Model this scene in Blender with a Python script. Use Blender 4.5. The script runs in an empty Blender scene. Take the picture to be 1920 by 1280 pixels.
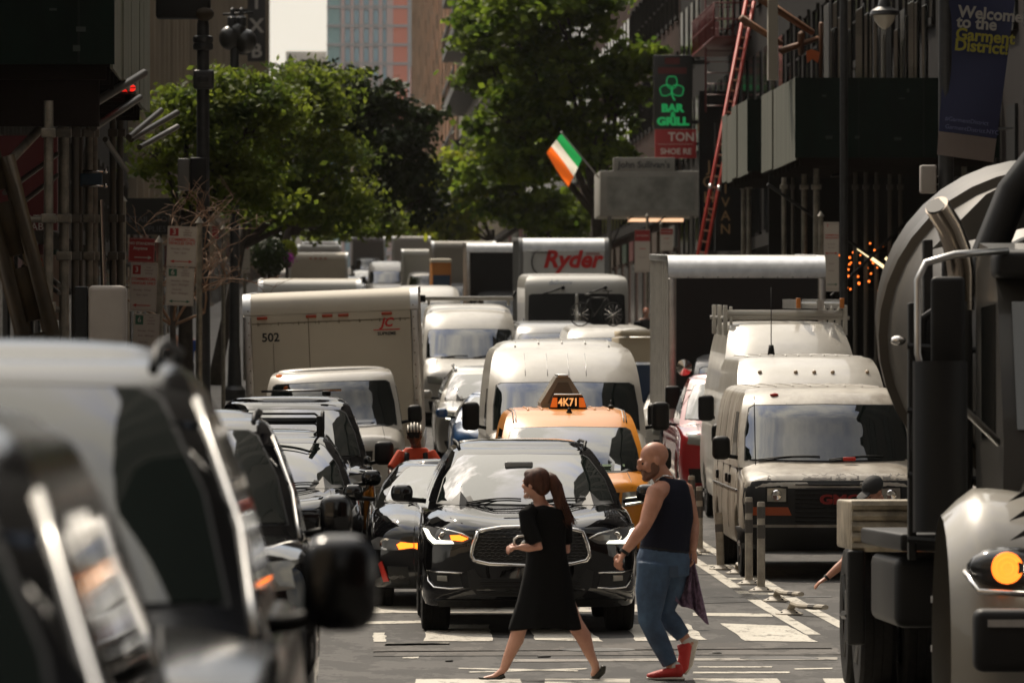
import bpy, bmesh, math, random
import numpy as np
from mathutils import Vector, Matrix
from mathutils.bvhtree import BVHTree
from mathutils.geometry import delaunay_2d_cdt

random.seed(7)
SC = bpy.context.scene
COL = SC.collection
R = math.radians

# ------------------------------------------------------------------ camera
EYE = 2.45            # height of the lens above the low point of the street
FPX = 12000.0         # focal length in pixels of the 1920 wide photograph
VX, VY = 630.0, 670.0 # where the street axis and the horizon fall in it
cam = bpy.data.cameras.new('camera')
cam.lens = 225.0
cam.sensor_width = 36.0
cam.clip_start = 1.0
cam.clip_end = 8000.0
cam.dof.use_dof = True
cam.dof.focus_distance = 60.0
cam.dof.aperture_fstop = 7.0
cam_o = bpy.data.objects.new('camera', cam)
COL.objects.link(cam_o)
cam_o.location = (0, 0, EYE)
cam_o.rotation_euler = (R(90) + math.atan((VY - 640) / FPX), 0, -math.atan((960 - VX) / FPX))
SC.camera = cam_o

# ------------------------------------------------------------------ daylight
SUN_EL, SUN_AZ = 50.0, -24.0      # azimuth from the street axis (+Y), negative = left
w = bpy.data.worlds.new('World')
SC.world = w
w.use_nodes = True
nt = w.node_tree
nt.nodes.clear()
out = nt.nodes.new('ShaderNodeOutputWorld')
bg = nt.nodes.new('ShaderNodeBackground')
sky = nt.nodes.new('ShaderNodeTexSky')
sky.sky_type = 'NISHITA'
sky.sun_disc = False
sky.sun_elevation = R(SUN_EL)
sky.sun_rotation = R(SUN_AZ)
sky.air_density = 1.0
sky.dust_density = 3.0
sky.ozone_density = 1.5
tc = nt.nodes.new('ShaderNodeTexCoord')
mp = nt.nodes.new('ShaderNodeMapping')
mp.inputs['Scale'].default_value = (1.0, 1.0, 1.6)
nz = nt.nodes.new('ShaderNodeTexNoise')
nz.inputs['Scale'].default_value = 2.6
nz.inputs['Detail'].default_value = 7
nz.inputs['Roughness'].default_value = 0.58
rp = nt.nodes.new('ShaderNodeValToRGB')
rp.color_ramp.elements[0].position = 0.34
rp.color_ramp.elements[1].position = 0.56
mx = nt.nodes.new('ShaderNodeMix'); mx.data_type = 'RGBA'
mx.inputs['B'].default_value = (7.4, 6.9, 6.0, 1)
nt.links.new(tc.outputs['Generated'], mp.inputs['Vector'])
nt.links.new(mp.outputs['Vector'], nz.inputs['Vector'])
nt.links.new(nz.outputs['Fac'], rp.inputs['Fac'])
nt.links.new(rp.outputs['Color'], mx.inputs['Factor'])
nt.links.new(sky.outputs['Color'], mx.inputs['A'])
# clouds are far brighter around the sun than at the horizon
dt = nt.nodes.new('ShaderNodeVectorMath'); dt.operation = 'DOT_PRODUCT'
_s = (math.sin(R(SUN_AZ)) * math.cos(R(SUN_EL + 8)), math.cos(R(SUN_AZ)) * math.cos(R(SUN_EL + 8)), math.sin(R(SUN_EL + 8)))
dt.inputs[1].default_value = _s
nt.links.new(tc.outputs['Generated'], dt.inputs[0])
mr = nt.nodes.new('ShaderNodeMapRange'); mr.interpolation_type = 'SMOOTHSTEP'
mr.inputs['From Min'].default_value = 0.55; mr.inputs['From Max'].default_value = 1.0
mr.inputs['To Min'].default_value = 1.0; mr.inputs['To Max'].default_value = 5.4
nt.links.new(dt.outputs['Value'], mr.inputs['Value'])
vs = nt.nodes.new('ShaderNodeVectorMath'); vs.operation = 'SCALE'
nt.links.new(mx.outputs['Result'], vs.inputs[0]); nt.links.new(mr.outputs['Result'], vs.inputs['Scale'])
sx = nt.nodes.new('ShaderNodeSeparateXYZ'); nt.links.new(tc.outputs['Generated'], sx.inputs[0])
hr_ = nt.nodes.new('ShaderNodeMapRange'); hr_.interpolation_type = 'SMOOTHSTEP'      # bright milky band low over the horizon
hr_.inputs['From Min'].default_value = 0.02; hr_.inputs['From Max'].default_value = 0.30; hr_.inputs['To Min'].default_value = 1.9; hr_.inputs['To Max'].default_value = 1.0
nt.links.new(sx.outputs['Z'], hr_.inputs['Value'])
v2 = nt.nodes.new('ShaderNodeVectorMath'); v2.operation = 'SCALE'
nt.links.new(vs.outputs['Vector'], v2.inputs[0]); nt.links.new(hr_.outputs['Result'], v2.inputs['Scale'])
nt.links.new(v2.outputs['Vector'], bg.inputs['Color'])
bg.inputs['Strength'].default_value = 0.085
nt.links.new(bg.outputs['Background'], out.inputs['Surface'])

sun = bpy.data.lights.new('sun', 'SUN')
sun.energy = 5.0
sun.angle = R(0.6)
sun.color = (1.0, 0.88, 0.72)
sun_o = bpy.data.objects.new('sun', sun)
COL.objects.link(sun_o)
_d = Vector((math.sin(R(SUN_AZ)) * math.cos(R(SUN_EL)), math.cos(R(SUN_AZ)) * math.cos(R(SUN_EL)), math.sin(R(SUN_EL))))
sun_o.rotation_euler = (-_d).to_track_quat('-Z', 'Y').to_euler()
sun_o.location = (-40, 60, 80)

SC.view_settings.view_transform = 'Standard'
SC.view_settings.look = 'None'
SC.view_settings.exposure = -0.35
SC.view_settings.gamma = 1.0
SC.render.engine = 'CYCLES'
SC.cycles.max_bounces = 6
SC.cycles.use_denoising = True

# ------------------------------------------------------------------ the lie of the street
_GY = [-200, 0, 15, 36, 52, 64, 90, 105, 140, 180, 250, 400, 700, 3000]
_GZ = [0.75, 0.72, 0.55, 0.25, 0.0, 0.0, 0.15, 0.42, 1.1, 1.9, 3.3, 6.3, 12.3, 40]
def gz(y): return float(np.interp(y, _GY, _GZ))
def slope(y0, y1): return math.atan2(gz(y1) - gz(y0), y1 - y0)
def PX(px, d): return (px - VX) / FPX * d
def PZ(py, d): return EYE - (py - VY) / FPX * d

# ------------------------------------------------------------------ materials
MATS = {}
def mat(name, col=(.5, .5, .5), rough=.5, metal=0.0, coat=0.0, ior=1.5, emit=None, es=1.0,
        var=0.0, vscale=3.0, bump=0.0, bscale=40.0, spec=0.5, col2=None, stretch=None, sub=0.0, streak=0.0):
    if name in MATS: return MATS[name]
    m = bpy.data.materials.new(name); m.use_nodes = True
    n = m.node_tree; b = n.nodes['Principled BSDF']
    b.inputs['Base Color'].default_value = (*col, 1)
    b.inputs['Roughness'].default_value = rough
    b.inputs['Metallic'].default_value = metal
    b.inputs['IOR'].default_value = ior
    b.inputs['Specular IOR Level'].default_value = spec
    if coat:
        b.inputs['Coat Weight'].default_value = coat
        b.inputs['Coat Roughness'].default_value = 0.04
    if emit:
        b.inputs['Emission Color'].default_value = (*emit, 1)
        b.inputs['Emission Strength'].default_value = es
    if var or col2:
        t = n.nodes.new('ShaderNodeTexCoord'); mpn = n.nodes.new('ShaderNodeMapping')
        if stretch: mpn.inputs['Scale'].default_value = stretch
        z = n.nodes.new('ShaderNodeTexNoise'); z.inputs['Scale'].default_value = vscale
        z.inputs['Detail'].default_value = 6; z.inputs['Roughness'].default_value = 0.62
        r = n.nodes.new('ShaderNodeValToRGB')
        c2 = col2 if col2 else tuple(c * (1 - var) for c in col)
        c1 = col if col2 else tuple(min(1, c * (1 + var)) for c in col)
        r.color_ramp.elements[0].position = 0.36; r.color_ramp.elements[0].color = (*c2, 1)
        r.color_ramp.elements[1].position = 0.64; r.color_ramp.elements[1].color = (*c1, 1)
        n.links.new(t.outputs['Object'], mpn.inputs['Vector']); n.links.new(mpn.outputs['Vector'], z.inputs['Vector'])
        n.links.new(z.outputs['Fac'], r.inputs['Fac']); n.links.new(r.outputs['Color'], b.inputs['Base Color'])
    if bump:
        t = n.nodes.new('ShaderNodeTexCoord')
        z = n.nodes.new('ShaderNodeTexNoise'); z.inputs['Scale'].default_value = bscale; z.inputs['Detail'].default_value = 4
        bp = n.nodes.new('ShaderNodeBump'); bp.inputs['Strength'].default_value = bump; bp.inputs['Distance'].default_value = 0.02
        n.links.new(t.outputs['Object'], z.inputs['Vector']); n.links.new(z.outputs['Fac'], bp.inputs['Height'])
        n.links.new(bp.outputs['Normal'], b.inputs['Normal'])
    MATS[name] = m
    return m

GLASS = mat('dark_glass', (.008, .011, .010), rough=.02, ior=2.3, spec=.5)
GLASS_NEAR = mat('dark_glass_near', (.008, .011, .010), rough=.02, ior=1.5, spec=.5)
GLASS_SIDE = mat('tinted_side_glass', (.006, .007, .007), rough=.03, ior=1.6)
BLACKP = mat('black_paint', (.003, .003, .0035), rough=.04, ior=1.6)
TRIM = mat('black_plastic', (.006, .006, .006), rough=.55, spec=.28)
BLACKN = mat('black_paint_near', (.003, .003, .003), rough=.16, ior=1.45)
RUBBER = mat('rubber', (.008, .0075, .007), rough=.9, spec=.2, var=.3, vscale=20)
CHROME = mat('chrome', (.75, .73, .70), rough=.12, metal=1.0)
ALU = mat('aluminium', (.55, .54, .52), rough=.32, metal=1.0, var=.12, vscale=5)
RIMM = mat('rim_alloy', (.12, .12, .12), rough=.35, metal=.9)
WHITE = mat('white_paint', (.50, .475, .425), rough=.35, coat=.4, col2=(.37, .345, .30), vscale=1.4, stretch=(1, 1, .45))
DIRTYW = mat('dirty_white_paint', (.43, .395, .335), rough=.45, coat=.25, col2=(.21, .18, .14), vscale=2.6, stretch=(1, 1, .5))
AMBER = mat('amber_lens', (.75, .16, .01), rough=.25)
AMBER_ON = mat('amber_lamp_lit', (.8, .3, .02), rough=.3, emit=(1.0, .17, .012), es=4.5)
LED = mat('led_lit', (.9, .9, .8), rough=.3, emit=(1.0, .97, .80), es=4.5)
LAMPG = mat('lamp_glass', (.10, .10, .10), rough=.05, ior=1.6)
LAMPC = mat('lamp_clear', (.35, .34, .30), rough=.12, metal=.5)
REDL = mat('red_lens', (.45, .02, .01), rough=.3)
STEEL = mat('galvanised_pipe', (.20, .18, .145), rough=.5, metal=.45, var=.25, vscale=9)
DKSTEEL = mat('dark_steel', (.012, .012, .012), rough=.55, metal=.2, spec=.3)
POLEM = mat('dark_pole_paint', (.022, .022, .022), rough=.45, var=.3, vscale=8)

# ------------------------------------------------------------------ mesh helpers
def link(name, me, m=None, parent=None, smooth=None):
    o = bpy.data.objects.new(name, me); COL.objects.link(o)
    if m is not None and not me.materials: me.materials.append(m)
    if parent is not None: o.parent = parent
    if smooth is not None:
        me.polygons.foreach_set('use_smooth', [True] * len(me.polygons))
        if smooth > 0: me.set_sharp_from_angle(angle=R(smooth))
    return o

def tag(o, label, cat, group=None, kind=None):
    if label: o['label'] = label
    if cat: o['category'] = cat
    if group: o['group'] = group
    if kind: o['kind'] = kind
    return o

def thing(name, label, cat, loc=(0, 0, 0), rot=(0, 0, 0), group=None):
    o = bpy.data.objects.new(name, None); COL.objects.link(o)
    o.empty_display_size = .2
    o.location = loc; o.rotation_euler = rot
    return tag(o, label, cat, group)

class MB:
    def __init__(s): s.v = []; s.f = []
    def add(s, v, f):
        k = len(s.v); s.v += [tuple(p) for p in v]; s.f += [tuple(i + k for i in q) for q in f]; return s
    def box(s, x0, x1, y0, y1, z0, z1, c=0.0, M=None):
        if c <= 0:
            v = [(x, y, z) for x in (x0, x1) for y in (y0, y1) for z in (z0, z1)]
            f = [(0, 1, 3, 2), (4, 6, 7, 5), (0, 4, 5, 1), (2, 3, 7, 6), (0, 2, 6, 4), (1, 5, 7, 3)]
        else:
            bm = bmesh.new(); bmesh.ops.create_cube(bm, size=1)
            bmesh.ops.scale(bm, vec=(x1 - x0, y1 - y0, z1 - z0), verts=bm.verts)
            c = min(c, .49 * min(abs(x1 - x0), abs(y1 - y0), abs(z1 - z0)))
            bmesh.ops.bevel(bm, geom=bm.edges[:], offset=c, segments=3, affect='EDGES', profile=.5)
            bmesh.ops.translate(bm, vec=((x0 + x1) / 2, (y0 + y1) / 2, (z0 + z1) / 2), verts=bm.verts)
            bm.verts.index_update()
            v = [tuple(p.co) for p in bm.verts]; f = [tuple(q.index for q in p.verts) for p in bm.faces]; bm.free()
        if M is not None: v = [tuple(M @ Vector(p)) for p in v]
        return s.add(v, f)
    def tube(s, pts, r, n=8, cap=True, flat=1.0):
        pts = [Vector(p) for p in pts]
        rs = r if isinstance(r, (list, tuple)) else [r] * len(pts)
        up = None; rings = []
        for i, p in enumerate(pts):
            t = (pts[min(i + 1, len(pts) - 1)] - pts[max(i - 1, 0)])
            t = t.normalized() if t.length > 1e-9 else Vector((0, 0, 1))
            if up is None: up = Vector((0, 0, 1)) if abs(t.z) < .9 else Vector((0, 1, 0))
            a = t.cross(up)
            if a.length < 1e-6: a = t.cross(Vector((1, 0, 0)))
            a.normalize(); b = a.cross(t).normalized(); up = b
            rr = rs[i]; ra, rb = (rr if isinstance(rr, (list, tuple)) else (rr, rr * flat))
            rings.append([p + a * ra * math.cos(2 * math.pi * k / n) + b * rb * math.sin(2 * math.pi * k / n) for k in range(n)])
        v = [q for g in rings for q in g]; f = []
        for i in range(len(pts) - 1):
            for k in range(n):
                f.append((i * n + k, i * n + (k + 1) % n, (i + 1) * n + (k + 1) % n, (i + 1) * n + k))
        if cap: f += [tuple(range(n - 1, -1, -1)), tuple((len(pts) - 1) * n + k for k in range(n))]
        return s.add(v, f)
    def lathe(s, prof, n=24, M=None, axis='Z'):
        v = []; f = []; m = len(prof)
        for k in range(n):
            a = 2 * math.pi * k / n
            for r, h in prof:
                if axis == 'Z': v.append((r * math.cos(a), r * math.sin(a), h))
                else: v.append((h, r * math.cos(a), r * math.sin(a)))
        for k in range(n):
            k2 = (k + 1) % n
            for i in range(m - 1): f.append((k * m + i, k2 * m + i, k2 * m + i + 1, k * m + i + 1))
        if M is not None: v = [tuple(M @ Vector(p)) for p in v]
        return s.add(v, f)
    def ball(s, c, r, n=10, m=7):
        rx, ry, rz = r if isinstance(r, (list, tuple)) else (r, r, r)
        v = []; f = []
        for i in range(m + 1):
            t = math.pi * i / m
            for k in range(n):
                a = 2 * math.pi * k / n
                v.append((c[0] + rx * math.sin(t) * math.cos(a), c[1] + ry * math.sin(t) * math.sin(a), c[2] + rz * math.cos(t)))
        for i in range(m):
            for k in range(n):
                q = [i * n + k, (i + 1) * n + k, (i + 1) * n + (k + 1) % n, i * n + (k + 1) % n]
                f.append(tuple(q))
        return s.add(v, f)
    def prism(s, poly, y0, y1, axis='Y'):
        n = len(poly)
        if axis == 'Y': v = [(x, y0, z) for x, z in poly] + [(x, y1, z) for x, z in poly]
        elif axis == 'X': v = [(y0, x, z) for x, z in poly] + [(y1, x, z) for x, z in poly]
        else: v = [(x, z, y0) for x, z in poly] + [(x, z, y1) for x, z in poly]
        f = [tuple(range(n)), tuple(range(2 * n - 1, n - 1, -1))] + [(i, i + n, (i + 1) % n + n, (i + 1) % n) for i in range(n)]
        return s.add(v, f)
    def build(s, name, m, parent=None, smooth=None, norm=True):
        me = bpy.data.meshes.new(name)
        me.from_pydata(s.v, [], s.f); me.validate(clean_customdata=False)
        if norm:
            bm = bmesh.new(); bm.from_mesh(me)
            bmesh.ops.remove_doubles(bm, verts=bm.verts, dist=1e-5)
            bmesh.ops.recalc_face_normals(bm, faces=bm.faces); bm.to_mesh(me); bm.free()
        me.update()
        return link(name, me, m, parent, smooth)

def text(body, name, size, loc, rot, m, parent, depth=.004, align='CENTER', shear=0.0, xs=1.0, bold=0.0):
    cu = bpy.data.curves.new(name, 'FONT'); cu.body = body; cu.size = size
    cu.extrude = depth; cu.align_x = align; cu.align_y = 'CENTER'; cu.shear = shear; cu.offset = bold
    cu.resolution_u = 3
    cu.materials.append(m)
    tmp = bpy.data.objects.new('tmp', cu); COL.objects.link(tmp)
    bpy.context.view_layer.update()
    me = bpy.data.meshes.new_from_object(tmp, preserve_all_data_layers=False, depsgraph=bpy.context.evaluated_depsgraph_get())
    me.name = name; bpy.data.objects.remove(tmp); bpy.data.curves.remove(cu)
    o = bpy.data.objects.new(name, me); COL.objects.link(o); o.parent = parent
    if not me.materials: me.materials.append(m)
    o.location = loc; o.rotation_euler = rot; o.scale = (xs, 1, 1)
    return o
FRONT = (R(90), 0, 0)      # text that faces the camera (-Y)

def copy_tree(o, parent=None, **kw):
    c = o.copy(); COL.objects.link(c); c.parent = parent
    for k, v in kw.items(): c[k] = v
    for ch in list(o.children): copy_tree(ch, c)
    return c
# ------------------------------------------------------------------ vehicles
def pchip(xs, ys, x):
    xs = np.array(xs, float); ys = np.array(ys, float); h = np.diff(xs); d = np.diff(ys) / h
    m = np.zeros(len(xs))
    for i in range(1, len(xs) - 1):
        if d[i - 1] * d[i] > 0:
            w1 = 2 * h[i] + h[i - 1]; w2 = h[i] + 2 * h[i - 1]
            m[i] = (w1 + w2) / (w1 / d[i - 1] + w2 / d[i])
    m[0] = d[0]; m[-1] = d[-1]
    x = np.asarray(x, float); i = np.clip(np.searchsorted(xs, x) - 1, 0, len(xs) - 2)
    t = (x - xs[i]) / h[i]; t = np.clip(t, 0, 1)
    return (ys[i] * (2 * t**3 - 3 * t**2 + 1) + h[i] * m[i] * (t**3 - 2 * t**2 + t) + ys[i + 1] * (-2 * t**3 + 3 * t**2) + h[i] * m[i + 1] * (t**3 - t**2))

def cr(pts, sub=2):
    P = [Vector(p) for p in pts]; o = []
    for i in range(len(P) - 1):
        a = P[max(i - 1, 0)]; b = P[i]; c = P[i + 1]; d = P[min(i + 2, len(P) - 1)]
        for k in range(sub):
            t = k / sub
            o.append(.5 * ((2 * b) + (c - a) * t + (2 * a - 5 * b + 4 * c - d) * t * t + (3 * b - a - 3 * c + d) * t**3))
    o.append(P[-1]); return o

class Shell:
    """painted surface of a vehicle: projected patches are laid on it."""
    def __init__(s, v, f): s.bvh = BVHTree.FromPolygons([Vector(p) for p in v], [list(q) for q in f])
    def hit(s, a, b, d, off):
        if d == 'F': o, r = Vector((a, -4, b)), Vector((0, 1, 0))
        elif d == 'L': o, r = Vector((-4, a, b)), Vector((1, 0, 0))
        elif d == 'R': o, r = Vector((4, a, b)), Vector((-1, 0, 0))
        elif d == 'T': o, r = Vector((a, b, 6)), Vector((0, 0, -1))
        else: o, r = Vector((a, 20, b)), Vector((0, -1, 0))
        loc, n, i, dist = s.bvh.ray_cast(o, r)
        if loc is None:
            loc, n, i, dist = s.bvh.find_nearest(o + r * (4.5 if d == 'F' else 3.0))
        if n.dot(r) > 0: n = -n
        return loc + n * off
    def patch(s, poly, d, off, name, m, parent, thick=None, res=.06, smooth=30):
        thick = off + .01 if thick is None else thick
        bd = []
        for i in range(len(poly)):
            a = Vector(poly[i]); b = Vector(poly[(i + 1) % len(poly)]); k = max(1, int((b - a).length / res))
            bd += [a + (b - a) * j / k for j in range(k)]
        n = len(bd); xs = [p.x for p in bd]; ys = [p.y for p in bd]
        def inside(x, y):
            c = False; j = n - 1
            for i in range(n):
                if (bd[i].y > y) != (bd[j].y > y) and x < (bd[j].x - bd[i].x) * (y - bd[i].y) / (bd[j].y - bd[i].y) + bd[i].x: c = not c
                j = i
            return c
        pts = list(bd); x = min(xs) + res * .5
        while x < max(xs):
            y = min(ys) + res * .5
            while y < max(ys):
                if inside(x, y) and min((Vector((x, y)) - q).length for q in bd) > res * .45: pts.append(Vector((x, y)))
                y += res
            x += res
        V, E, F, _, _, _ = delaunay_2d_cdt(pts, [], [list(range(n))], 1, 1e-5)
        v = [tuple(s.hit(p.x, p.y, d, off)) for p in V]; v2 = [tuple(s.hit(p.x, p.y, d, off - thick)) for p in V]
        k = len(V); f = [tuple(q) for q in F]
        cnt = {}
        for q in F:
            for a, b in zip(q, q[1:] + q[:1]): cnt[(a, b)] = 1
        side = [(b, a, a + k, b + k) for a, b in cnt if (b, a) not in cnt]
        mb = MB(); mb.v = v + v2; mb.f = f + side
        me = bpy.data.meshes.new(name); me.from_pydata(mb.v, [], mb.f); me.validate()
        bm = bmesh.new(); bm.from_mesh(me)
        lone = [q for q in bm.verts if not q.link_faces]
        bmesh.ops.delete(bm, geom=lone, context='VERTS')
        bmesh.ops.recalc_face_normals(bm, faces=bm.faces); bm.to_mesh(me); bm.free(); me.update()
        # the sheet must look outwards
        return link(name, me, m, parent, smooth)
    def line(s, pts, d, r, name, m, parent, off=0.0, closed=False, res=.07, flat=1.0, n=6):
        P = [Vector(p) for p in pts]
        if closed: P.append(P[0])
        q = []
        for i in range(len(P) - 1):
            k = max(1, int((P[i + 1] - P[i]).length / res))
            q += [P[i] + (P[i + 1] - P[i]) * j / k for j in range(k)]
        q.append(P[-1])
        return MB().tube([s.hit(p.x, p.y, d, off) for p in q], r, n=n, flat=flat).build(name, m, parent, 0)

def mir(poly): return [(-x, z) for x, z in reversed(poly)]

def wheel(parent, x, y, r=.36, wd=.24, name='wheel'):
    # x is the outer face; the tyre runs inwards from it
    s = 1 if x > 0 else -1
    e = thing(name, None, None); e.parent = parent; e.location = (x - s * wd / 2, y, r)
    h = wd / 2
    t = MB().lathe([(r * .62, -h * .85), (r * .8, -h), (r * .95, -h * .93), (r, -h * .72), (r, -h * .3), (r * .985, -h * .27), (r * .985, -h * .22), (r, -h * .2), (r, h * .2), (r * .985, h * .22), (r * .985, h * .27), (r, h * .3), (r, h * .72), (r * .95, h * .93), (r * .8, h), (r * .62, h * .85)], 36, axis='X')
    t.build('tyre', RUBBER, e, 30)
    k = MB().lathe([(r * .63, -h * .8), (r * .6, h * .2 * s), (r * .2, h * .55 * s), (0.001, h * .6 * s)], 24, axis='X')
    for i in range(5):
        a = i * 2 * math.pi / 5
        k.tube([(s * h * .62, .04 * math.cos(a), .04 * math.sin(a)), (s * h * .78, r * .61 * math.cos(a), r * .61 * math.sin(a))], .035, 6)
    k.build('rim', RIMM, e, 30)
    return e

def vehicle(name, label, cat, X, Y, sp, paint, yaw=0, roll=0, group=None, z=None):
    """sp: st = stations (y, half width, underside, shoulder z, centre top z); cab = levels (z, y front, y rear, half width);
    nose looks towards -Y. Returns root, shell."""
    L = sp['st'][-1][0]
    root = thing(name, label, cat, (X, Y, gz(Y) if z is None else z), (slope(Y, Y + L), R(roll), R(yaw)), group)
    st = np.array(sp['st'], float)
    wy = sp.get('wy', (.95, L - 1.05)); wr = sp.get('wr', .36)
    ys = sorted(set([round(t, 3) for t in np.concatenate([np.linspace(0, .5, 9), np.linspace(.5, L - .4, int((L - .9) / .09)), np.linspace(L - .4, L, 7)])]))
    hw = pchip(st[:, 0], st[:, 1], ys); zb = pchip(st[:, 0], st[:, 2], ys); zs = pchip(st[:, 0], st[:, 3], ys); zt = pchip(st[:, 0], st[:, 4], ys)
    rg = sp.get('ridge', .0); bow = sp.get('bow', .16); hwm = st[:, 1].max()
    v = []; N = None
    for i, y in enumerate(ys):
        h, b, s_, t = hw[i], zb[i], zs[i], zt[i]; k = s_ - b
        ar = 0
        for c in wy:
            q = (wr + .07)**2 - (y - c)**2
            if q > 0: ar = max(ar, wr + math.sqrt(q))
        ro = math.exp(-max(0, y - .15) / .9) if y < 1.6 else 0
        ridge = rg * (1 if .1 < y < sp['cab'][0][1] + .3 else .3)
        P = [(0, b), (.6 * h, b), (.86 * h, max(b, ar)), (.965 * h, max(b + .03, ar)), (1.0 * h, max(b + .30 * k, ar + .004)), (1.0 * h, max(b + .62 * k, ar + .008)),
             (.985 * h, b + .86 * k), (.955 * h, s_), (.90 * h, s_ + .4 * (t - s_)), (.76 * h, s_ + .82 * (t - s_) + ridge), (.58 * h, t + ridge * .7), (.3 * h, t - ridge * .2), (0, t)]
        P = cr([(x, z, 0) for x, z in P], 2)
        half = [(p.x, p.y) for p in P]
        full = half + [(-x, z) for x, z in reversed(half[1:-1])]
        N = len(full)
        for x, z in full:
            yy = y + bow * abs(x / hwm)**2.4 * math.exp(-y / .7) - bow * .3 * abs(x / hwm)**3 * math.exp(-(L - y) / .4)
            if sp.get('lean'): yy += sp['lean'] * max(0, z - .45) * math.exp(-y / .35)
            v.append((x, yy, z))
    f = []
    for i in range(len(ys) - 1):
        for k in range(N): f.append((i * N + k, i * N + (k + 1) % N, (i + 1) * N + (k + 1) % N, (i + 1) * N + k))
    for base, nm in ((0, 0), ((len(ys) - 1) * N, 1)):
        ring = [v[base + k] for k in range(N)]; cz = sum(p[2] for p in ring) / N; y0 = ys[0] if nm == 0 else ys[-1]
        prev = base
        for sc in (.93, .8, .6, .4, .2, .05):
            k0 = len(v)
            for x, yy, z in ring:
                nx, nz_ = x * sc, cz + (z - cz) * sc
                a = (1 - sc)
                if nm == 0: ny = bow * abs(nx / hwm)**2.4 - .03 * min(1, a * 6) + (sp['lean'] * max(0, nz_ - .45) if sp.get('lean') else 0)
                else: ny = y0 - bow * .3 * abs(nx / hwm)**3 + .02 * min(1, a * 6)
                v.append((nx, ny, nz_))
            for k in range(N): f.append((prev + k, prev + (k + 1) % N, k0 + (k + 1) % N, k0 + k))
            prev = k0
        f.append(tuple(prev + k for k in range(N)))
    # cabin
    cv = []; cf = []; lv = sp['cab']; c0 = sp.get('curve', .38); M_ = 17
    zz = []
    for i in range(len(lv) - 1):
        for t in (0, .33, .66): zz.append(i + t)
    zz.append(len(lv) - 1)
    la = np.array(lv, float); idx = np.arange(len(lv))
    def lev(u): return [float(pchip(idx, la[:, j], [u])[0]) for j in range(4)]
    def outline(z, yf, yr, h, sc=1.0, cy=0):
        P = []
        for k in range(M_):
            t = -1 + 2 * k / (M_ - 1); t = math.copysign(abs(t)**.9, t)
            P.append((h * t, yf + c0 * (.55 * abs(t)**2 + .45 * abs(t)**7)))
        ys_ = np.linspace(yf + c0, yr - .12, 12)[1:]
        P += [(h * (1 - .0 * q), q) for q in ys_]
        for k in range(1, 8):
            t = 1 - 2 * k / 8; P.append((h * .97 * t, yr + .08 * (1 - t * t)))
        P += [(-h, q) for q in reversed(ys_)]
        return [(x * sc, cy + (y - cy) * sc, z) for x, y in P]
    NN = None
    for u in zz:
        z_, a, b_, h = lev(u); o = outline(z_, a, b_, h); NN = len(o); cv += o
    for i in range(len(zz) - 1):
        for k in range(NN): cf.append((i * NN + k, i * NN + (k + 1) % NN, (i + 1) * NN + (k + 1) % NN, (i + 1) * NN + k))
    zt_, a, b_, h = lv[-1]; prev = (len(zz) - 1) * NN; cr_ = sp.get('crown', .06)
    for sc, q in ((.96, .35), (.85, .66), (.65, .88), (.4, .97), (.15, 1.0)):
        k0 = len(cv); cv += outline(zt_ + cr_ * q, a, b_, h, sc, (a + b_) / 2)
        for k in range(NN): cf.append((prev + k, prev + (k + 1) % NN, k0 + (k + 1) % NN, k0 + k))
        prev = k0
    cf.append(tuple(prev + k for k in range(NN)))
    MB().add(v, f).build('body', paint, root, 35)
    MB().add(cv, cf).build('cabin', sp.get('roofmat', paint), root, 35)
    sh = Shell(v + cv, f + [tuple(i + len(v) for i in q) for q in cf])
    sh.sp = sp; sh.L = L; sh.root = root
    def fy(z):   # cabin front y at height z on the centre line
        zs_ = [lev(u)[0] for u in np.linspace(0, len(lv) - 1, 30)]; ys_ = [lev(u)[1] for u in np.linspace(0, len(lv) - 1, 30)]
        return float(np.interp(z, zs_, ys_))
    def hz(z):
        zs_ = [lev(u)[0] for u in np.linspace(0, len(lv) - 1, 30)]; ys_ = [lev(u)[3] for u in np.linspace(0, len(lv) - 1, 30)]
        return float(np.interp(z, zs_, ys_))
    sh.fy, sh.hz = fy, hz
    # glass
    g0, g1 = sp['ws']      # windshield z range
    b = sp.get('pillar', .07)
    gp = sp.get('wsglass', GLASS)
    ws = [(-hz(g0) + b * 1.1, g0), (0, g0 - .015), (hz(g0) - b * 1.1, g0), (hz((g0 + g1) / 2) - b, (g0 + g1) / 2), (hz(g1) - b * 1.15, g1 - .03), (hz(g1) - b * 1.9, g1), (0, g1 + .012), (-hz(g1) + b * 1.9, g1), (-hz(g1) + b * 1.15, g1 - .03), (-hz((g0 + g1) / 2) + b, (g0 + g1) / 2)]
    sh.ws = ws
    seal = [(x * 1.018, (g0 + g1) / 2 + (z - (g0 + g1) / 2) * 1.045) for x, z in ws]
    sh.patch(seal, 'F', .004, 'windshield_seal', TRIM, root, res=.09)
    wsh = sh.patch(ws, 'F', .010, 'windshield', gp, root, res=.07)
    MB_ = MB()
    for x0, x1 in sp.get('wipers', ((-.62, -.05), (.05, .62))):
        k = hz(g0)
        p = [sh.hit(x0 * k + (x1 - x0) * k * t, g0 + .03 * math.sin(t * 2.4) - .012 + .015 * t, 'F', .022) for t in np.linspace(0, 1, 8)]
        MB_.tube(p, .007, 5); MB_.tube([p[0] - Vector((0, .02, .015)), p[4]], .006, 5)
    MB_.build('wipers', TRIM, wsh, 0)
    for s_, dn in ((-1, 'L'), (1, 'R')):
        for (ya, yb, za, zb_, sl) in sp.get('side', ()):
            poly = [(ya, za), (yb, za), (yb, zb_), (ya + sl, zb_)]
            sh.patch(poly, dn, .006, 'side_window', GLASS_SIDE, root, res=.12)
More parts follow.
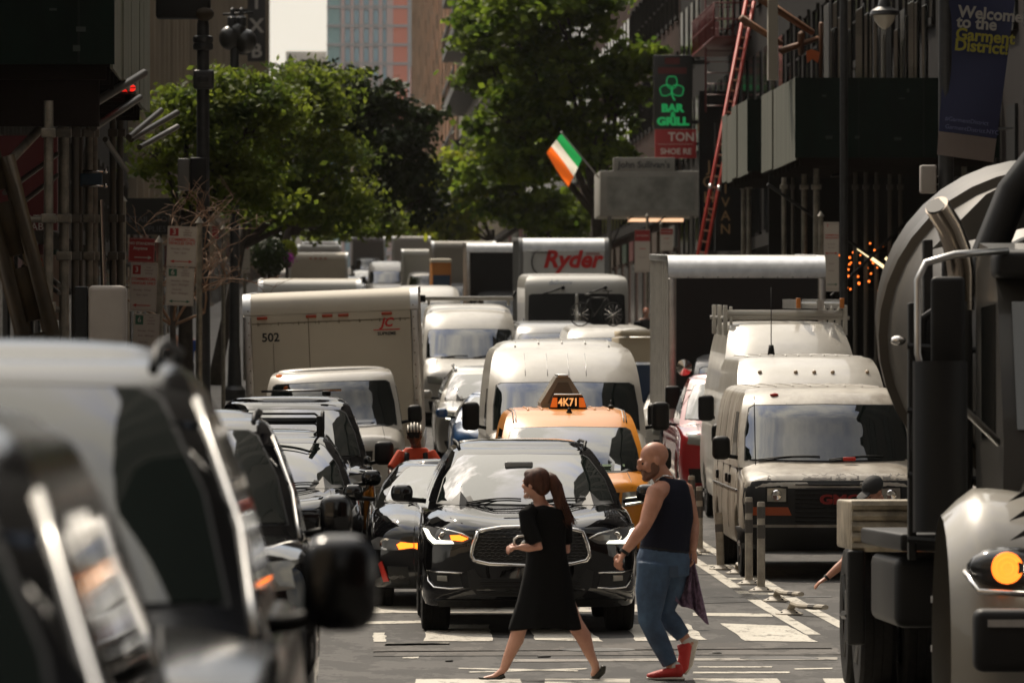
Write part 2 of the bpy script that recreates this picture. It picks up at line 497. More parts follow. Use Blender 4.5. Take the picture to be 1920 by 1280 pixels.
    # wheels, mirrors
    for y_ in wy:
        for s_ in (-1, 1): wheel(root, s_ * (hwm * .975), y_, wr, sp.get('ww', .24))
    mz = sp.get('mz', g0 + .02); my = sp.get('my', fy(g0) + .45); mw, mh = sp.get('msize', (.20, .16)); mo = sp.get('mout', .14)
    for s_ in (-1, 1):
        q = MB().box(-mw / 2, mw / 2, -.07, .07, -mh / 2, mh / 2, c=.06)
        mm = q.build('mirror', sp.get('mmat', paint), root, 0)
        mm.location = (s_ * (hwm + mo), my, mz + mh * .4)
        MB().tube([(-s_ * (mo + .03 + .05), .02, -mh * .45), (0, .0, -mh * .3)], .025, 6).build('mirror_arm', TRIM, mm, 0)
        MB().box(-mw * .42, mw * .42, .071, .076, -mh * .4, mh * .4).build('mirror_glass', CHROME, mm)
    return root, sh

SUV = dict(st=[(0, .80, .33, .80, .93), (.10, .905, .26, .87, .985), (.35, .955, .23, .93, 1.03), (.8, .98, .25, .985, 1.07), (1.3, .98, .26, 1.03, 1.10), (1.7, .98, .26, 1.05, 1.11), (4.5, .98, .28, 1.08, 1.1), (4.9, .94, .34, 1.04, 1.06), (5.0, .86, .42, .98, 1.0)],
           cab=[(1.03, 1.18, 4.92, .90), (1.25, 1.50, 4.82, .835), (1.50, 1.98, 4.66, .705), (1.60, 2.28, 4.5, .635), (1.625, 2.45, 4.4, .60)],
           crown=.065, ws=(1.13, 1.545), ridge=.028, bow=.24, curve=.42, wr=.385, ww=.26,
           side=((1.95, 2.75, 1.14, 1.47, .38), (2.82, 3.75, 1.14, 1.49, 0), (3.82, 4.5, 1.14, 1.47, 0)))
SEDAN = dict(st=[(0, .76, .30, .66, .76), (.10, .86, .22, .72, .83), (.4, .90, .19, .79, .90), (1.0, .91, .2, .87, .96), (1.5, .91, .2, .91, 1.0), (3.8, .91, .22, .95, 1.02), (4.6, .88, .3, .93, 1.0), (4.8, .80, .4, .88, .94)],
             cab=[(.93, 1.25, 4.3, .84), (1.1, 1.65, 4.0, .76), (1.28, 2.2, 3.6, .64), (1.35, 2.5, 3.3, .58), (1.37, 2.7, 3.2, .54)],
             crown=.04, ws=(1.01, 1.33), ridge=.02, bow=.25, wr=.335, side=((1.95, 2.7, 1.04, 1.28, .4), (2.76, 3.6, 1.04, 1.27, 0)))
BIGSUV = dict(st=[(0, .86, .40, .98, 1.08), (.08, .96, .33, 1.04, 1.13), (.35, 1.0, .30, 1.10, 1.17), (1.3, 1.01, .32, 1.17, 1.22), (4.8, 1.01, .34, 1.2, 1.22), (5.15, .97, .4, 1.16, 1.18), (5.25, .9, .5, 1.1, 1.12)],
              cab=[(1.17, 1.35, 5.15, .93), (1.45, 1.72, 5.06, .86), (1.72, 2.12, 4.98, .765), (1.84, 2.38, 4.9, .70), (1.865, 2.55, 4.8, .66)],
              crown=.06, ws=(1.28, 1.78), ridge=.015, bow=.14, curve=.36, wr=.40, ww=.27, msize=(.18, .23), mout=.09, mz=1.23,
              side=((1.95, 2.8, 1.28, 1.7, .35), (2.88, 3.8, 1.28, 1.72, 0), (3.9, 4.85, 1.28, 1.7, 0)))
VAN = dict(st=[(0, .84, .40, .95, 1.06), (.06, .96, .34, 1.0, 1.10), (.25, 1.0, .33, 1.06, 1.16), (.7, 1.01, .33, 1.16, 1.25), (.95, 1.01, .33, 1.22, 1.3), (5.4, 1.01, .36, 1.3, 1.32), (5.6, .99, .4, 1.25, 1.3)],
           cab=[(1.2, .62, 5.58, .985), (1.55, .95, 5.58, .945), (1.90, 1.30, 5.56, .885), (2.0, 1.52, 5.54, .84), (2.03, 1.72, 5.5, .80)],
           crown=.05, ws=(1.30, 1.87), ridge=.0, bow=.14, curve=.30, wr=.36, ww=.24, pillar=.07, msize=(.20, .26), mout=.16, mmat=TRIM,
           side=((1.35, 2.15, 1.30, 1.80, .35),), wipers=((-.78, -.1), (.0, .62)))
HIVAN = dict(st=[(0, .86, .38, .95, 1.02), (.06, .97, .32, 1.02, 1.12), (.3, 1.02, .31, 1.12, 1.26), (.8, 1.03, .31, 1.28, 1.42), (1.1, 1.03, .31, 1.36, 1.5), (5.6, 1.03, .36, 1.4, 1.5), (5.9, 1.02, .4, 1.4, 1.45)],
             cab=[(1.35, .75, 5.88, 1.01), (1.75, 1.12, 5.88, .985), (2.05, 1.42, 5.88, .955), (2.3, 1.82, 5.86, .915), (2.44, 2.25, 5.8, .86), (2.48, 2.5, 5.75, .80)],
             crown=.06, ws=(1.45, 2.02), bow=.16, curve=.34, wr=.36, pillar=.085, msize=(.22, .36), mout=.17, mmat=TRIM,
             side=((1.7, 2.5, 1.45, 1.95, .35),))
CABV = dict(VAN)

def plain_front(sh, z0, z1, hw, grille=TRIM, lit=False, plate=False):
    """grille, lamps, bumper of a vehicle whose front is mostly hidden"""
    r = sh.root
    sh.patch([(-hw * .55, z0 + .12), (hw * .55, z0 + .12), (hw * .6, z1), (-hw * .6, z1)], 'F', .008, 'grille', grille, r, res=.12)
    for s_ in (-1, 1):
        p = [(hw * .62, z1 - .16), (hw * .95, z1 - .12), (hw * .97, z1 + .02), (hw * .64, z1)]
        p = p if s_ > 0 else mir(p)
        h = sh.patch(p, 'F', .012, 'headlight', LAMPC, r, res=.08)
        if lit:
            q = [(hw * .68, z1 - .13), (hw * .9, z1 - .10), (hw * .9, z1 - .04), (hw * .68, z1 - .06)]
            sh.patch(q if s_ > 0 else mir(q), 'F', .02, 'headlight_bulb', LED, h, res=.08)
    sh.patch([(-hw * .9, z0 - .2), (hw * .9, z0 - .2), (hw * .93, z0), (-hw * .93, z0)], 'F', .02, 'bumper', TRIM, r, res=.12)
    for s_ in (-1, 1): sh.line([(s_ * hw * .78, .12), (s_ * hw * .74, sh.sp['cab'][0][1] + .1)], 'T', .006, 'hood_seam', TRIM, r, off=-.002, res=.1)
    sh.patch([(-.07, (z0 + z1) / 2 + .05), (.07, (z0 + z1) / 2 + .05), (.07, (z0 + z1) / 2 + .13), (-.07, (z0 + z1) / 2 + .13)], 'F', .022, 'badge', CHROME, r, res=.1)
    if plate: sh.patch([(-.16, z0 - .12), (.16, z0 - .12), (.16, z0 + .03), (-.16, z0 + .03)], 'F', .035, 'number_plate', WHITE, r, res=.1)

def roof_rails(sh, y0, y1, hwf=.88, m=CHROME, h=.05, r=.022):
    for s_ in (-1, 1):
        x = s_ * sh.sp['cab'][-1][3] * hwf * 1.1
        p = [sh.hit(x, y, 'T', h if .05 < t < .95 else .0) for t, y in zip(np.linspace(0, 1, 14), np.linspace(y0, y1, 14))]
        MB().tube(p, r, 8).build('roof_rail', m, sh.root, 0)
def roof_ribs(sh, xs, y0, y1, m, r=.012):
    for x in xs:
        p = [sh.hit(x, y, 'T', .002) for y in np.linspace(y0, y1, 12)]
        MB().tube(p, (r), 6, flat=.6).build('roof_rib', m, sh.root, 0)
# ------------------------------------------------------------------ ground
def road_mat(name, dark, light, paint=None):
    m = bpy.data.materials.new(name); m.use_nodes = True
    n = m.node_tree; b = n.nodes['Principled BSDF']
    t = n.nodes.new('ShaderNodeTexCoord')
    def noise(s, d, r, sc=(1, 1, 1)):
        mpn = n.nodes.new('ShaderNodeMapping'); mpn.inputs['Scale'].default_value = sc
        z = n.nodes.new('ShaderNodeTexNoise'); z.inputs['Scale'].default_value = s; z.inputs['Detail'].default_value = d; z.inputs['Roughness'].default_value = r
        n.links.new(t.outputs['Object'], mpn.inputs['Vector']); n.links.new(mpn.outputs['Vector'], z.inputs['Vector']); return z
    def ramp(z, p0, c0, p1, c1):
        r = n.nodes.new('ShaderNodeValToRGB'); r.color_ramp.elements[0].position = p0; r.color_ramp.elements[0].color = (*c0, 1)
        r.color_ramp.elements[1].position = p1; r.color_ramp.elements[1].color = (*c1, 1)
        n.links.new(z.outputs['Fac'], r.inputs['Fac']); return r
    big = ramp(noise(.35, 6, .7, (1, .18, 1)), .35, dark, .68, light)
    fine = ramp(noise(45, 4, .7), .3, (.72, .72, .72), .75, (1.25, 1.25, 1.25))
    mx = n.nodes.new('ShaderNodeMix'); mx.data_type = 'RGBA'; mx.blend_type = 'MULTIPLY'; mx.inputs['Factor'].default_value = 1
    n.links.new(big.outputs['Color'], mx.inputs['A']); n.links.new(fine.outputs['Color'], mx.inputs['B'])
    crk = ramp(noise(2.2, 8, .75, (1, .22, 1)), .485, (1, 1, 1), .5, (.55, .55, .55)) if not paint else ramp(noise(5, 9, .8, (1, .25, 1)), .38, (.22, .21, .20), .47, (1, 1, 1))
    m2 = n.nodes.new('ShaderNodeMix'); m2.data_type = 'RGBA'; m2.blend_type = 'MULTIPLY'; m2.inputs['Factor'].default_value = 1
    n.links.new(mx.outputs['Result'], m2.inputs['A']); n.links.new(crk.outputs['Color'], m2.inputs['B'])
    n.links.new(m2.outputs['Result'], b.inputs['Base Color'])
    b.inputs['Roughness'].default_value = .82; b.inputs['Specular IOR Level'].default_value = .35
    bp = n.nodes.new('ShaderNodeBump'); bp.inputs['Strength'].default_value = .35; bp.inputs['Distance'].default_value = .01
    n.links.new(noise(60, 3, .6).outputs['Fac'], bp.inputs['Height']); n.links.new(bp.outputs['Normal'], b.inputs['Normal'])
    return m
ASPH = road_mat('asphalt', (.050, .047, .045), (.092, .086, .080))
ROADP = road_mat('worn_road_paint', (.42, .39, .33), (.60, .57, .50), True)
ROADP2 = road_mat('grey_old_paint', (.22, .20, .18), (.34, .32, .28), True)
WALKM = mat('sidewalk_concrete', (.24, .225, .205), rough=.9, var=.2, vscale=2, bump=.2)

def ysamp(a, b, st=4.0):
    s = set([a, b]); y = a
    while y < b: s.add(round(y, 2)); y += st if y < 260 else 20
    return sorted(s | set(g for g in _GY if a < g < b))
def sheet(name, x0, x1, y0, y1, dz, m, label=None, kind='structure', thick=0.0, parent=None):
    ys = ysamp(y0, y1); v = []; f = []
    xs = [x0, x1]
    for y in ys:
        for x in xs: v.append((x, y, gz(y) + dz))
    for i in range(len(ys) - 1): f.append((2 * i, 2 * i + 1, 2 * i + 3, 2 * i + 2))
    if thick:
        k = len(v)
        v += [(x, y, z - thick) for x, y, z in v]
        for i in range(len(ys) - 1):
            f.append((2 * i + k, 2 * i + 2 + k, 2 * i + 3 + k, 2 * i + 1 + k))
            f.append((2 * i, 2 * i + 2, 2 * i + 2 + k, 2 * i + k)); f.append((2 * i + 1, 2 * i + 1 + k, 2 * i + 3 + k, 2 * i + 3))
        f.append((0, k, k + 1, 1)); e = 2 * (len(ys) - 1); f.append((e, e + 1, e + 1 + k, e + k))
    o = MB().add(v, f).build(name, m, parent, norm=bool(thick))
    if parent is None: tag(o, label, None, None, kind)
    return o
sheet('road', -320, 320, -360, 2150, 0, ASPH)
CURB_L, CURB_R, WALL_L, WALL_R = -1.95, 8.55, -6.5, 12.5
sheet('sidewalk', WALL_L - 1, CURB_L - .15, 64.5, 1100, .14, WALKM, thick=.3)
sheet('sidewalk', CURB_R + .15, WALL_R + 1, 64.5, 1100, .14, WALKM, thick=.3)
KERB = mat('kerb_stone', (.33, .31, .29), rough=.8, var=.2, vscale=4)
sheet('kerb', CURB_L - .15, CURB_L, 64.5, 1100, .15, KERB, thick=.3)
sheet('kerb', CURB_R, CURB_R + .15, 64.5, 1100, .15, KERB, thick=.3)

def gd(py):      # depth at which the ground is seen in row py
    lo, hi = 20.0, 140.0
    for _ in range(50):
        m_ = (lo + hi) / 2
        if VY + (EYE - gz(m_)) / m_ * FPX > py: lo = m_
        else: hi = m_
    return lo
def mark(name, quad, m, label, n=10, rag=.014):
    # quad: corner pixels (left-far, right-far, right-near, left-near) turned into places on the road
    P = [(PX(a, gd(b)), gd(b)) for a, b in quad]
    rnd = random.Random(hash(str(quad)) % 1000 if False else int(sum(a * 7 + b for a, b in quad)))
    def seg(a, b, k, e):
        return [(a[0] + (b[0] - a[0]) * i / k + (rnd.uniform(-rag, rag) if i else 0), a[1] + (b[1] - a[1]) * i / k + (rnd.uniform(-e, e) * .6 if i else 0)) for i in range(k)]
    o = seg(P[0], P[1], n, .05) + seg(P[1], P[2], 8, 0) + seg(P[2], P[3], n, .05) + seg(P[3], P[0], 8, 0)
    V, E, F, _, _, _ = delaunay_2d_cdt([Vector(p) for p in o], [], [list(range(len(o)))], 1, 1e-5)
    mb = MB().add([(p.x, p.y, gz(p.y) + .005) for p in V], [tuple(q) for q in F])
    return tag(mb.build(name, m, None, norm=False), None, None, None, 'structure')
for q in [[(700, 1186), (722, 1186), (724, 1203), (700, 1203)], [(806, 1171), (918, 1171), (923, 1202), (794, 1202)], [(985, 1168), (1092, 1172), (1131, 1203), (1004, 1200)],
          [(1173, 1171), (1290, 1170), (1326, 1200), (1192, 1202)], [(1351, 1169), (1478, 1174), (1535, 1204), (1398, 1202)],
          [(780, 1273), (975, 1273), (985, 1330), (772, 1330)], [(1022, 1273), (1182, 1273), (1200, 1330), (1030, 1330)], [(1300, 1273), (1458, 1273), (1490, 1330), (1330, 1330)], [(1544, 1273), (1660, 1273), (1700, 1330), (1580, 1330)]]:
    mark('crosswalk_bar', q, ROADP, '')
for q in [[(560, 1137), (1255, 1133), (1262, 1147), (560, 1150)], [(1300, 1149), (1445, 1151), (1450, 1157), (1300, 1155)], [(640, 1166), (800, 1163), (800, 1168), (640, 1171)]]:
    mark('stop_line', q, ROADP, '')
for q in [[(722, 1207), (842, 1205), (842, 1209), (722, 1211)], [(860, 1252), (1085, 1257), (1085, 1259), (860, 1254)], [(880, 1259), (1100, 1253), (1100, 1255), (880, 1261)], [(1310, 1250), (1448, 1250), (1448, 1252), (1310, 1252)],
          [(1300, 1260), (1482, 1260), (1482, 1263), (1300, 1263)], [(755, 1232), (785, 1231), (785, 1234), (755, 1234)], [(1490, 1254), (1562, 1253), (1562, 1255), (1490, 1256)]]:
    mark('thin_line_marking', q, ROADP, '', rag=.01)
mark('old_paint_band', [(700, 1206), (1560, 1206), (1580, 1228), (700, 1230)], road_mat('scuffed_asphalt', (.07, .062, .055), (.12, .11, .10)), '')
mark('old_paint_band', [(960, 1236), (1570, 1233), (1570, 1238), (960, 1241)], ROADP2, '')
# the double edge line of the right-hand lane
for xx in (4.22, 4.62):
    v = []; f = []
    ys = [56.5 + i * 2 for i in range(48)]
    for y in ys: v += [(xx - .065, y, gz(y) + .005), (xx + .065, y, gz(y) + .005)]
    for i in range(len(ys) - 1): f.append((2 * i, 2 * i + 1, 2 * i + 3, 2 * i + 2))
    tag(MB().add(v, f).build('lane_line', ROADP, None, norm=False), None, None, None, 'structure')
for y in (66.5, 71, 75.5, 80):
    mark('lane_tick', [(VX + 4.3 / y * FPX, VY + EYE / y * FPX), (VX + 4.62 / y * FPX, VY + EYE / y * FPX), (VX + 4.66 / (y - .5) * FPX, VY + EYE / (y - .5) * FPX), (VX + 4.3 / (y - .5) * FPX, VY + EYE / (y - .5) * FPX)], ROADP, '')
for px, py, s_ in ((1020, 1232, .05), (842, 1240, .035), (1345, 1226, .04), (1505, 1085, .08)):
    d = gd(py); x = PX(px, d)
    o = MB().ball((0, 0, 0), (s_, s_ * 1.3, .012), 9, 5).build('litter_scrap', mat('litter', (.03, .028, .025), rough=.8), None, 0)
    o.location = (x, d, gz(d) + .008); o.rotation_euler = (0, 0, px)
    tag(o, {985: 'flat dark scrap of litter on the asphalt between the two walkers', 1020: 'dark oily scrap behind the woman in black on the crossing', 1088: 'small dark scrap just left of the red shoes', 800: 'small dark scrap left of the woman on the asphalt', 842: 'tiny dark scrap nearest to the left walker\'s front shoe',
            1210: 'little dark scrap under the man in jeans', 1345: 'dark scrap right of the raised red shoe', 1505: 'dark lump on the road in front of the dirty white van', 1395: 'small scrap below the rightmost painted bar'}[px], 'litter', 'scraps of litter on the crossing')

TAR = mat('tar_seam', (.018, .017, .016), .5)
for q in [[(700, 1221), (1560, 1216), (1560, 1218), (700, 1223)], [(1330, 1120), (1560, 1118), (1560, 1120), (1330, 1122)]]:
    mark('tar_seam', q, TAR, '', rag=.012)
mark('asphalt_patch', [(1290, 1105), (1430, 1100), (1450, 1128), (1300, 1132)], road_mat('fresh_asphalt', (.030, .029, .028), (.045, .043, .041)), '')
0 and mark('asphalt_patch', [(880, 1212), (1000, 1210), (1010, 1226), (880, 1228)], MATS.get('x') or road_mat('fresh_asphalt2', (.036, .034, .033), (.055, .052, .05)), '')
for px, py, r_ in ((1120, 1219, .32), (1462, 1236, .32)):
    d = gd(py); o = MB().lathe([(.001, .008), (r_ * .82, .008), (r_ * .84, .004), (r_ * .88, .010), (r_, .010), (r_, .002)], 28).build('manhole_cover', mat('cast_iron', (.045, .042, .038), .55, metal=.4, var=.3, vscale=14), None, 30)
    o.location = (PX(px, d), d, gz(d)); tag(o, 'round iron manhole cover %s' % ('between the two walkers' if px < 1300 else 'right of the raised red shoe'), 'manhole cover')
# ------------------------------------------------------------------ buildings
def bmat(name, c, c2=None, bump=.3, vs=.5, st=(1, 1, .25), rough=.85): return mat(name, c, rough=rough, spec=.08, col2=c2 or tuple(q * .7 for q in c), vscale=vs, bump=bump, bscale=3, stretch=st)
WPANE = mat('window_pane', (.01, .011, .012), rough=.08, ior=1.45)
def building(name, label, side, y0, y1, h, wall, trim, floors=3.4, bay=3.2, z0=5.2, ww=1.5, wh=1.9, depth=26, shop=True, pane=WPANE, front=None, cat='building', maxw=96, rib=0.0):
    """side -1: left of the street (facade looks to +X); +1: right."""
    g = gz(y0)
    X = WALL_L if side < 0 else WALL_R
    t = thing(name, label, cat, (X, y0, g))
    sg = -1 if side < 0 else 1
    MB().box(*sorted((0, sg * depth)), 0, y1 - y0, -14, h).build('wall', wall, t)
    # cornice and band
    c = MB()
    c.box(*sorted((-sg * .45, sg * .3)), -.05, y1 - y0 + .05, h - .6, h + .25); c.box(*sorted((-sg * .2, sg * .2)), -.03, y1 - y0 + .03, 4.7, 5.05)
    c.build('cornice', trim, t)
    if rib:
        q = MB(); y = 0
        while y < y1 - y0: q.box(*sorted((-sg * .28, sg * .1)), y, y + .5, 5.05, h - .62); y += rib
        q.build('pilaster', trim, t)
    fm = MB(); fm.box(-.09, .03, -ww / 2 - .12, ww / 2 + .12, -.16, -.002); fm.box(-.07, .03, -ww / 2 - .1, -ww / 2, 0, wh); fm.box(-.07, .03, ww / 2, ww / 2 + .1, 0, wh); fm.box(-.09, .03, -ww / 2 - .12, ww / 2 + .12, wh + .002, wh + .16); fm.box(-.05, .02, -ww / 2, ww / 2, wh * .5 - .03, wh * .5 + .03)
    w0 = fm.build('window', trim, t); p0 = MB().box(-.02, .03, -ww / 2, ww / 2, 0, wh).build('pane', pane, w0)
    spots = []
    k = 0; ny = int((y1 - y0) / bay); nz = int((h - 1.0 - z0) / floors)
    stepy = 1
    while ny // stepy * nz > 400: stepy += 1
    for i in range(ny):
        for j in range(nz): spots.append((bay * (i + .5), z0 + j * floors))
    spots.sort(key=lambda s: -s[1] * 0 + s[0])
    first = spots[:maxw]; rest = spots[maxw:]
    for n_, (yy, zz_) in enumerate(first):
        if n_ == 0: o = w0
        else:
            o = w0.copy(); COL.objects.link(o); o.parent = t; q = p0.copy(); COL.objects.link(q); q.parent = o
        o.location = (0, yy, zz_); o.scale = (sg, 1, 1)
    if rest:
        mb = MB(); mb2 = MB()
        for yy, zz_ in rest:
            a, b = yy - ww / 2, yy + ww / 2
            mb.box(*sorted((-sg * .06, sg * .02)), a, b, zz_, zz_ + wh); mb2.box(*sorted((-sg * .1, sg * .02)), a - .1, b + .1, zz_ - .15, zz_ - .01)
        o = mb.build('windows_beyond', pane, t); o['kind'] = 'stuff'
        o = mb2.build('sills_beyond', trim, t); o['kind'] = 'stuff'
    if shop:
        y = 1.5; dk = mat('shop_dark', (.012, .012, .013), rough=.25)
        while y < y1 - y0 - 5:
            MB().box(*sorted((-sg * .05, sg * .02)), y, y + 3.6, .4, 3.4).build('shopfront', dk, t)
            MB().box(*sorted((-sg * .12, sg * .02)), y - .1, y + 3.7, 3.55, 4.35).build('fascia', random.Random(int(y0 + y)).choice([mat('fascia_red', (.09, .012, .012), .5), mat('fascia_green', (.012, .035, .02), .5), mat('fascia_grey', (.12, .12, .11), .6), mat('fascia_brown', (.05, .03, .018), .6)]), t)
            y += 6.5
    return t
B_DARK = bmat('shaded_brick', (.016, .011, .009), (.010, .007, .006)); B_RED = bmat('red_brown_brick', (.05, .025, .018), (.032, .017, .013))  # near-black brick: deep street shade is put into the wall colour
B_TAN = bmat('tan_limestone', (.40, .33, .25), (.29, .235, .175)); B_CREAM = bmat('cream_limestone', (.46, .39, .30), (.34, .28, .21)); B_GREY = bmat('grey_stone', (.05, .044, .037), (.035, .03, .026))
T_DARK = bmat('dark_trim', (.011, .009, .008)); T_LIGHT = bmat('light_trim', (.42, .36, .28)); T_GREY = bmat('grey_trim', (.09, .08, .07))
building('brick_building', 'dark brick building above the scaffold at the left edge', -1, 65, 112, 14, B_DARK, T_DARK, wh=1.8)
building('stone_building', 'low dark grey stone building behind the twiggy tree on the left', -1, 112.5, 200, 12.5, B_GREY, T_GREY)
building('stone_building', 'tall cream limestone building above the left trees', -1, 200.5, 330, 22, B_CREAM, T_LIGHT, rib=6.4, floors=3.8)
building('stone_building', 'farther tan building left of the strip of sky', -1, 331, 600, 33, B_TAN, T_LIGHT, rib=9.6, floors=3.8, bay=4.8, wh=2.4)
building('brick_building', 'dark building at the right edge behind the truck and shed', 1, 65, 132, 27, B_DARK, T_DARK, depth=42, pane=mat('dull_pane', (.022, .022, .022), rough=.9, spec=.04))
RB_ = [o for o in COL.objects if o.name.startswith('brick_building')][-1]
MB().box(17, 40, 0, 66, 27.3, 110).build('setback_tower', B_DARK, RB_)
for j in range(18):
    for i in range(5): MB().box(16.9, 17.02, 4 + i * 13, 12 + i * 13, 31 + j * 4.3, 33.6 + j * 4.3).build('window_band', MATS['dull_pane'], RB_)
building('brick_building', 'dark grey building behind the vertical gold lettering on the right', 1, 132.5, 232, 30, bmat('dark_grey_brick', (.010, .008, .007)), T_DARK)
building('brick_building', 'brown brick building hidden behind the big right tree', 1, 232.5, 420, 34, B_RED, T_DARK)
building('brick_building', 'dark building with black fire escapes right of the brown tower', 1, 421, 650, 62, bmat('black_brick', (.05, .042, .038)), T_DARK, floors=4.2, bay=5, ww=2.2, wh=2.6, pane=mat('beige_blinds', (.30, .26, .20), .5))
bb = building('brick_building', 'orange-brown tall building with tan corner beside the far glass tower', 1, 651, 1040, 90, bmat('orange_brown_brick', (.36, .17, .09), (.27, .13, .075)), bmat('tan_stone2', (.42, .33, .24)), floors=4.4, bay=9, rib=24, shop=False)
# black iron fire escapes on the dark far building
fe = thing('fire_escape', 'black iron fire escape stack on the far dark building', 'fire escape', (WALL_R, 560, gz(560)))
for j in range(9):
    z_ = 12 + j * 5.2
    m_ = MB(); m_.box(-2.2, -.01, 0, 60, z_ - .9, z_)
    for i in range(10): m_.box(-2.2, -2.12, i * 6.6, i * 6.6 + .3, z_, z_ + 1.1)
    m_.box(-2.24, -2.1, 0, 60, z_ + 1.1, z_ + 1.35)
    m_.build('platform', mat('iron_black', (.015, .014, .014), .6), fe)

# far tower with coloured fins
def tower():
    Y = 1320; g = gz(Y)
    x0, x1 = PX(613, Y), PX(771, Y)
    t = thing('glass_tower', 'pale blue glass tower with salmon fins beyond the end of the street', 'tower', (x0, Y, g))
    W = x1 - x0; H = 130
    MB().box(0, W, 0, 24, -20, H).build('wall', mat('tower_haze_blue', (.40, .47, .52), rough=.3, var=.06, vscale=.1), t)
    px = W / 158.0
    teal = mat('tower_teal', (.27, .44, .46), rough=.2); pink = mat('tower_pink', (.58, .45, .44), rough=.6); salm = mat('tower_salmon', (.72, .27, .20), rough=.6); blue = mat('tower_blue', (.32, .50, .60), rough=.2)
    MB().box(.02 * W, 24 * px, -.15, .02, 0, H).build('glass_strip', teal, t)
    for a, b in ((27, 33), (44, 50), (61, 68), (79, 86), (97, 104), (112, 124)):
        MB().box(a * px, b * px, -.5, .02, 0, H).build('fin', pink, t)
    MB().box(124 * px, 151 * px, -.35, .02, 0, H).build('salmon_strip', salm, t)
    MB().box(151 * px, 157 * px, -.45, .02, 0, H).build('fin', mat('tower_grey', (.42, .42, .45), .6), t)
    for a, b in ((34, 43), (51, 60), (69, 78), (87, 96), (105, 111)):
        for j in range(32):
            pass
    m_ = MB(); m2 = MB()
    for j in range(33):
        z_ = j * 3.9
        m_.box(-.05, W * 1.002, -.56, .0, z_, z_ + .55)
        for a, b in ((34, 43), (51, 60), (69, 78), (87, 96), (105, 111)):
            m2.box(a * px, b * px, -.2, .02, z_ + .8, z_ + 3.4)
    m_.build('floor_bands', mat('tower_band', (.40, .40, .42), .5), t)
    o = m2.build('blue_windows', blue, t); o['kind'] = 'stuff'
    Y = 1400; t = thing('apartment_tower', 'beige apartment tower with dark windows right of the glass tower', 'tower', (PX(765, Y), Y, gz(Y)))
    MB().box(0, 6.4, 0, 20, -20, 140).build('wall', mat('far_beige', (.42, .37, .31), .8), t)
    for j in range(24):
        for i in range(2): MB().box(1.0 + i * 2.6, 2.9 + i * 2.6, -.1, .02, 30 + j * 4.4, 32.4 + j * 4.4).build('window', mat('far_window', (.17, .17, .17), .4), t)
    Y = 1250; t = thing('brick_block', 'low red-brown block at the foot of the beige tower', 'building', (PX(770, Y), Y, gz(Y)))
    MB().box(0, 4.0, 0, 16, -20, PZ(125, Y) - gz(Y)).build('wall', mat('far_redbrown', (.22, .10, .09), .8), t)
    for j in range(6): MB().box(.8, 2.9, -.1, .02, 20 + j * 4.6, 22 + j * 4.6).build('window', mat('far_window', (.17, .17, .17), .4), t)
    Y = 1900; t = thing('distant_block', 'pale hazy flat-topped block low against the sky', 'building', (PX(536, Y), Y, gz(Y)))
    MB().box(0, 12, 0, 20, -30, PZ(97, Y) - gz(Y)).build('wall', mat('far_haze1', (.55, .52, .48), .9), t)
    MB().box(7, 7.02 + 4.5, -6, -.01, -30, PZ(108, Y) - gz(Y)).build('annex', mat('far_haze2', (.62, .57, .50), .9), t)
tower()

# the same street behind the camera: what the cars and windshields mirror
for (side, y0, y1, h, lab, m_, t_) in ((-1, -170, -12, 48, 'tan office block behind the camera on the left', B_TAN, T_LIGHT), (1, -170, -12, 56, 'brown office block behind the camera on the right', B_RED, T_GREY)):
    t = thing('office_block', lab, 'building', (WALL_L if side < 0 else WALL_R, y0, .7)); q = sorted((0, side * 90))
    MB().box(q[0], q[1], 0, y1 - y0, -2, h).build('wall', m_, t)
    wn = MB()
    for j in range(int((h - 6) / 3.8)):
        z_ = 5 + j * 3.8
        for i in range(int((y1 - y0) / 4.5)): wn.box(*sorted((-side * .05, side * .02)), 1 + i * 4.5, 3.2 + i * 4.5, z_, z_ + 2.2)
        for i in range(18): wn.box(*sorted((side * (1.5 + i * 4.8), side * (3.9 + i * 4.8))), y1 - y0 - .02, y1 - y0 + .05, z_, z_ + 2.2)
    o = wn.build('windows', WPANE, t); o['kind'] = 'stuff'
t = thing('office_block', 'grey block closing the street far behind the camera', 'building', (0, -330, .7))
MB().box(-60, 60, -20, 0, -2, 70).build('wall', B_GREY, t)
# ------------------------------------------------------------------ trees
def leafmat(name, c1, c2, tr=.35):
    m = bpy.data.materials.new(name); m.use_nodes = True
    n = m.node_tree; b = n.nodes['Principled BSDF']; o = n.nodes['Material Output']
    t = n.nodes.new('ShaderNodeTexCoord'); z = n.nodes.new('ShaderNodeTexNoise'); z.inputs['Scale'].default_value = 1.1; z.inputs['Detail'].default_value = 5
    r = n.nodes.new('ShaderNodeValToRGB'); r.color_ramp.elements[0].position = .38; r.color_ramp.elements[0].color = (*c2, 1); r.color_ramp.elements[1].position = .62; r.color_ramp.elements[1].color = (*c1, 1)
    n.links.new(t.outputs['Object'], z.inputs['Vector']); n.links.new(z.outputs['Fac'], r.inputs['Fac']); n.links.new(r.outputs['Color'], b.inputs['Base Color'])
    b.inputs['Roughness'].default_value = .6; b.inputs['Specular IOR Level'].default_value = .25
    tl = n.nodes.new('ShaderNodeBsdfTranslucent'); n.links.new(r.outputs['Color'], tl.inputs['Color'])
    h = n.nodes.new('ShaderNodeHueSaturation'); h.inputs['Value'].default_value = 1.7; n.links.new(r.outputs['Color'], h.inputs['Color']); n.links.new(h.outputs['Color'], tl.inputs['Color'])
    ms = n.nodes.new('ShaderNodeMixShader'); ms.inputs['Fac'].default_value = tr
    n.links.new(b.outputs['BSDF'], ms.inputs[1]); n.links.new(tl.outputs['BSDF'], ms.inputs[2]); n.links.new(ms.outputs['Shader'], o.inputs['Surface'])
    return m
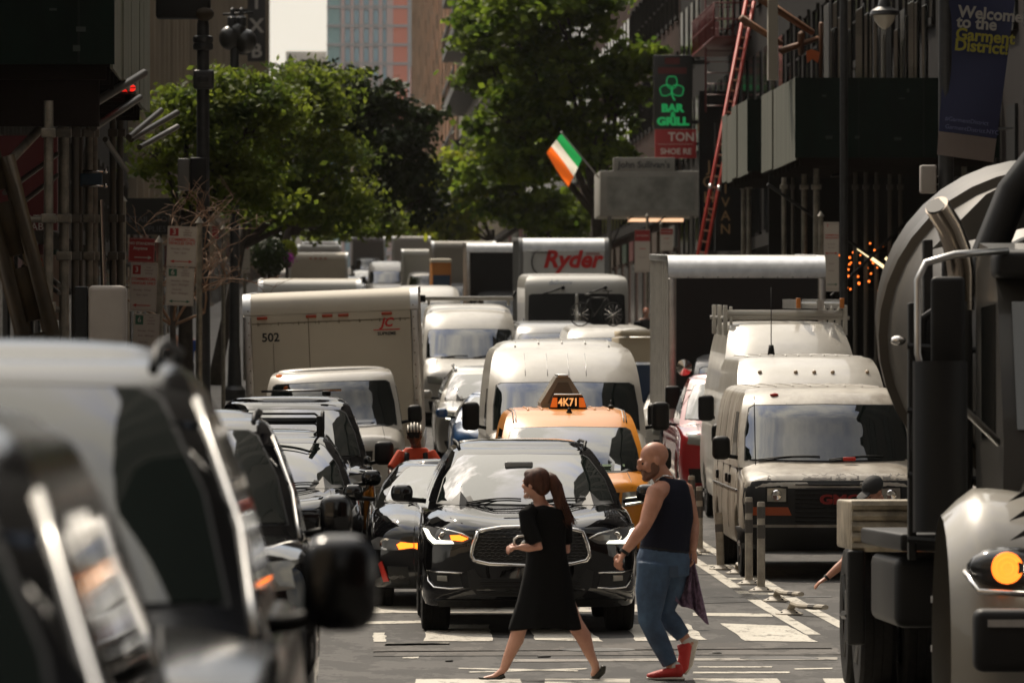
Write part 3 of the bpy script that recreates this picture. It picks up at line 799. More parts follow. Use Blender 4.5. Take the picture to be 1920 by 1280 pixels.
LEAF_A = leafmat('locust_leaf', (.145, .175, .020), (.05, .08, .012), .5)
LEAF_B = leafmat('dark_leaf', (.030, .045, .010), (.014, .024, .007), .25)
LEAF_C = leafmat('plane_leaf', (.14, .19, .018), (.045, .08, .010), .5)
LEAF_D = leafmat('lime_leaf', (.27, .29, .025), (.13, .17, .015), .55)
BARK = mat('bark', (.05, .038, .028), rough=.9, var=.3, vscale=6, bump=.5)
def tree(name, label, x, y, blobs, leafm, leaf=.13, n=9000, lean=(0, 0), trunk_r=.17, seed=1, aspect=.55, clump=.45):
    """blobs: (dx, dy, z, rx, ry, rz) ellipsoids that the foliage clumps fill"""
    rnd = np.random.RandomState(seed)
    t = thing(name, label, 'tree', (x, y, gz(y) + .12))
    mb = MB()
    zmin = min(b[2] for b in blobs)
    top = Vector((lean[0], lean[1], zmin))
    mb.tube([(0, 0, -.4), (0, 0, .3), tuple(top * .5), tuple(top)], [trunk_r * 1.3, trunk_r, trunk_r * .85, trunk_r * .7], 9)
    for b in blobs:
        c = Vector((b[0], b[1], b[2])); 
        mb.tube([tuple(top * .8), tuple(top * .5 + c * .5 + Vector((0, 0, -.2))), tuple(c)], [trunk_r * .55, trunk_r * .35, trunk_r * .15], 6)
        for k in range(5):
            a = rnd.rand() * 6.28; q = c + Vector((math.cos(a) * b[3] * .8, math.sin(a) * b[4] * .8, (rnd.rand() - .3) * b[5]))
            mb.tube([tuple(c * .7 + top * .3), tuple((c + q) / 2 + Vector((0, 0, .1))), tuple(q)], [trunk_r * .22, trunk_r * .14, trunk_r * .05], 5)
    mb.build('trunk', BARK, t, 0)
    vol = np.array([b[3] * b[4] * b[5] for b in blobs])**.7; vol /= vol.sum()
    nc = max(30, n // 95)
    C = []
    for i in range(nc):
        b = blobs[rnd.choice(len(blobs), p=vol)]
        u = rnd.normal(size=3); u /= np.linalg.norm(u); r = rnd.rand()**.42 * (.8 + .5 * rnd.rand()**2)
        C.append((b[0] + u[0] * r * b[3], b[1] + u[1] * r * b[4], b[2] + u[2] * r * b[5], clump * (.5 + rnd.rand())))
    C = np.array(C); ci = rnd.randint(0, nc, n)
    g = rnd.normal(size=(n, 3)) * .42
    P = C[ci, :3] + g * C[ci, 3:4] * np.array([1.3, 1.2, .5])
    a = rnd.normal(size=(n, 3)); a /= np.linalg.norm(a, axis=1)[:, None]
    up = rnd.normal(size=(n, 3)) * .6 + np.array([0, -.25, .7]); bb_ = np.cross(up, a); bb_ /= np.linalg.norm(bb_, axis=1)[:, None]
    s = leaf * (.6 + .8 * rnd.rand(n))[:, None]
    V = np.empty((n, 4, 3)); V[:, 0] = P - a * s; V[:, 1] = P - bb_ * s * aspect; V[:, 2] = P + a * s; V[:, 3] = P + bb_ * s * aspect
    me = bpy.data.meshes.new('crown'); me.vertices.add(4 * n); me.vertices.foreach_set('co', V.reshape(-1))
    me.loops.add(4 * n); me.loops.foreach_set('vertex_index', np.arange(4 * n)); me.polygons.add(n)
    me.polygons.foreach_set('loop_start', np.arange(0, 4 * n, 4)); me.polygons.foreach_set('loop_total', np.full(n, 4)); me.update(); me.validate()
    link('crown', me, leafm, t)
    return t
def blob(px, py, rpx, rpz, d, x0, ry=None, g=None):
    s = FPX / d; b = gz(d) + .12
    return (PX(px, d) - x0, 0, PZ(py, d) - b, rpx / s, ry or rpx / s, rpz / s)
def ptree(name, label, d, x, bl, lm, **k):
    tree(name, label, x, d, [blob(a, b, c, e, d, x) for a, b, c, e in bl], lm, **k)
ptree('honey_locust', 'feathery light green tree nearest on the left, behind the lamp post', 128, -3.0, [(350, 200, 85, 50), (440, 170, 80, 40), (300, 290, 60, 60), (420, 280, 90, 60), (500, 215, 60, 60), (470, 350, 80, 50), (380, 370, 60, 40)], LEAF_A, leaf=.075, n=15000, seed=3, clump=.42)
ptree('honey_locust', 'broad mid-green tree over the left kerb, middle of the left row', 165, -3.1, [(560, 230, 90, 80), (620, 330, 90, 70), (500, 330, 80, 70), (560, 400, 80, 40), (660, 400, 60, 35), (590, 160, 80, 35)], LEAF_A, leaf=.085, n=15000, seed=5, clump=.5, lean=(.8, 0))
ptree('dark_tree', 'dark leafy tree leaning over the street with a gap-toothed right edge', 225, -2.9, [(650, 190, 70, 60), (720, 180, 45, 50), (700, 270, 80, 60), (780, 240, 42, 55), (770, 330, 48, 60), (690, 360, 60, 50), (800, 390, 28, 40), (600, 150, 60, 30)], LEAF_B, leaf=.15, n=12000, seed=8, clump=.6, lean=(1.5, 0))
ptree('leafy_tree', 'dull green tree low behind the left vans', 300, -3.4, [(560, 400, 70, 45), (640, 420, 60, 35), (500, 400, 60, 50), (700, 410, 60, 30)], LEAF_A, leaf=.17, n=7000, seed=9, clump=.8)
ptree('plane_tree', 'big broad-leaved tree on the right, nearest the hanging flag', 236, 9.6, [(1150, 160, 70, 60), (1060, 110, 75, 60), (960, 60, 75, 60), (1010, 190, 80, 60), (1110, 270, 70, 50), (1000, 290, 75, 55), (1180, 110, 50, 40), (1060, 0, 120, 60), (930, 220, 50, 60), (1170, 350, 40, 40)], LEAF_C, leaf=.15, n=21000, seed=11, clump=.62, aspect=.8, trunk_r=.25)
ptree('plane_tree', 'second big tree on the right, behind and left of the flag', 285, 9.5, [(930, 330, 60, 50), (980, 390, 70, 40), (920, 120, 50, 70), (1040, 400, 60, 40), (900, 30, 40, 50), (960, 260, 60, 50)], LEAF_C, leaf=.17, n=12000, seed=12, clump=.7, aspect=.8)
ptree('lime_tree', 'bright lime-green tree far down the right side', 380, 9.3, [(850, 310, 35, 45), (840, 380, 55, 50), (890, 370, 40, 50), (800, 410, 35, 30), (860, 430, 50, 25)], LEAF_D, leaf=.22, n=7000, seed=14, clump=.9)
ptree('lime_tree', 'pale yellow-green tree farthest down the street between the rows', 520, -3.0, [(745, 330, 28, 45), (760, 400, 35, 40), (720, 410, 30, 30), (800, 420, 30, 25)], LEAF_D, leaf=.3, n=4500, seed=15, clump=1.2, lean=(1, 0))
ptree('dark_tree', 'dark trees closing the street low behind the far trucks', 640, 9, [(700, 425, 60, 22), (800, 440, 80, 22), (620, 430, 50, 25)], LEAF_A, leaf=.4, n=5000, seed=16, clump=1.6)
# bare twiggy tree beside the signs
def twigs():
    rnd = random.Random(4); d = 100; x0 = -2.55
    t = thing('bare_tree', 'bare brown twiggy sapling behind the parking signs', 'tree', (x0, d, gz(d) + .12))
    mb = MB()
    def grow(p, v, r, n_):
        q = p + v; mb.tube([tuple(p), tuple((p + q) / 2 + Vector((rnd.uniform(-.04, .04), rnd.uniform(-.05, .05), .02))), tuple(q)], [r, r * .85, r * .7], 5)
        if n_ == 0: return
        for k in range(3 if n_ > 1 else 2):
            a = Vector((rnd.uniform(-1, 1) + .0, rnd.uniform(-.8, .8), rnd.uniform(-.25, .9))).normalized()
            grow(q, (v.normalized() * .5 + a).normalized() * v.length * rnd.uniform(.62, .9), r * .62, n_ - 1)
    mb2 = MB().tube([(0, 0, -.3), (.02, 0, 1.2), (0, 0, 2.9)], [.07, .05, .045], 8)
    mb2.build('trunk', BARK, t, 0)
    for v in ((-.35, 0, .6), (.35, .1, .5), (.1, -.2, .75), (-.45, 0, .25), (.5, 0, .2)): grow(Vector((0, 0, 2.5)), Vector(v), .028, 4)
    mb.build('twigs', mat('twig', (.25, .15, .09), rough=.8), t, 0)
twigs()
def bushes():
    for k, (px, py, d, lm, lab) in enumerate(((505, 490, 175, LEAF_B, 'dark clipped bush beside the white vans on the left kerb'), (538, 478, 200, LEAF_D, 'yellow-green potted shrub above the magenta flowers'))):
        x = PX(px, d); t = thing('shrub', lab, 'plant', (x, d, gz(d) + .14)); s = FPX / d
        h = PZ(py, d) - gz(d)
        rnd = np.random.RandomState(k); mb = MB()
        for i in range(1400):
            u = rnd.normal(size=3); u /= np.linalg.norm(u); p = u * rnd.rand()**.3 * np.array([.42, .42, .42]) * (1.3 if k == 0 else .8) + np.array([0, 0, h])
            a = rnd.normal(size=3); a /= np.linalg.norm(a); b = np.cross(a, u); q = .06
            mb.add([p - a * q, p - b * q, p + a * q, p + b * q], [(0, 1, 2, 3)])
        mb.build('foliage', lm, t, norm=False)
        MB().tube([(0, 0, 0), (0, 0, h)], .05, 6).build('stem', BARK, t, 0)
        MB().lathe([(.001, 0), (.28, 0), (.36, .6), (.001, .58)], 12).build('pot', T_GREY, t, 30)
    d = 197; x = PX(538, d); t = thing('flower_basket', 'hanging basket of magenta flowers on the left kerb', 'flowers', (x, d, gz(d) + .14)); mb = MB(); rnd = np.random.RandomState(9)
    h = PZ(493, d) - gz(d)
    for i in range(500):
        u = rnd.normal(size=3) * np.array([.09, .09, .08]) + np.array([0, 0, h]); mb.ball(tuple(u), .022, 4, 3)
    mb.build('blossoms', mat('magenta', (.45, .03, .38), .6), t, norm=False)
    MB().lathe([(.001, h - .3), (.12, h - .28), (.16, h - .1), (.001, h - .1)], 10).build('basket', BARK, t, 0)
    MB().tube([(0, 0, -.1), (0, 0, h)], .025, 6).build('pole', POLEM, t, 0)
bushes()
# ------------------------------------------------------------------ the traffic
def var(sp, **k): d = dict(sp); d.update(k); return d
SILVER = mat('silver_paint', (.30, .28, .24), rough=.3, metal=.5, coat=.8)
BLUEP = mat('blue_paint', (.02, .07, .18), rough=.3, coat=1)
REDP = mat('red_paint', (.30, .010, .012), rough=.3, coat=1)
ORANGE = mat('taxi_orange', (.64, .225, .008), rough=.35, coat=.35)
GREYP = mat('grey_paint', (.13, .13, .13), rough=.35, coat=.6)
BEIGE = mat('beige_paint', (.50, .42, .30), rough=.5)
OFFW = mat('off_white_box', (.52, .46, .36), rough=.5, var=.06, vscale=.8)
BLACKF = mat('black_face', (.004, .004, .004), rough=.7)
GRILLEM = mat('grille_mesh', (.006, .006, .006), rough=.4)
TEXTK = mat('black_lettering', (.015, .015, .015), rough=.6)
TEXTR = mat('red_lettering', (.55, .015, .015), rough=.5)

# --- hero: black crossover at the crossing
CROSS = 'black cars waiting in the near rows'
root, sh = vehicle('crossover_car', 'shiny black crossover with big chrome-framed mesh grille right behind the walkers', 'car', 1.72, 56.6, SUV, BLACKP)
G = [(-.46, .905), (-.30, .93), (0, .94), (.30, .93), (.46, .905), (.50, .80), (.52, .70), (.49, .655), (.36, .625), (0, .612), (-.36, .625), (-.49, .655), (-.52, .70), (-.50, .80)]
gr = sh.patch(G, 'F', .004, 'grille', GRILLEM, root, res=.05)
m_ = MB()
for r_ in range(11):
    z_ = .64 + r_ * .027
    hwz = .47 + (.03 if .66 < z_ < .8 else 0)
    k = int(hwz * 2 / .055)
    for i in range(k):
        x0 = -hwz + i * .055 + (.0275 if r_ % 2 else 0)
        m_.tube([sh.hit(x0, z_, 'F', .018), sh.hit(x0 + .0275, z_ + .011, 'F', .02), sh.hit(x0 + .055, z_, 'F', .018)], .0045, 4)
m_.build('grille_mesh', mat('grille_gloss', (.03, .03, .03), rough=.2, coat=1), gr, 0)
sh.line(G, 'F', .020, 'grille_frame', CHROME, root, off=.018, closed=True, res=.04, n=8)
em = MB(); em.lathe([(.062, -.006), (.072, 0), (.062, .006), (.05, 0), (.062, -.006)], 20); o = em.build('emblem', CHROME, root, 40)
p = sh.hit(0, .80, 'F', .03); o.location = p; o.rotation_euler = (R(90), 0, 0); o.scale = (1.25, .75, 1)
MB().prism([(-.02, -.045), (0, .03), (.02, -.045), (0, -.03)], -.004, .004).build('emblem_peak', CHROME, o)
for s_ in (-1, 1):
    f_ = (lambda q: q if s_ > 0 else mir(q))
    hl = sh.patch(f_([(.515, .845), (.60, .80), (.86, .79), (.90, .83), (.945, .93), (.935, .95), (.80, .925), (.60, .885)]), 'F', .012, 'headlight', LAMPG, root, res=.05)
    sh.line(f_([(.515, .850), (.60, .888), (.80, .930), (.935, .955)]), 'F', .008, 'headlight_trim', CHROME, hl, off=.012)
    sh.patch(f_([(.67, .803), (.84, .798), (.885, .84), (.925, .925), (.895, .915), (.855, .855), (.82, .826), (.69, .825)]), 'F', .022, 'running_light', LED, hl, res=.04)
    sh.patch(f_([(.545, .846), (.60, .822), (.69, .832), (.70, .868), (.62, .875)]), 'F', .020, 'turn_signal', AMBER_ON if s_ < 0 else LAMPC, hl, res=.05)
    pj = MB().lathe([(.001, .0), (.032, .004), (.036, .012), (.04, 0)], 16).build('projector', CHROME, hl, 30)
    pj.location = sh.hit(s_ * .765, .862, 'F', .012); pj.rotation_euler = (R(90), 0, 0)
    # fog lamp pocket
    pk = sh.patch(f_([(.60, .42), (.84, .43), (.90, .55), (.62, .53)]), 'F', .005, 'fog_pocket', BLACKF, root, res=.06)
    sh.line(f_([(.60, .545), (.80, .548), (.90, .56), (.89, .47), (.84, .415), (.70, .405), (.59, .415)]), 'F', .013, 'fog_trim', CHROME, pk, off=.012, flat=.7)
    fg = sh.patch(f_([(.73, .47), (.81, .475), (.81, .52), (.73, .52)]), 'F', .02, 'fog_lamp', LAMPC, pk, res=.05)
    sh.line([(s_ * .60, .98), (s_ * .70, 1.02), (s_ * .74, 1.08)], 'F', .004, 'hood_seam', TRIM, root, off=.001)
sh.patch([(-.46, .34), (.46, .34), (.54, .43), (.56, .56), (.50, .585), (.44, .50), (-.44, .50), (-.50, .585), (-.56, .56), (-.54, .43)], 'F', .005, 'lower_intake', BLACKF, root, res=.06)
for z_ in (.38, .43, .47): sh.line([(-.44, z_), (.44, z_)], 'F', .007, 'intake_bar', TRIM, root, off=.014)
sh.patch([(-.80, .25), (.80, .25), (.86, .31), (-.86, .31)], 'F', .012, 'bumper_lip', TRIM, root, res=.1)
roof_rails(sh, 2.6, 4.5, m=TRIM, h=.03, r=.016)
# rear-view mirror and stickers behind the windshield
o = MB().box(-.13, .13, -.02, .02, -.035, .035, c=.02).build('rear_view_mirror', mat('mirror_back', (.25, .25, .24), .3), root, 0); o.location = sh.hit(-.05, 1.455, 'F', .012)

# --- black sedan behind it
root, sh = vehicle('sedan_car', 'black sedan with lit orange turn signal squeezed behind the crossover', 'car', 1.22, 62.2, SEDAN, BLACKP)
for s_ in (-1, 1):
    f_ = (lambda q: q if s_ > 0 else mir(q))
    hl = sh.patch(f_([(.42, .60), (.60, .575), (.84, .58), (.87, .66), (.80, .70), (.55, .67)]), 'F', .012, 'headlight', LAMPG, root, res=.05)
    sh.patch(f_([(.43, .61), (.60, .585), (.62, .63), (.58, .655), (.45, .645)]), 'F', .024, 'turn_signal', AMBER_ON if s_ < 0 else LAMPC, hl, res=.04)
    o = MB().lathe([(.045, 0), (.058, .01), (.058, .014), (.04, .004)], 18).build('projector', CHROME, hl, 30); o.location = sh.hit(s_ * .73, .635, 'F', .014); o.rotation_euler = (R(90), 0, 0)
    sh.patch(f_([(.70, .28), (.75, .27), (.80, .44), (.77, .47)]), 'F', .014, 'reflector', REDL, root, res=.05)
    sh.patch(f_([(.5, .25), (.68, .26), (.72, .42), (.52, .42)]), 'F', .006, 'vent', BLACKF, root, res=.07)
sh.patch([(-.34, .38), (.34, .38), (.40, .56), (-.40, .56)], 'F', .006, 'grille', GRILLEM, root, res=.07)
sh.line([(-.34, .38), (.34, .38), (.40, .56), (-.40, .56)], 'F', .014, 'grille_frame', CHROME, root, off=.012, closed=True)

# --- orange taxi
TAXI = var(VAN, st=[(0, .72, .36, .86, .98), (.07, .83, .30, .92, 1.03), (.35, .86, .28, .98, 1.08), (.9, .865, .28, 1.06, 1.14), (4.4, .865, .3, 1.1, 1.12), (4.6, .84, .36, 1.05, 1.08)],
           cab=[(1.05, .85, 4.58, .845), (1.35, 1.18, 4.58, .80), (1.62, 1.62, 4.55, .745), (1.74, 1.95, 4.5, .70), (1.77, 2.1, 4.45, .66)], ws=(1.14, 1.60), crown=.05, bow=.2, wr=.32, ww=.2, wipers=((-.7, -.05), (.0, .7)),
           side=((1.7, 2.4, 1.14, 1.58, .3), (2.5, 3.4, 1.14, 1.58, 0)))
root, sh = vehicle('taxi', 'orange yellow-cab van with lit 4K71 roof sign behind the black crossover', 'taxi', 2.65, 70.6, TAXI, ORANGE)
plain_front(sh, .45, .92, .8, lit=True)
roof_ribs(sh, (-.46, -.30, .30, .46), 2.3, 4.2, ORANGE, r=.014)
for s_ in (-1, 1):
    for dx in (.0, .03): MB().tube([sh.hit(s_ * (.61 + dx), y, 'T', .004) for y in np.linspace(1.9, 4.3, 12)], .008, 5).build('roof_gutter', TRIM if dx else WHITE, root, 0)
zt = 1.84
rs = MB().prism([(-.22, 0), (.22, 0), (.17, .15), (-.17, .15)], 2.15, 2.32).build('roof_sign', TRIM, root)
rs.location = (0, .3, zt - .03)
MB().box(-.16, .16, 2.14, 2.33, .152, .172, c=.008).build('sign_cap', ALU, rs, 0)
for s_ in (-1, 1): MB().prism([(s_ * .125, .02), (s_ * .205, .02), (s_ * .175, .13), (s_ * .125, .13)], 2.13, 2.149).build('roof_marker', mat('marker_orange', (.7, .12, .01), .3, emit=(1, .2, .02), es=.5), rs)
text('4K71', 'number_lettering', .125, (0, 2.142, .075), FRONT, mat('lit_orange_digits', (.8, .35, .1), .5, emit=(1, .45, .15), es=1.1), rs, depth=.003, xs=.85, bold=.003)
an = MB().tube([(0, 0, 0), (0, 0, .05)], [.03, .012], 8); an.tube([(0, 0, .04), (0, .03, .17)], .006, 5); an.ball((0, 0, .0), (.035, .035, .02), 8, 5)
o = an.build('aerial', TRIM, root, 0); o.location = (0, 2.12, zt - .06)
an2 = MB().ball((0, 0, .02), (.035, .05, .03), 8, 5); an2.tube([(0, 0, .03), (0, .02, .10)], [.012, .008], 6); o = an2.build('aerial', TRIM, root, 0); o.location = (.50, 2.7, zt - .03)
ad = MB().prism([(-.25, 0), (.25, 0), (.26, .05), (.075, .35), (-.075, .35), (-.26, .05)], 0, 1.1).build('advert_topper', mat('topper_grey', (.24, .22, .18), .4), root); ad.location = (-.04, 2.95, zt - .02)
MB().prism([(-.18, .05), (.17, .05), (.055, .29), (-.06, .29)], -.012, 0).build('topper_end', mat('topper_dark', (.10, .085, .065), .5), ad)
MB().box(-.06, .06, -.02, 1.12, .351, .38, c=.01).build('topper_cap', ALU, ad, 0)
MB().box(-.34, .34, .1, 1.0, -.05, .0).build('topper_base', TRIM, ad)
for x_ in (.32, .47): sh.patch([(x_, 1.16), (x_ + .11, 1.16), (x_ + .11, 1.20), (x_, 1.20)], 'F', .016, 'windshield_sticker', mat('sticker', (.25, .35, .2), .6), root)

# --- white high van behind the taxi
root, sh = vehicle('cargo_van', 'large white high-roof van directly behind the orange taxi', 'van', 2.90, 79.5, var(HIVAN, crown=.10), WHITE, group='white vans')
plain_front(sh, .55, 1.0, .95)
for x_ in (-.5, -.22, .05, .27): sh.line([(x_, 2.12), (x_, 2.40)], 'F', .005, 'roof_seam', GREYP, root, off=.0)
roof_ribs(sh, (-.6, -.3, 0, .3, .6), 2.6, 5.5, WHITE)
# --- blue car, silver suv, far rack van
root, sh = vehicle('small_car', 'blue car peeking out left of the big white van', 'car', 2.80, 104, var(SEDAN, crown=.06), BLUEP)
plain_front(sh, .35, .68, .8, lit=True)
root, sh = vehicle('crossover_car', 'silver crossover with lit headlamps between the box truck and the white van', 'car', 2.72, 111.5, SUV, SILVER)
plain_front(sh, .45, .93, .88, lit=True)
roof_rails(sh, 2.6, 4.4)
root, sh = vehicle('cargo_van', 'white high-roof van with a rack bar across its roof, beyond the silver crossover', 'van', 2.83, 134, HIVAN, WHITE, group='white vans')
plain_front(sh, .55, 1.05, .95)
rk = MB().box(-.95, .95, -.05, .05, 0, .09, c=.02)
rk.tube([(-.85, 0, -.1), (-.85, 0, 0)], .03, 6); rk.tube([(.85, 0, -.1), (.85, 0, 0)], .03, 6)
o = rk.build('roof_rack', WHITE, root, 0); o.location = (0, 2.6, 2.63)
MB().tube([(.93, 0, .03), (1.0, 0, .2)], .03, 6).build('rack_stop', TRIM, o, 0); MB().box(-1.05, -.92, -.06, .06, -.04, .12, c=.02).build('rack_clamp', TRIM, o, 0)

# --- dirty white van on the right
GMC = var(VAN, st=[(0, .90, .42, .98, 1.06), (.05, .97, .36, 1.03, 1.12), (.25, .995, .34, 1.08, 1.17), (.6, 1.0, .34, 1.13, 1.24), (.95, 1.0, .34, 1.18, 1.30), (5.4, 1.0, .36, 1.3, 1.32), (5.65, .98, .4, 1.25, 1.3)],
          cab=[(1.2, .62, 5.6, .985), (1.55, .90, 5.6, .955), (1.88, 1.18, 5.58, .905), (2.0, 1.42, 5.55, .86), (2.04, 1.62, 5.5, .82)], bow=.10, ws=(1.29, 1.87))
root, sh = vehicle('work_van', 'dirty white work van with black grille and peeling paint on its hood edge', 'van', 5.42, 69.6, GMC, DIRTYW)
fm = sh.patch([(-.96, .60), (.96, .60), (.98, .86), (.96, 1.05), (.80, 1.075), (-.80, 1.075), (-.96, 1.05), (-.98, .86)], 'F', .006, 'grille_surround', BLACKF, root, res=.07)
for z_ in np.linspace(.64, 1.03, 9): sh.line([(-.42, z_), (.42, z_)], 'F', .009, 'grille_slat', TRIM, fm, off=.016)
for s_ in (-1, 1):
    f_ = (lambda q: q if s_ > 0 else mir(q))
    b_ = sh.patch(f_([(.50, .83), (.74, .83), (.74, 1.01), (.50, 1.01)]), 'F', .012, 'headlight_bezel', TRIM, root, res=.07)
    sh.patch(f_([(.52, .85), (.72, .85), (.72, .99), (.52, .99)]), 'F', .022, 'headlight', LAMPC, root, res=.06)
    o = MB().lathe([(.001, 0), (.05, .012), (.06, .0)], 14).build('reflector_bowl', CHROME, root, 30); o.location = sh.hit(s_ * .62, .92, 'F', .026); o.rotation_euler = (R(90), 0, 0)
    sh.patch(f_([(.46, .70), (.92, .70), (.92, .79), (.50, .79)]), 'F', .014, 'turn_signal', mat('amber_dim', (.28, .05, .01), .3), root, res=.07)
text('GMC', 'maker_badge', .14, sh.hit(.06, .87, 'F', .03), FRONT, mat('badge_red', (.22, .012, .01), .4), root, depth=.012, xs=1.4, bold=.006)
sh.patch([(-.95, .36), (.95, .36), (1.0, .57), (-1.0, .57)], 'F', .05, 'bumper', TRIM, root, res=.1)
rnd = random.Random(3)
for x0, x1 in ((-.34, -.02), (.02, .14), (.18, .28), (.42, .50), (.54, .66), (.68, .80), (.82, .93), (-.72, -.68)):
    z0 = 1.085; n_ = 8
    q = [(x0 + (x1 - x0) * i / n_, z0 + rnd.uniform(-.005, .01)) for i in range(n_ + 1)] + [(x1 - (x1 - x0) * i / n_, z0 + .045 + rnd.uniform(-.02, .025)) for i in range(n_ + 1)]
    sh.patch(q, 'F', .003, 'bare_paint_patch', mat('peeled_primer', (.12, .11, .10), .7), root, thick=.006, res=.04)
roof_ribs(sh, np.linspace(-.68, .68, 8), 2.1, 5.4, DIRTYW, r=.011)
o = MB().ball((0, 0, .0), (.05, .03, .022), 8, 5).build('roof_marker', REDL, root, 0); o.location = sh.hit(-.55, 1.45, 'T', .01)
o = MB().box(-.07, .07, -.015, .015, -.02, .02, c=.01).build('washer_cap', REDL, root, 0); o.location = (.22, .62, 1.30)
o = MB().tube([(0, 0, 0), (-.01, .1, .75)], .006, 5).build('aerial', TRIM, root, 0); o.location = (-.82, .5, 1.24)
for y_ in (1.25, 2.45, 3.6, 4.7): sh.line([(y_, .5), (y_, 1.9)], 'L', .006, 'door_seam', TRIM, root, off=-.002, res=.15)
sh.line([(.9, .95), (5.3, .95)], 'L', .012, 'side_moulding', GREYP, root, off=.002, res=.2)
for y_ in (2.2, 2.7, 4.4):
    o = MB().box(-.02, .01, -.07, .07, -.05, .05, c=.012).build('door_handle', TRIM, root, 0); o.location = sh.hit(y_, 1.05, 'L', .01)

# --- second van behind it, with marker lamps
root, sh = vehicle('shuttle_van', 'white ribbed-roof van with five marker lamps behind the dirty work van', 'van', 5.90, 77.9, var(GMC, cab=[(1.2, .62, 5.6, .985), (1.55, .90, 5.6, .96), (1.92, 1.22, 5.58, .92), (2.2, 1.7, 5.56, .88), (2.32, 2.05, 5.5, .84)], ws=(1.29, 1.90), crown=.07), WHITE)
plain_front(sh, .5, 1.0, .95)
roof_ribs(sh, np.linspace(-.72, .72, 10), 2.5, 5.4, WHITE, r=.012)
for x_ in (-.62, -.18, .05, .28, .72):
    o = MB().ball((0, 0, 0), (.028, .03, .026), 8, 5).build('marker_lamp', mat('marker_clear', (.50, .38, .26), .3), root, 0); o.location = sh.hit(x_, 2.17, 'F', .01)
o = MB().tube([(0, 0, 0), (0, 0, .85)], .007, 5).tube([(0, 0, -.02), (0, 0, .12)], [.05, .03], 8).build('aerial', TRIM, root, 0); o.location = (-.38, 3.2, 2.39)
# --- rack van
root, sh = vehicle('rack_van', 'white van carrying a ladder rack and folded ladder on its roof', 'van', 6.28, 86.5, var(HIVAN, crown=.05, cab=[(1.35, .75, 5.88, 1.0), (1.75, 1.12, 5.88, .97), (2.1, 1.5, 5.88, .92), (2.45, 1.95, 5.86, .86), (2.74, 2.5, 5.8, .78)]), WHITE)
plain_front(sh, .55, 1.0, .95)
t_ = root; rk = MB()
for y_ in (2.9, 4.2, 5.5):
    rk.tube([(-.9, y_, 2.84), (.9, y_, 2.84)], .03, 6)
    for s_ in (-1, 1): rk.box(s_ * .84 - .03, s_ * .84 + .03, y_ - .04, y_ + .04, 2.6, 3.02, c=.01); rk.box(s_ * .76 - .02, s_ * .76 + .02, y_ - .03, y_ + .03, 2.6, 3.0, c=.01)
rk.box(-.80, .80, 2.86, 2.9, 2.86, 2.95); rk.box(-.80, .80, 4.16, 4.2, 2.86, 2.95)
rk.box(-.02, .02, 2.9, 5.5, 2.86, 2.90)
rk.build('ladder_rack', mat('rack_white', (.55, .53, .48), .5), t_, 0)
t_ = thing('folded_ladder', 'folded ladder with orange ends lying on the rack van roof', 'ladder', (6.28 + .48, 86.5, gz(86.5)), (slope(86.5, 92), 0, 0))
ld = MB()
for x_ in (-.30, -.02, .02, .30): ld.box(x_ - .03, x_ + .03, 2.7, 5.6, 2.97, 3.10)
for j in range(9): ld.tube([(-.3, 2.9 + j * .3, 3.05), (.3, 2.9 + j * .3, 3.05)], .015, 5)
ld.build('rails', ALU, t_)
for x_ in (-.31, .30): MB().box(x_ - .03, x_ + .03, 2.66, 2.75, 2.98, 3.12, c=.01).build('end_cap', mat('cap_orange', (.5, .16, .02), .5), t_, 0)

# --- red pickup
PICK = var(BIGSUV, cab=[(1.17, 1.35, 3.6, .93), (1.45, 1.72, 3.55, .86), (1.72, 2.12, 3.5, .765), (1.86, 2.38, 3.45, .70), (1.885, 2.55, 3.4, .66)], mz=1.2, msize=(.24, .34), mout=.26, mmat=TRIM,
           side=((1.95, 2.7, 1.28, 1.7, .35), (2.78, 3.4, 1.28, 1.72, 0)))
root, sh = vehicle('pickup_truck', 'red pickup mostly hidden left of the rack van', 'pickup', 6.05, 93.8, PICK, REDP)
plain_front(sh, .6, 1.08, .93, grille=CHROME)

# --- left row of black cars
root, sh = vehicle('sport_utility_car', 'nearest, hugely blurred black vehicle in the bottom left corner', 'car', -1.20, 7.2, var(BIGSUV, wsglass=GLASS_NEAR), BLACKN, z=.51)
plain_front(sh, .6, 1.08, .93, grille=CHROME)
sh.line([(-.90, 1.2), (-.86, 1.45), (-.745, 1.76)], 'F', .008, 'pillar_highlight', ALU, root, off=.004); sh.line([(.90, 1.2), (.86, 1.45), (.745, 1.76)], 'F', .008, 'pillar_highlight', ALU, root, off=.004)  # bright strips stand in for the highlights on the pillars
root, sh = vehicle('sport_utility_car', 'second blurred black vehicle on the left with pale reflecting windshield and roof rails', 'car', -1.09, 13.2, var(BIGSUV, wsglass=GLASS_NEAR), BLACKN, z=.62)
plain_front(sh, .6, 1.08, .93, grille=CHROME); roof_rails(sh, 2.6, 4.9, m=TRIM, h=.03, r=.014)
sh.line([(-.90, 1.2), (-.86, 1.45), (-.745, 1.76)], 'F', .008, 'pillar_highlight', ALU, root, off=.004); sh.line([(.90, 1.2), (.86, 1.45), (.745, 1.76)], 'F', .008, 'pillar_highlight', ALU, root, off=.004)  # pillar highlights again, laid on as metal strips
root, sh = vehicle('sport_utility_car', 'third dark vehicle on the left, half hidden, with a highlight strip along its pillar and big black mirror', 'car', -1.10, 33.2, BIGSUV, BLACKP)
plain_front(sh, .6, 1.08, .93, grille=CHROME); roof_rails(sh, 2.6, 4.9, m=TRIM, h=.03, r=.014)
sh.line([(.90, 1.2), (.86, 1.45), (.745, 1.76)], 'F', .008, 'pillar_highlight', ALU, root, off=.004)  # strip in place of the highlight along this pillar
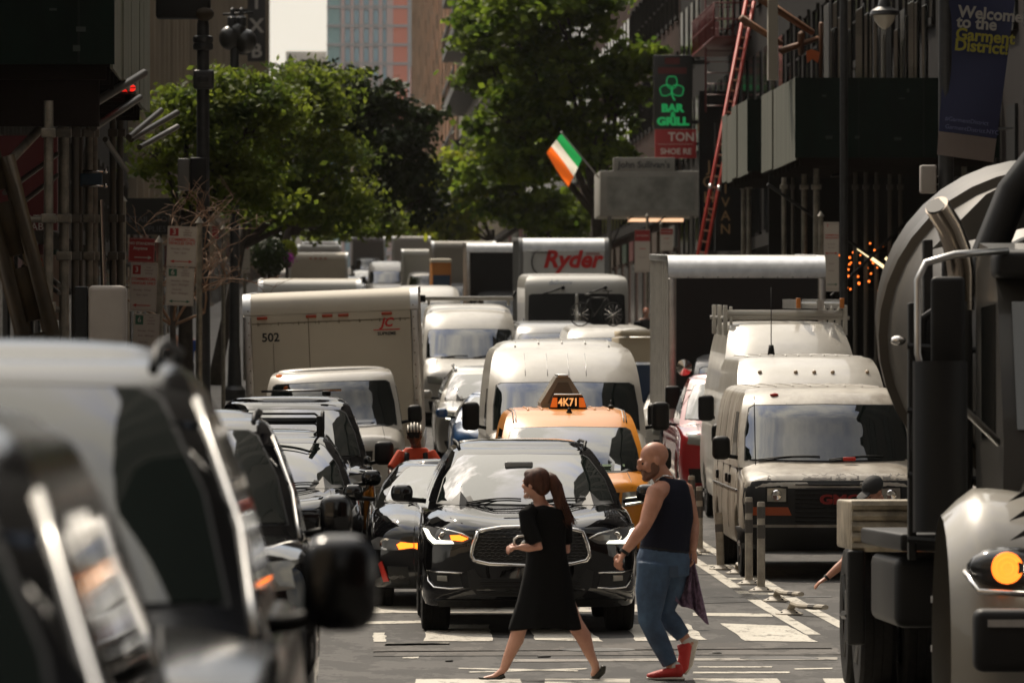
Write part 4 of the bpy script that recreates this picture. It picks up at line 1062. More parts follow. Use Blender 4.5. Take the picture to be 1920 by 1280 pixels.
root, sh = vehicle('crossover_car', 'black crossover with a black roof rack cage on the left', 'car', -.72, 63.6, var(SUV, mout=.10), BLACKP)
plain_front(sh, .5, .93, .88)
rk = MB()
for z_ in (1.76, 1.86):
    rk.tube([(-.60, 2.35, z_ - .06), (-.55, 2.3, z_), (.50, 2.3, z_), (.58, 2.35, z_ - .06)], .012, 6)
for y_ in (2.3, 3.2, 4.1): rk.tube([(-.56, y_, 1.78), (.56, y_, 1.78)], .016, 6)
for s_ in (-1, 1):
    rk.tube([(s_ * .58, 2.3, 1.62), (s_ * .58, 2.35, 1.85), (s_ * .58, 4.2, 1.85), (s_ * .58, 4.3, 1.65)], .02, 6)
    rk.box(s_ * .55 - .03, s_ * .55 + .03, 2.2, 2.4, 1.62, 1.84, c=.015)
rk.build('roof_rack', TRIM, root, 0)
root, sh = vehicle('pickup_truck', 'tall black pickup with large square black mirror behind the roof-racked crossover', 'pickup', -.56, 71.2, var(PICK, msize=(.22, .27), mout=.10), BLACKP)
plain_front(sh, .6, 1.08, .93, grille=CHROME)
o = MB().box(-.05, .05, -.04, .04, -.03, .03, c=.02).build('roof_camera', TRIM, root, 0); o.location = (.45, 2.6, 1.98)
o = MB().tube([(-.3, 0, 0), (.62, 0, .02)], .015, 6).build('roof_bar', ALU, root, 0); o.location = (0, 2.7, 2.0)

# ------------------------------------------------------------------ box trucks
def box_truck(name, label, X, Y, w=2.44, h=2.35, L=4.9, floor=1.05, face=OFFW, side=None, cab=True, roll=0, yaw=0, cabx=0, cabspec=None, top=OFFW, rtop=.28, cabpaint=WHITE, group=None, frame=ALU, boxback=2.2, cabtag=None):
    """cab nose at Y, box from Y+boxback. Returns root, cab shell"""
    sp = cabspec or var(VAN, st=[(0, .90, .45, 1.0, 1.1), (.06, .97, .40, 1.06, 1.18), (.3, 1.0, .38, 1.12, 1.24), (.9, 1.0, .38, 1.22, 1.34), (2.0, 1.0, .4, 1.3, 1.36), (2.1, .98, .42, 1.28, 1.34)],
                        cab=[(1.25, .66, 2.06, .98), (1.6, .95, 2.06, .94), (1.95, 1.22, 2.05, .88), (2.07, 1.42, 2.04, .83), (2.10, 1.6, 2.0, .78)], wy=(.85,), ws=(1.33, 1.93), bow=.12, side=((1.35, 1.95, 1.33, 1.85, .3),))
    root = thing(name, label, 'box truck', (X, Y, gz(Y)), (slope(Y, Y + L + 2), R(roll), R(yaw)), group)
    if cab:
        cr_, sh = vehicle('cab', None, None, 0, 0, sp, cabpaint, z=0)
        cr_.location = (cabx, 0, 0); cr_.rotation_euler = (0, 0, 0); cr_.parent = root
        for k_ in ('category', 'label'):
            if k_ in cr_: del cr_[k_]
        # sub-parts may not go deeper: hang the cab's pieces under the truck itself
        for c in list(cr_.children):
            c.parent = root; c.location = Vector(c.location) + Vector((cabx, 0, 0))
        bpy.data.objects.remove(cr_); sh.root = root
    else: sh = None
    y0 = boxback; z0 = floor; z1 = floor + h; hw = w / 2
    # box body with a rounded front top edge
    prof = [(y0 + rtop * (1 - math.sin(a)), z1 - rtop * (1 - math.cos(a))) for a in np.linspace(math.pi / 2, 0, 8)][::-1]
    prof = [(y0 + rtop - rtop * math.sin(a), z1 - rtop + rtop * math.cos(a)) for a in np.linspace(0, math.pi / 2, 8)]
    poly = [(y0, z0)] + [(y0 + L, z0), (y0 + L, z1)] + prof
    bx = MB(); hw2 = hw - .02
    bx.prism(poly, -hw2, hw2, axis='X')
    bx.build('box', side or OFFW, root, 25)
    # face panel below the rounded edge, and corner posts
    MB().box(-hw2 + .10, hw2 - .10, y0 - .012, y0 + .02, z0 + .1, z1 - rtop).build('front_panel', face, root)
    tp = MB(); n = len(prof)
    vv = []; ff = []
    for x_ in (-hw + .11, hw - .11):
        for a, b in prof: vv.append((x_, a - .012 if a < y0 + rtop * .5 else a - .006, b + .006))
    for i in range(n - 1): ff.append((i, i + 1, n + i + 1, n + i))
    k = len(vv); vv += [(x_, a + .05, b - .05) for x_ in (-hw + .11, hw - .11) for a, b in prof]
    for i in range(n - 1): ff.append((k + i, k + n + i, k + n + i + 1, k + i + 1))
    tp.add(vv, ff); tp.build('rounded_top_edge', top, root, 40)
    fr = MB()
    for s_ in (-1, 1):
        fr.box(*sorted((s_ * (hw - .11), s_ * (hw + .004))), y0 - .018, y0 + .09, z0, z1 - rtop, c=.012)
        fr.prism([(a - .02 if a < y0 + rtop * .5 else a - .01, b + .012) for a, b in prof] + [(y0 + rtop + .02, z1 - .06), (y0 + .07, z1 - rtop)], *sorted((s_ * (hw - .11), s_ * (hw + .006))), axis='X')
        fr.box(*sorted((s_ * (hw - .05), s_ * (hw + .008))), y0 + rtop + .02, y0 + L, z1 - .09, z1 + .012, c=.01)
        fr.box(*sorted((s_ * (hw - .05), s_ * (hw + .012))), y0 + .1, y0 + L, z0 - .04, z0 + .14, c=.01)
        for i in range(9): yy = y0 + .45 + i * (L - .6) / 8; fr.box(*sorted((s_ * (hw - .03), s_ * (hw + .002))), yy - .02, yy + .02, z0 + .14, z1 - .09)
    fr.build('corner_frame', frame, root, 30)
    ch = MB().box(-.42, .42, 1.6, y0 + L - .1, .62, z0 - .04)
    ch.box(-1.0, 1.0, y0 + L - .12, y0 + L, .5, .62); ch.build('chassis', TRIM, root)
    for s_ in (-1, 1):
        wheel(root, s_ * (hw - .1), y0 + L - 1.5, .40, .26); wheel(root, s_ * (hw - .4), y0 + L - 1.5, .40, .26)
    return root, sh

# cream 502 truck
RED2 = mat('marker_red', (.35, .045, .01), .4)
root, sh = box_truck('box_truck', 'cream box truck numbered 502 leaning slightly, white cab in front', -.02, 88.5, w=2.50, h=2.25, floor=.95, roll=-2.3, yaw=-1.2, rtop=.30, boxback=3.0, L=5.2)
plain_front(sh, .5, 1.0, .95)
y0 = 3.0; zt = 3.20
for x_ in (-.98, -.28, -.05, .18, .80): MB().box(x_ - .075, x_ + .075, y0 - .055, y0 + .03, zt - .36, zt - .315, c=.012).build('marker_lamp', RED2, root, 0).location = (0, 0, 0)
text('502', 'fleet_number', .17, (-.87, y0 - .018, zt - .62), FRONT, TEXTK, root, depth=.002, bold=.004)
text('JC', 'maker_logo', .17, (.79, y0 - .018, zt - .47), FRONT, TEXTR, root, depth=.002, shear=.3, bold=.006)
MB().box(.60, .98, y0 - .017, y0 - .0125, zt - .575, zt - .56).build('logo_underline', TEXTR, root)
text('SUPREME', 'maker_name', .065, (.79, y0 - .018, zt - .625), FRONT, TEXTK, root, depth=.002, bold=.002)
sm = MB().box(-1.13, 1.13, y0 - .016, y0 - .0125, zt - .425, zt - .41); sm.box(-.33, -.318, y0 - .016, y0 - .0125, 1.9, zt - .32); sm.box(-.84, -.832, y0 - .016, y0 - .0125, 1.2, 2.5)
for i in range(8): sm.box(-1.05 + i * .29, -1.035 + i * .29, y0 - .02, y0 - .0125, zt - .45, zt - .40)
sm.build('panel_seam', mat('seam_brown', (.16, .13, .09), .8), root)
rv = MB()
for i in range(12):
    for s_ in (-1, 1): rv.ball((s_ * 1.18, y0 - .02, 1.1 + i * .17), .012, 5, 3)
for i in range(14): rv.ball((-1.02 + i * .16, y0 - .016, zt - .435), .008, 5, 3)
rv.build('rivets', mat('seam_brown', (.16, .13, .09), .8), root)
o = MB().ball((0, 0, 0), (.05, .03, .025), 8, 5).build('cab_marker', mat('marker_orange', (.7, .12, .01), .3), root, 0); o.location = (-.72, 1.25, 2.06)

# big truck with black face on the right
root, sh = box_truck('box_truck', 'tall silver-edged box truck with black front face behind the rack van', 6.60, 100.3, w=2.52, h=2.65, floor=1.05, face=BLACKF, side=mat('box_side_alu', (.42, .41, .37), .35, metal=.6, var=.2, vscale=1.5, stretch=(1, 3, .3)), rtop=.36, top=ALU, boxback=2.4, L=6.2, cabpaint=GREYP)
plain_front(sh, .5, 1.0, .95)
o = MB().ball((0, 0, 0), (.06, .03, .03), 8, 5).build('cab_marker', AMBER, root, 0); o.location = (-.5, 1.3, 2.12)
MB().lathe([(.001, -.03), (.09, -.02), (.13, .03), (.001, .06)], 14, M=Matrix.Translation((-1.12, .4, 1.95)) @ Matrix.Rotation(R(90), 4, 'X')).build('spot_mirror', CHROME, root, 30)
MB().box(-1.42, -1.18, .35, .45, 1.3, 1.66, c=.05).tube([(-1.3, .4, 1.4), (-.95, .5, 1.25)], .02, 6).build('side_mirror', TRIM, root, 0)
sm = MB()
for i in range(9): sm.ball((-.95 + i * .24, 2.36, 3.7 - .34), .014, 5, 3)
sm.build('rivets', GREYP, root)

# white delivery step van and the rental truck behind it
STEP = var(VAN, st=[(0, 1.0, .5, 1.05, 1.15), (.05, 1.1, .45, 1.1, 1.22), (.3, 1.13, .45, 1.15, 1.3), (.7, 1.14, .45, 1.25, 1.36), (6.5, 1.14, .45, 1.3, 1.36), (6.7, 1.12, .5, 1.3, 1.34)],
           cab=[(1.2, .30, 6.68, 1.12), (1.9, .42, 6.68, 1.13), (2.85, .60, 6.68, 1.13), (3.05, .75, 6.66, 1.10), (3.12, .9, 6.6, 1.04)], curve=.12, crown=.04, ws=(1.75, 2.72), pillar=.09, wsglass=BLACKF, wr=.4, mout=.2, msize=(.16, .5), mz=1.7, side=((1.0, 1.8, 1.5, 2.2, .1),), wipers=())
root, sh = vehicle('step_van', 'white delivery van with two dark windshield panes in front of the red-lettered truck', 'van', 5.25, 139, STEP, mat('step_white', (.36, .345, .31), .4, coat=.4))
sh.line([(0, 1.75), (0, 2.74)], 'F', .035, 'windshield_post', WHITE, root, off=.012)
for x_ in (-.30, .62): 
    MB().tube([sh.hit(x_, 2.86, 'F', .05), sh.hit(x_ - .45, 2.72, 'F', .05)], .018, 5).ball(tuple(sh.hit(x_, 2.86, 'F', .05)), .045, 7, 5).build('wiper_arm', TRIM, root, 0)
plain_front(sh, .6, 1.05, 1.0)
text('delivery', 'faded_lettering', .16, tuple(sh.hit(-.35, 2.98, 'F', .02)), FRONT, mat('faded_blue', (.20, .26, .36), .6), root, depth=.003)
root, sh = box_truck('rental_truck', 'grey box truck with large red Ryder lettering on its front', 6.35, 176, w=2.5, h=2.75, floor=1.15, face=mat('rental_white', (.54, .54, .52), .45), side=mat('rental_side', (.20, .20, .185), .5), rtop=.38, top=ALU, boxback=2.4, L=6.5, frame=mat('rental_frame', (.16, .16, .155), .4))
text('Ryder', 'red_lettering', .66, (.22, 2.37, 3.30), FRONT, TEXTR, root, depth=.004, shear=.25, bold=.022)
sw = MB(); P_ = [(-.45 + .45 * math.cos(a), 2.375, 3.24 + .42 * math.sin(a)) for a in np.linspace(R(125), R(285), 14)]
sw.tube(P_, [.02 + .075 * math.sin(i / 13 * math.pi) for i in range(14)], 6, flat=.2); sw.tube([(-.9, 2.375, 3.50), (-.5, 2.375, 3.52), (-.35, 2.375, 3.50)], [.02, .07, .02], 6, flat=.2)
sw.build('black_swoosh', TEXTK, root, 0)
MB().box(.62, 1.0, 2.38, 2.386, 3.44, 3.51).build('faint_label', mat('pale_red', (.35, .22, .21), .6), root)
plain_front(sh, .5, 1.0, .95)

# ------------------------------------------------------------------ farther queue, both sides
FAR = 'vehicles queueing far down the street'
for (X, Y, h, L, lab, face, cabp) in (
    (-.62, 148, 1.95, 6.0, 'long low white box truck just behind the 502 truck', mat('far_white1', (.48, .46, .41), .4), WHITE),
    (-.72, 256, 2.2, 5.0, 'white box truck third in the left row with small red marker lamps', OFFW, WHITE),
    (-.9, 350, 2.3, 5.0, 'white box truck fourth in the left row', mat('far_white1', (.48, .46, .41), .4), WHITE),
    (-1.1, 440, 2.3, 5.0, 'white box truck farthest in the left row', WHITE, WHITE),
    (2.3, 455, 2.6, 6.0, 'grey truck with dark windshield in the middle row far away', mat('far_grey', (.20, .18, .17), .5), GREYP),
    (4.8, 405, 2.7, 6.0, 'tall pale truck in the middle distance right of the grey one', mat('far_pale', (.45, .42, .38), .5), WHITE),
    (4.3, 300, 2.2, 4.5, 'white box van beside the orange and blue truck', mat('far_white2', (.55, .53, .48), .4), WHITE),
    (4.75, 236, 2.7, 6.5, 'beige-sided box truck left of the black-faced one', mat('far_beige1', (.36, .33, .28), .5), GREYP),
    (5.45, 206, 2.7, 6.0, 'black-faced box truck with silver top beside the rental truck', BLACKF, TRIM)):
    root, sh = box_truck('box_truck', lab, X, Y, w=2.4, h=h, floor=1.0, face=face, side=mat('far_side', (.38, .34, .27), .5), rtop=.3, top=ALU if face in (BLACKF,) else face, boxback=2.2, L=L, cabpaint=cabp, group=FAR)
    if 'third' in lab:
        for x_ in (-.3, -.1, .1, .3): MB().box(x_ - .05, x_ + .05, 2.14, 2.19, 2.95, 3.0).build('marker_lamp', RED2, root)
TALLV = var(VAN, cab=[(1.2, .62, 5.58, .985), (1.65, .98, 5.58, .93), (1.98, 1.34, 5.56, .86), (2.10, 1.56, 5.54, .81), (2.14, 1.74, 5.5, .77)], ws=(1.32, 1.95))
Y = 203
root = thing('striped_truck', 'truck rear painted orange and dark blue in bands', 'truck', (PX(828, Y), Y, gz(Y)), (slope(Y, Y + 5), 0, 0), FAR)
hb = .30
MB().box(-.30, .30, 0, 5, .9, 3.1, c=.02).build('box', mat('truck_orange', (.42, .15, .02), .5), root, 0)
MB().box(-.27, .27, -.02, 0, 2.28, 2.70).build('blue_band', mat('truck_blue', (.015, .045, .09), .4), root)
MB().box(-.32, .32, -.03, 5, 3.1, 3.2).build('roof_edge', OFFW, root)
MB().box(-.30, .30, 0, 5, .45, .88).build('chassis', TRIM, root)
for s_ in (-1, 1): wheel(root, s_ * .3, 1.0, .38, .2); wheel(root, s_ * .3, 4.0, .38, .2)
for (X, Y, sp, pt, lab, cat) in (
    (1.35, 236, SEDAN, WHITE, 'white car glinting in front of the far grey truck', 'car'), (1.05, 212, SEDAN, ORANGE, 'orange-roofed taxi far away between the white trucks', 'taxi'),
    (2.35, 196, SUV, WHITE, 'pale car in the middle of the far queue', 'car'), (2.55, 165, SUV, SILVER, 'silver car immediately behind the rack-bar van', 'car'), (2.6, 181, var(HIVAN, crown=.05), WHITE, 'white panel van second behind the rack-bar van', 'van'),
    (4.65, 133.0, TALLV, GREYP, 'grey van at the left end of the row below the step van', 'van'), (5.50, 126.9, TALLV, WHITE, 'white van with a bicycle on its roof below the step van', 'van'), (6.45, 120.9, TALLV, SILVER, 'silver van nearest the tall black-faced truck, below the step van', 'van'),
    (1.9, 262, SUV, WHITE, 'white car twinkling in the middle row, left of the white box van', 'car'), (2.9, 245, SUV, SILVER, 'silver car in the middle row in front of the white box van', 'car'), (1.3, 290, SEDAN, WHITE, 'small white car far off right of the left row of trucks', 'car'),
    (2.6, 320, HIVAN, WHITE, 'white panel van far off between the grey truck and the box van', 'van'), (.9, 330, SUV, BLACKP, 'dark car far off beside the fourth left truck', 'car'), (1.6, 380, SUV, SILVER, 'silver car farthest off in the middle row', 'car'), (.2, 196, SEDAN, SILVER, 'silver car behind the long low white box', 'car'),
    (6.3, 112.0, SEDAN, WHITE, 'white taxi roof partly hidden by the tall black-faced truck', 'car'), (5.1, 163, SUV, BLACKP, 'black car in the gap before the red-lettered truck', 'car')):
    root, sh = vehicle('distant_car', lab, cat, X, Y, sp, pt, group=FAR)
    plain_front(sh, .45, .88 if sp is not SEDAN else .66, .85 if sp is not SEDAN else .78, lit=Y > 190)
# beige flatbed load and bicycle on a roof
t = thing('lumber_stack', 'beige stack of boards on a low trailer at the left of the tall truck', 'boards', (PX(1197, 115), 115, gz(115)))
MB().box(-.35, .5, 0, 3, 1.75, 2.2, c=.02).box(-.3, .5, -.1, 3, 2.22, 2.32).build('boards', BEIGE, t, 0)
MB().box(-.3, .45, .1, 3, .5, 1.7).build('trailer', mat('trailer_blue', (.02, .05, .12), .5), t)
for y_ in (.6, 2.2): wheel(t, .5, y_, .33, .2); wheel(t, -.28, y_, .33, .2)
def bicycle(name, label, loc, rot, s=1.0):
    t = thing(name, label, 'bicycle', loc, rot); t.scale = (s, s, s)
    for y_ in (0, 1.02):
        w_ = thing('wheel', None, None); w_.parent = t; w_.location = (0, y_, .34)
        MB().lathe([(.32, -.018), (.34, 0), (.32, .018), (.305, 0), (.32, -.018)], 28, axis='X').build('tyre', RUBBER, w_, 0)
        q = MB()
        for k in range(12): a = k * math.pi / 6; q.tube([(0, 0, 0), (0, .31 * math.cos(a), .31 * math.sin(a))], .003, 4)
        q.tube([(-.04, 0, 0), (.04, 0, 0)], .02, 8); q.build('spokes', CHROME, w_, 0)
    f = MB(); bb, st_, hd, rr, fr_ = (0, .60, .30), (0, .72, .80), (0, .18, .82), (0, 1.02, .34), (0, 0, .34)
    for a, b in ((bb, st_), (bb, hd), (st_, hd), (bb, rr), (st_, rr), (hd, fr_)): f.tube([a, b], .018, 7)
    f.tube([hd, (0, .14, .98)], .016, 6); f.build('frame', DKSTEEL, t, 0)
    MB().tube([(-.28, .2, 1.0), (-.2, .12, 1.0), (0, .12, .99), (.2, .12, 1.0), (.28, .2, 1.0)], .014, 6).build('handlebar', TRIM, t, 0)
    MB().ball((0, .76, .90), (.07, .13, .035), 8, 5).tube([(0, .72, .8), (0, .75, .9)], .014, 6).build('saddle', TRIM, t, 0)
    return t
bicycle('bicycle', 'bicycle strapped across a white van roof below the step van', (5.6, 129.3, gz(129) + 2.19), (0, 0, R(62)), .72)
# ------------------------------------------------------------------ concrete mixer on the right
def mixer():
    X, Y = 4.69, 35.6
    t = thing('mixer_truck', 'big white and black concrete mixer truck cut off by the right edge of the picture', 'truck', (X, Y, gz(Y)), (slope(Y, Y + 10), 0, R(-.85)))
    TW = mat('truck_white', (.27, .25, .21), rough=.35, coat=.6)
    # hood with round fenders
    sec = []
    hd = MB()
    ys = np.linspace(0, 2.0, 14); N = 0; v = []; f = []
    for i, y in enumerate(ys):
        k = min(1, y / .45); w_ = (.62 + .16 * k) * (1 if y < 1.2 else 1); top = 1.50 + .28 * min(1, y / .9)**.6 + .12 * (y / 2)
        P = [(w_ * math.cos(a), .95 + (top - .95) * (abs(math.sin(a))**.75)) for a in np.linspace(math.pi, 0, 17)]
        P = [(-w_, .8)] + P + [(w_, .8)]; N = len(P)
        v += [(x, y + .22 * (abs(x) / w_)**2 * (1 - k), z) for x, z in P]
    for i in range(len(ys) - 1):
        for k in range(N - 1): f.append((i * N + k, i * N + k + 1, (i + 1) * N + k + 1, (i + 1) * N + k))
    f.append(tuple(range(N)))
    hd.add(v, f).build('hood', TW, t, 40)
    MB().box(-.45, .45, -.03, .05, .85, 1.45, c=.02).build('grille', CHROME, t, 0)
    for s_ in (-1, 1):
        fn = MB(); P = []; v = []; f = []; M_ = 15
        # fender: bulging arch shell over the wheel
        for i, x in enumerate(np.linspace(0, 1, 8)):
            for k, a in enumerate(np.linspace(R(-20), R(200), M_)):
                r_ = .72 + .10 * math.sin(x * math.pi * .5 + .5); xx = s_ * (.62 + .62 * x); dr = -.16 * max(0, x - .7)**1.2 / .3
                v.append((xx, .95 - (r_ + dr) * math.cos(a) * (1.0 if a > R(70) else 1.05), .52 + (r_ + dr) * math.sin(a) * 1.15))
        for i in range(7):
            for k in range(M_ - 1): f.append((i * M_ + k, i * M_ + k + 1, (i + 1) * M_ + k + 1, (i + 1) * M_ + k))
        fen = fn.add(v, f).build('fender', TW, t, 60)
        for i in range(3): MB().prism([(0, 0), (.16, .05), (.14, .10)], -.004, .012).build('fender_vent', TRIM, fen).location = (s_ * (.74 if s_ > 0 else .92), .16 + i * .03, 1.17 + i * .11)
        hb = MB().ball((0, 0, 0), (.24, .14, .12), 14, 9).build('headlight', mat('headlamp_dark', (.03, .03, .03), .1), t, 0); hb.location = (s_ * .92, .18, 1.02)
        MB().lathe([(.001, .015), (.03, .02), (.034, .010), (.06, .016), (.064, .006), (.088, .004), (.09, -.02)], 20, M=Matrix.Translation((s_ * .02, -.125, .0)) @ Matrix.Rotation(R(90), 4, 'X')).build('turn_lamp', mat('truck_amber', (.7, .2, .02), .25, emit=(1, .20, .02), es=3.2), hb, 40)
        MB().ball((-s_ * .14, -.11, .0), (.075, .05, .075), 10, 7).build('headlight_bulb', mat('headlamp_on', (.9, .9, .85), .3, emit=(1, .93, .75), es=9), hb, 0)
        MB().tube([(s_ * 1.17, .16, 1.0), (s_ * 1.1, .05, .89), (s_ * .75, -.02, .87)], .018, 6).build('headlight_rim', CHROME, hb, 0).location = (-s_ * .92, -.18, -1.02)
        wheel(t, s_ * 1.12, .95, .52, .32)
    MB().box(-1.15, 1.15, -.28, -.05, .45, .80, c=.05).build('bumper', TRIM, t, 0)
    MB().box(-1.08, -.2, -.30, -.285, .70, .74).build('bumper_strip', ALU, t)
    # cab
    cb = MB(); v = []; f = []
    prof = [(1.9, 1.0), (1.85, 1.75), (2.25, 2.62), (2.6, 2.88), (3.5, 2.95), (3.75, 2.85), (3.75, 1.0)]
    cb.prism(prof, -.80, .80, axis='X'); cb.build('cab', mat('cab_shaded', (.035, .032, .027), rough=.35, coat=.4), t, 30)  # cab paint darkened to hold the shade that lies on the truck
    MB().prism([(1.85, 1.80), (2.20, 2.55), (2.19, 2.56), (1.835, 1.80)], -.72, .72, axis='X').build('windshield', GLASS, t)
    for s_ in (-1, 1): MB().box(*sorted((s_ * .795, s_ * .806)), 2.35, 3.3, 1.75, 2.55).build('side_window', GLASS_SIDE, t)
    MB().box(-.82, .82, 2.1, 2.5, 2.70, 2.86, c=.04).build('sun_visor', TRIM, t, 0)
    MB().ball((0, 0, 0), (.55, .35, .22), 14, 8).build('roof_cap', TW, t, 0).location = (.3, 2.9, 2.95)
    # exhaust stacks and air cleaners beside the cab
    for s_ in (-1, 1):
        e = MB().tube([(s_ * .92, 3.95, .9), (s_ * .92, 3.95, 2.6)], .115, 14).build('exhaust_muffler', mat('muffler_dark', (.03, .027, .022), .4, metal=.4), t, 40)
        P = [(s_ * .88, 3.95, 2.55), (s_ * .88, 3.95, 2.78), (s_ * .90, 3.92, 2.93), (s_ * .955, 3.86, 3.07), (s_ * 1.04, 3.76, 3.19)]
        MB().tube(P, [.09, .09, .085, .08, .078], 16).build('exhaust_stack', mat('stack_chrome', (.42, .36, .30), .18, metal=1.0), t, 40)
        MB().tube([(s_ * 1.038, 3.763, 3.186), (s_ * 1.042, 3.757, 3.194)], .07, 14).build('mouth_shade', TRIM, t, 40)  # dark disc: shade inside the open pipe end, given as colour
        MB().tube([(s_ * 1.18, 1.75, 1.2), (s_ * 1.18, 1.75, 2.2)], .16, 14).build('air_cleaner', TRIM, t, 40)
        mc = MB()
        for i, (dx, dy, z0_, z1_, w2) in enumerate(((-.10, 4.15, .9, 2.9, .07), (.14, 4.1, 1.0, 2.6, .05), (.02, 4.3, 1.3, 3.0, .06), (-.22, 4.2, 1.1, 2.4, .05))): mc.box(*sorted((s_ * (1.0 + dx), s_ * (1.0 + dx + w2))), dy, dy + .12, z0_, z1_, c=.01)
        for z_ in (1.1, 1.5, 1.9, 2.3): mc.tube([(s_ * .75, 4.0, z_), (s_ * 1.2, 4.05, z_ + .03)], .022, 6)
        mc.tube([(s_ * .8, 4.0, 2.7), (s_ * 1.1, 4.1, 2.5), (s_ * 1.15, 4.1, 1.7), (s_ * .85, 4.1, 1.2)], .03, 8)
        mc.build('machinery', DKSTEEL, t, 30)
        MB().ball((0, 0, 0), (.05, .03, .03), 8, 6).build('bright_cap', CHROME, t, 0).location = (s_ * 1.27, 3.9, 2.36)
        MB().box(*sorted((s_ * .70, s_ * 1.22)), 4.4, 8.1, 1.05, 1.16, c=.02).build('side_rail', DKSTEEL, t, 0)
        mx_ = MB().tube([(s_ * .75, 2.1, 2.86), (s_ * 1.08, 1.95, 2.83), (s_ * 1.25, 1.92, 2.78), (s_ * 1.30, 1.9, 2.68), (s_ * 1.30, 1.9, 2.25), (s_ * 1.28, 1.9, 2.16), (s_ * .80, 2.1, 1.72)], .022, 8)
        a = mx_.build('mirror_frame', ALU, t, 0)
        MB().box(*sorted((s_ * 1.02, s_ * 1.22)), 1.88, 1.96, 2.16, 2.70, c=.03).build('mirror', TRIM, a, 0)
    # load: drum, rings, rollers, hopper
    c = Vector((-.13, 6.6, 2.5)); ax = Vector((0, 1, .16)).normalized()
    Mx = Matrix.Translation(c) @ ax.to_track_quat('Z', 'Y').to_matrix().to_4x4()
    pr = [(.25, -2.2), (.6, -2.15), (.80, -1.9), (.98, -1.0), (1.06, -.3), (1.06, .5), (.95, 1.2), (.68, 2.0), (.52, 2.3), (.45, 2.3)]
    dm = MB().lathe(pr, 40, M=Mx).build('drum', mat('drum_paint', (.035, .029, .021), .5, var=.3, vscale=2), t, 30)
    rg = MB().lathe([(1.04, -.45), (1.10, -.42), (1.10, -.2), (1.04, -.17)], 40, M=Mx).lathe([(.78, -1.95), (.87, -1.92), (.87, -1.78), (.78, -1.75)], 36, M=Mx).build('drum_ring', mat('ring_steel', (.05, .041, .03), .4, metal=.3), dm, 30)
    hp = MB().prism([(8.9, 2.9), (9.5, 3.3), (9.0, 3.6), (8.6, 3.4)], -.4, .4, axis='X').build('hopper', TW, t)
    MB().tube([(-.15, 4.4, 3.75), (-.5, 4.5, 3.3), (-.75, 4.4, 2.7)], .11, 10).build('black_hose', TRIM, t, 40)
    MB().box(-.35, .35, 4.15, 4.6, 1.2, 3.3, c=.04).build('pedestal', TRIM, t, 0)
    MB().prism([(-1.0, 2.95), (-.65, 3.3), (-.35, 3.45), (-.35, 3.1)], 4.7, 4.78).build('splash_guard', mat('guard_grey', (.07, .065, .055), .5), t)
    fr = MB().box(-.45, .45, .3, 10.0, .75, 1.05); fr.build('chassis', TRIM, t)
    # quarter fenders and tandem axles
    for s_ in (-1, 1):
        f1 = MB()
        n = 5
        for i in range(n): f1.tube([(s_ * .62, 8.30, 1.02 + i * .072), (s_ * 1.27, 8.30, 1.02 + i * .072)], .036, 6)
        f1.box(*sorted((s_ * .6, s_ * 1.27)), 8.32, 9.9, 1.0, 1.34, c=.02)
        f1.build('ribbed_fender', mat('ribbed_alu', (.28, .24, .18), .45, metal=.6, var=.4, vscale=6), t, 40)
        MB().box(*sorted((s_ * .30, s_ * .60)), 8.2, 8.9, .62, 1.34, c=.02).build('tool_box', mat('toolbox', (.035, .033, .030), .5), t, 0)
        o = MB().ball((0, 0, 0), (.035, .02, .045), 8, 6).build('side_marker_lamp', AMBER_ON, t, 0); o.location = (s_ * .82, 8.29, .93)
        MB().box(*sorted((s_ * 1.18, s_ * 1.30)), 8.24, 8.34, .35, 1.0, c=.02).build('mud_bracket', TRIM, t, 0)
        for y_ in (8.2 + .75, 8.2 + 2.1):
            for x_ in (1.20, .90): wheel(t, s_ * x_, y_, .50, .26)
        MB().box(*sorted((s_ * .60, s_ * 1.2)), 5.2, 7.4, .55, 1.0, c=.06).build('fuel_tank', DKSTEEL, t, 0)
        st_ = MB()
        for z_ in (.45, .75): st_.box(*sorted((s_ * .75, s_ * 1.1)), 3.0, 3.5, z_, z_ + .04)
        st_.build('steps', ALU, t)
    return t
mixer()
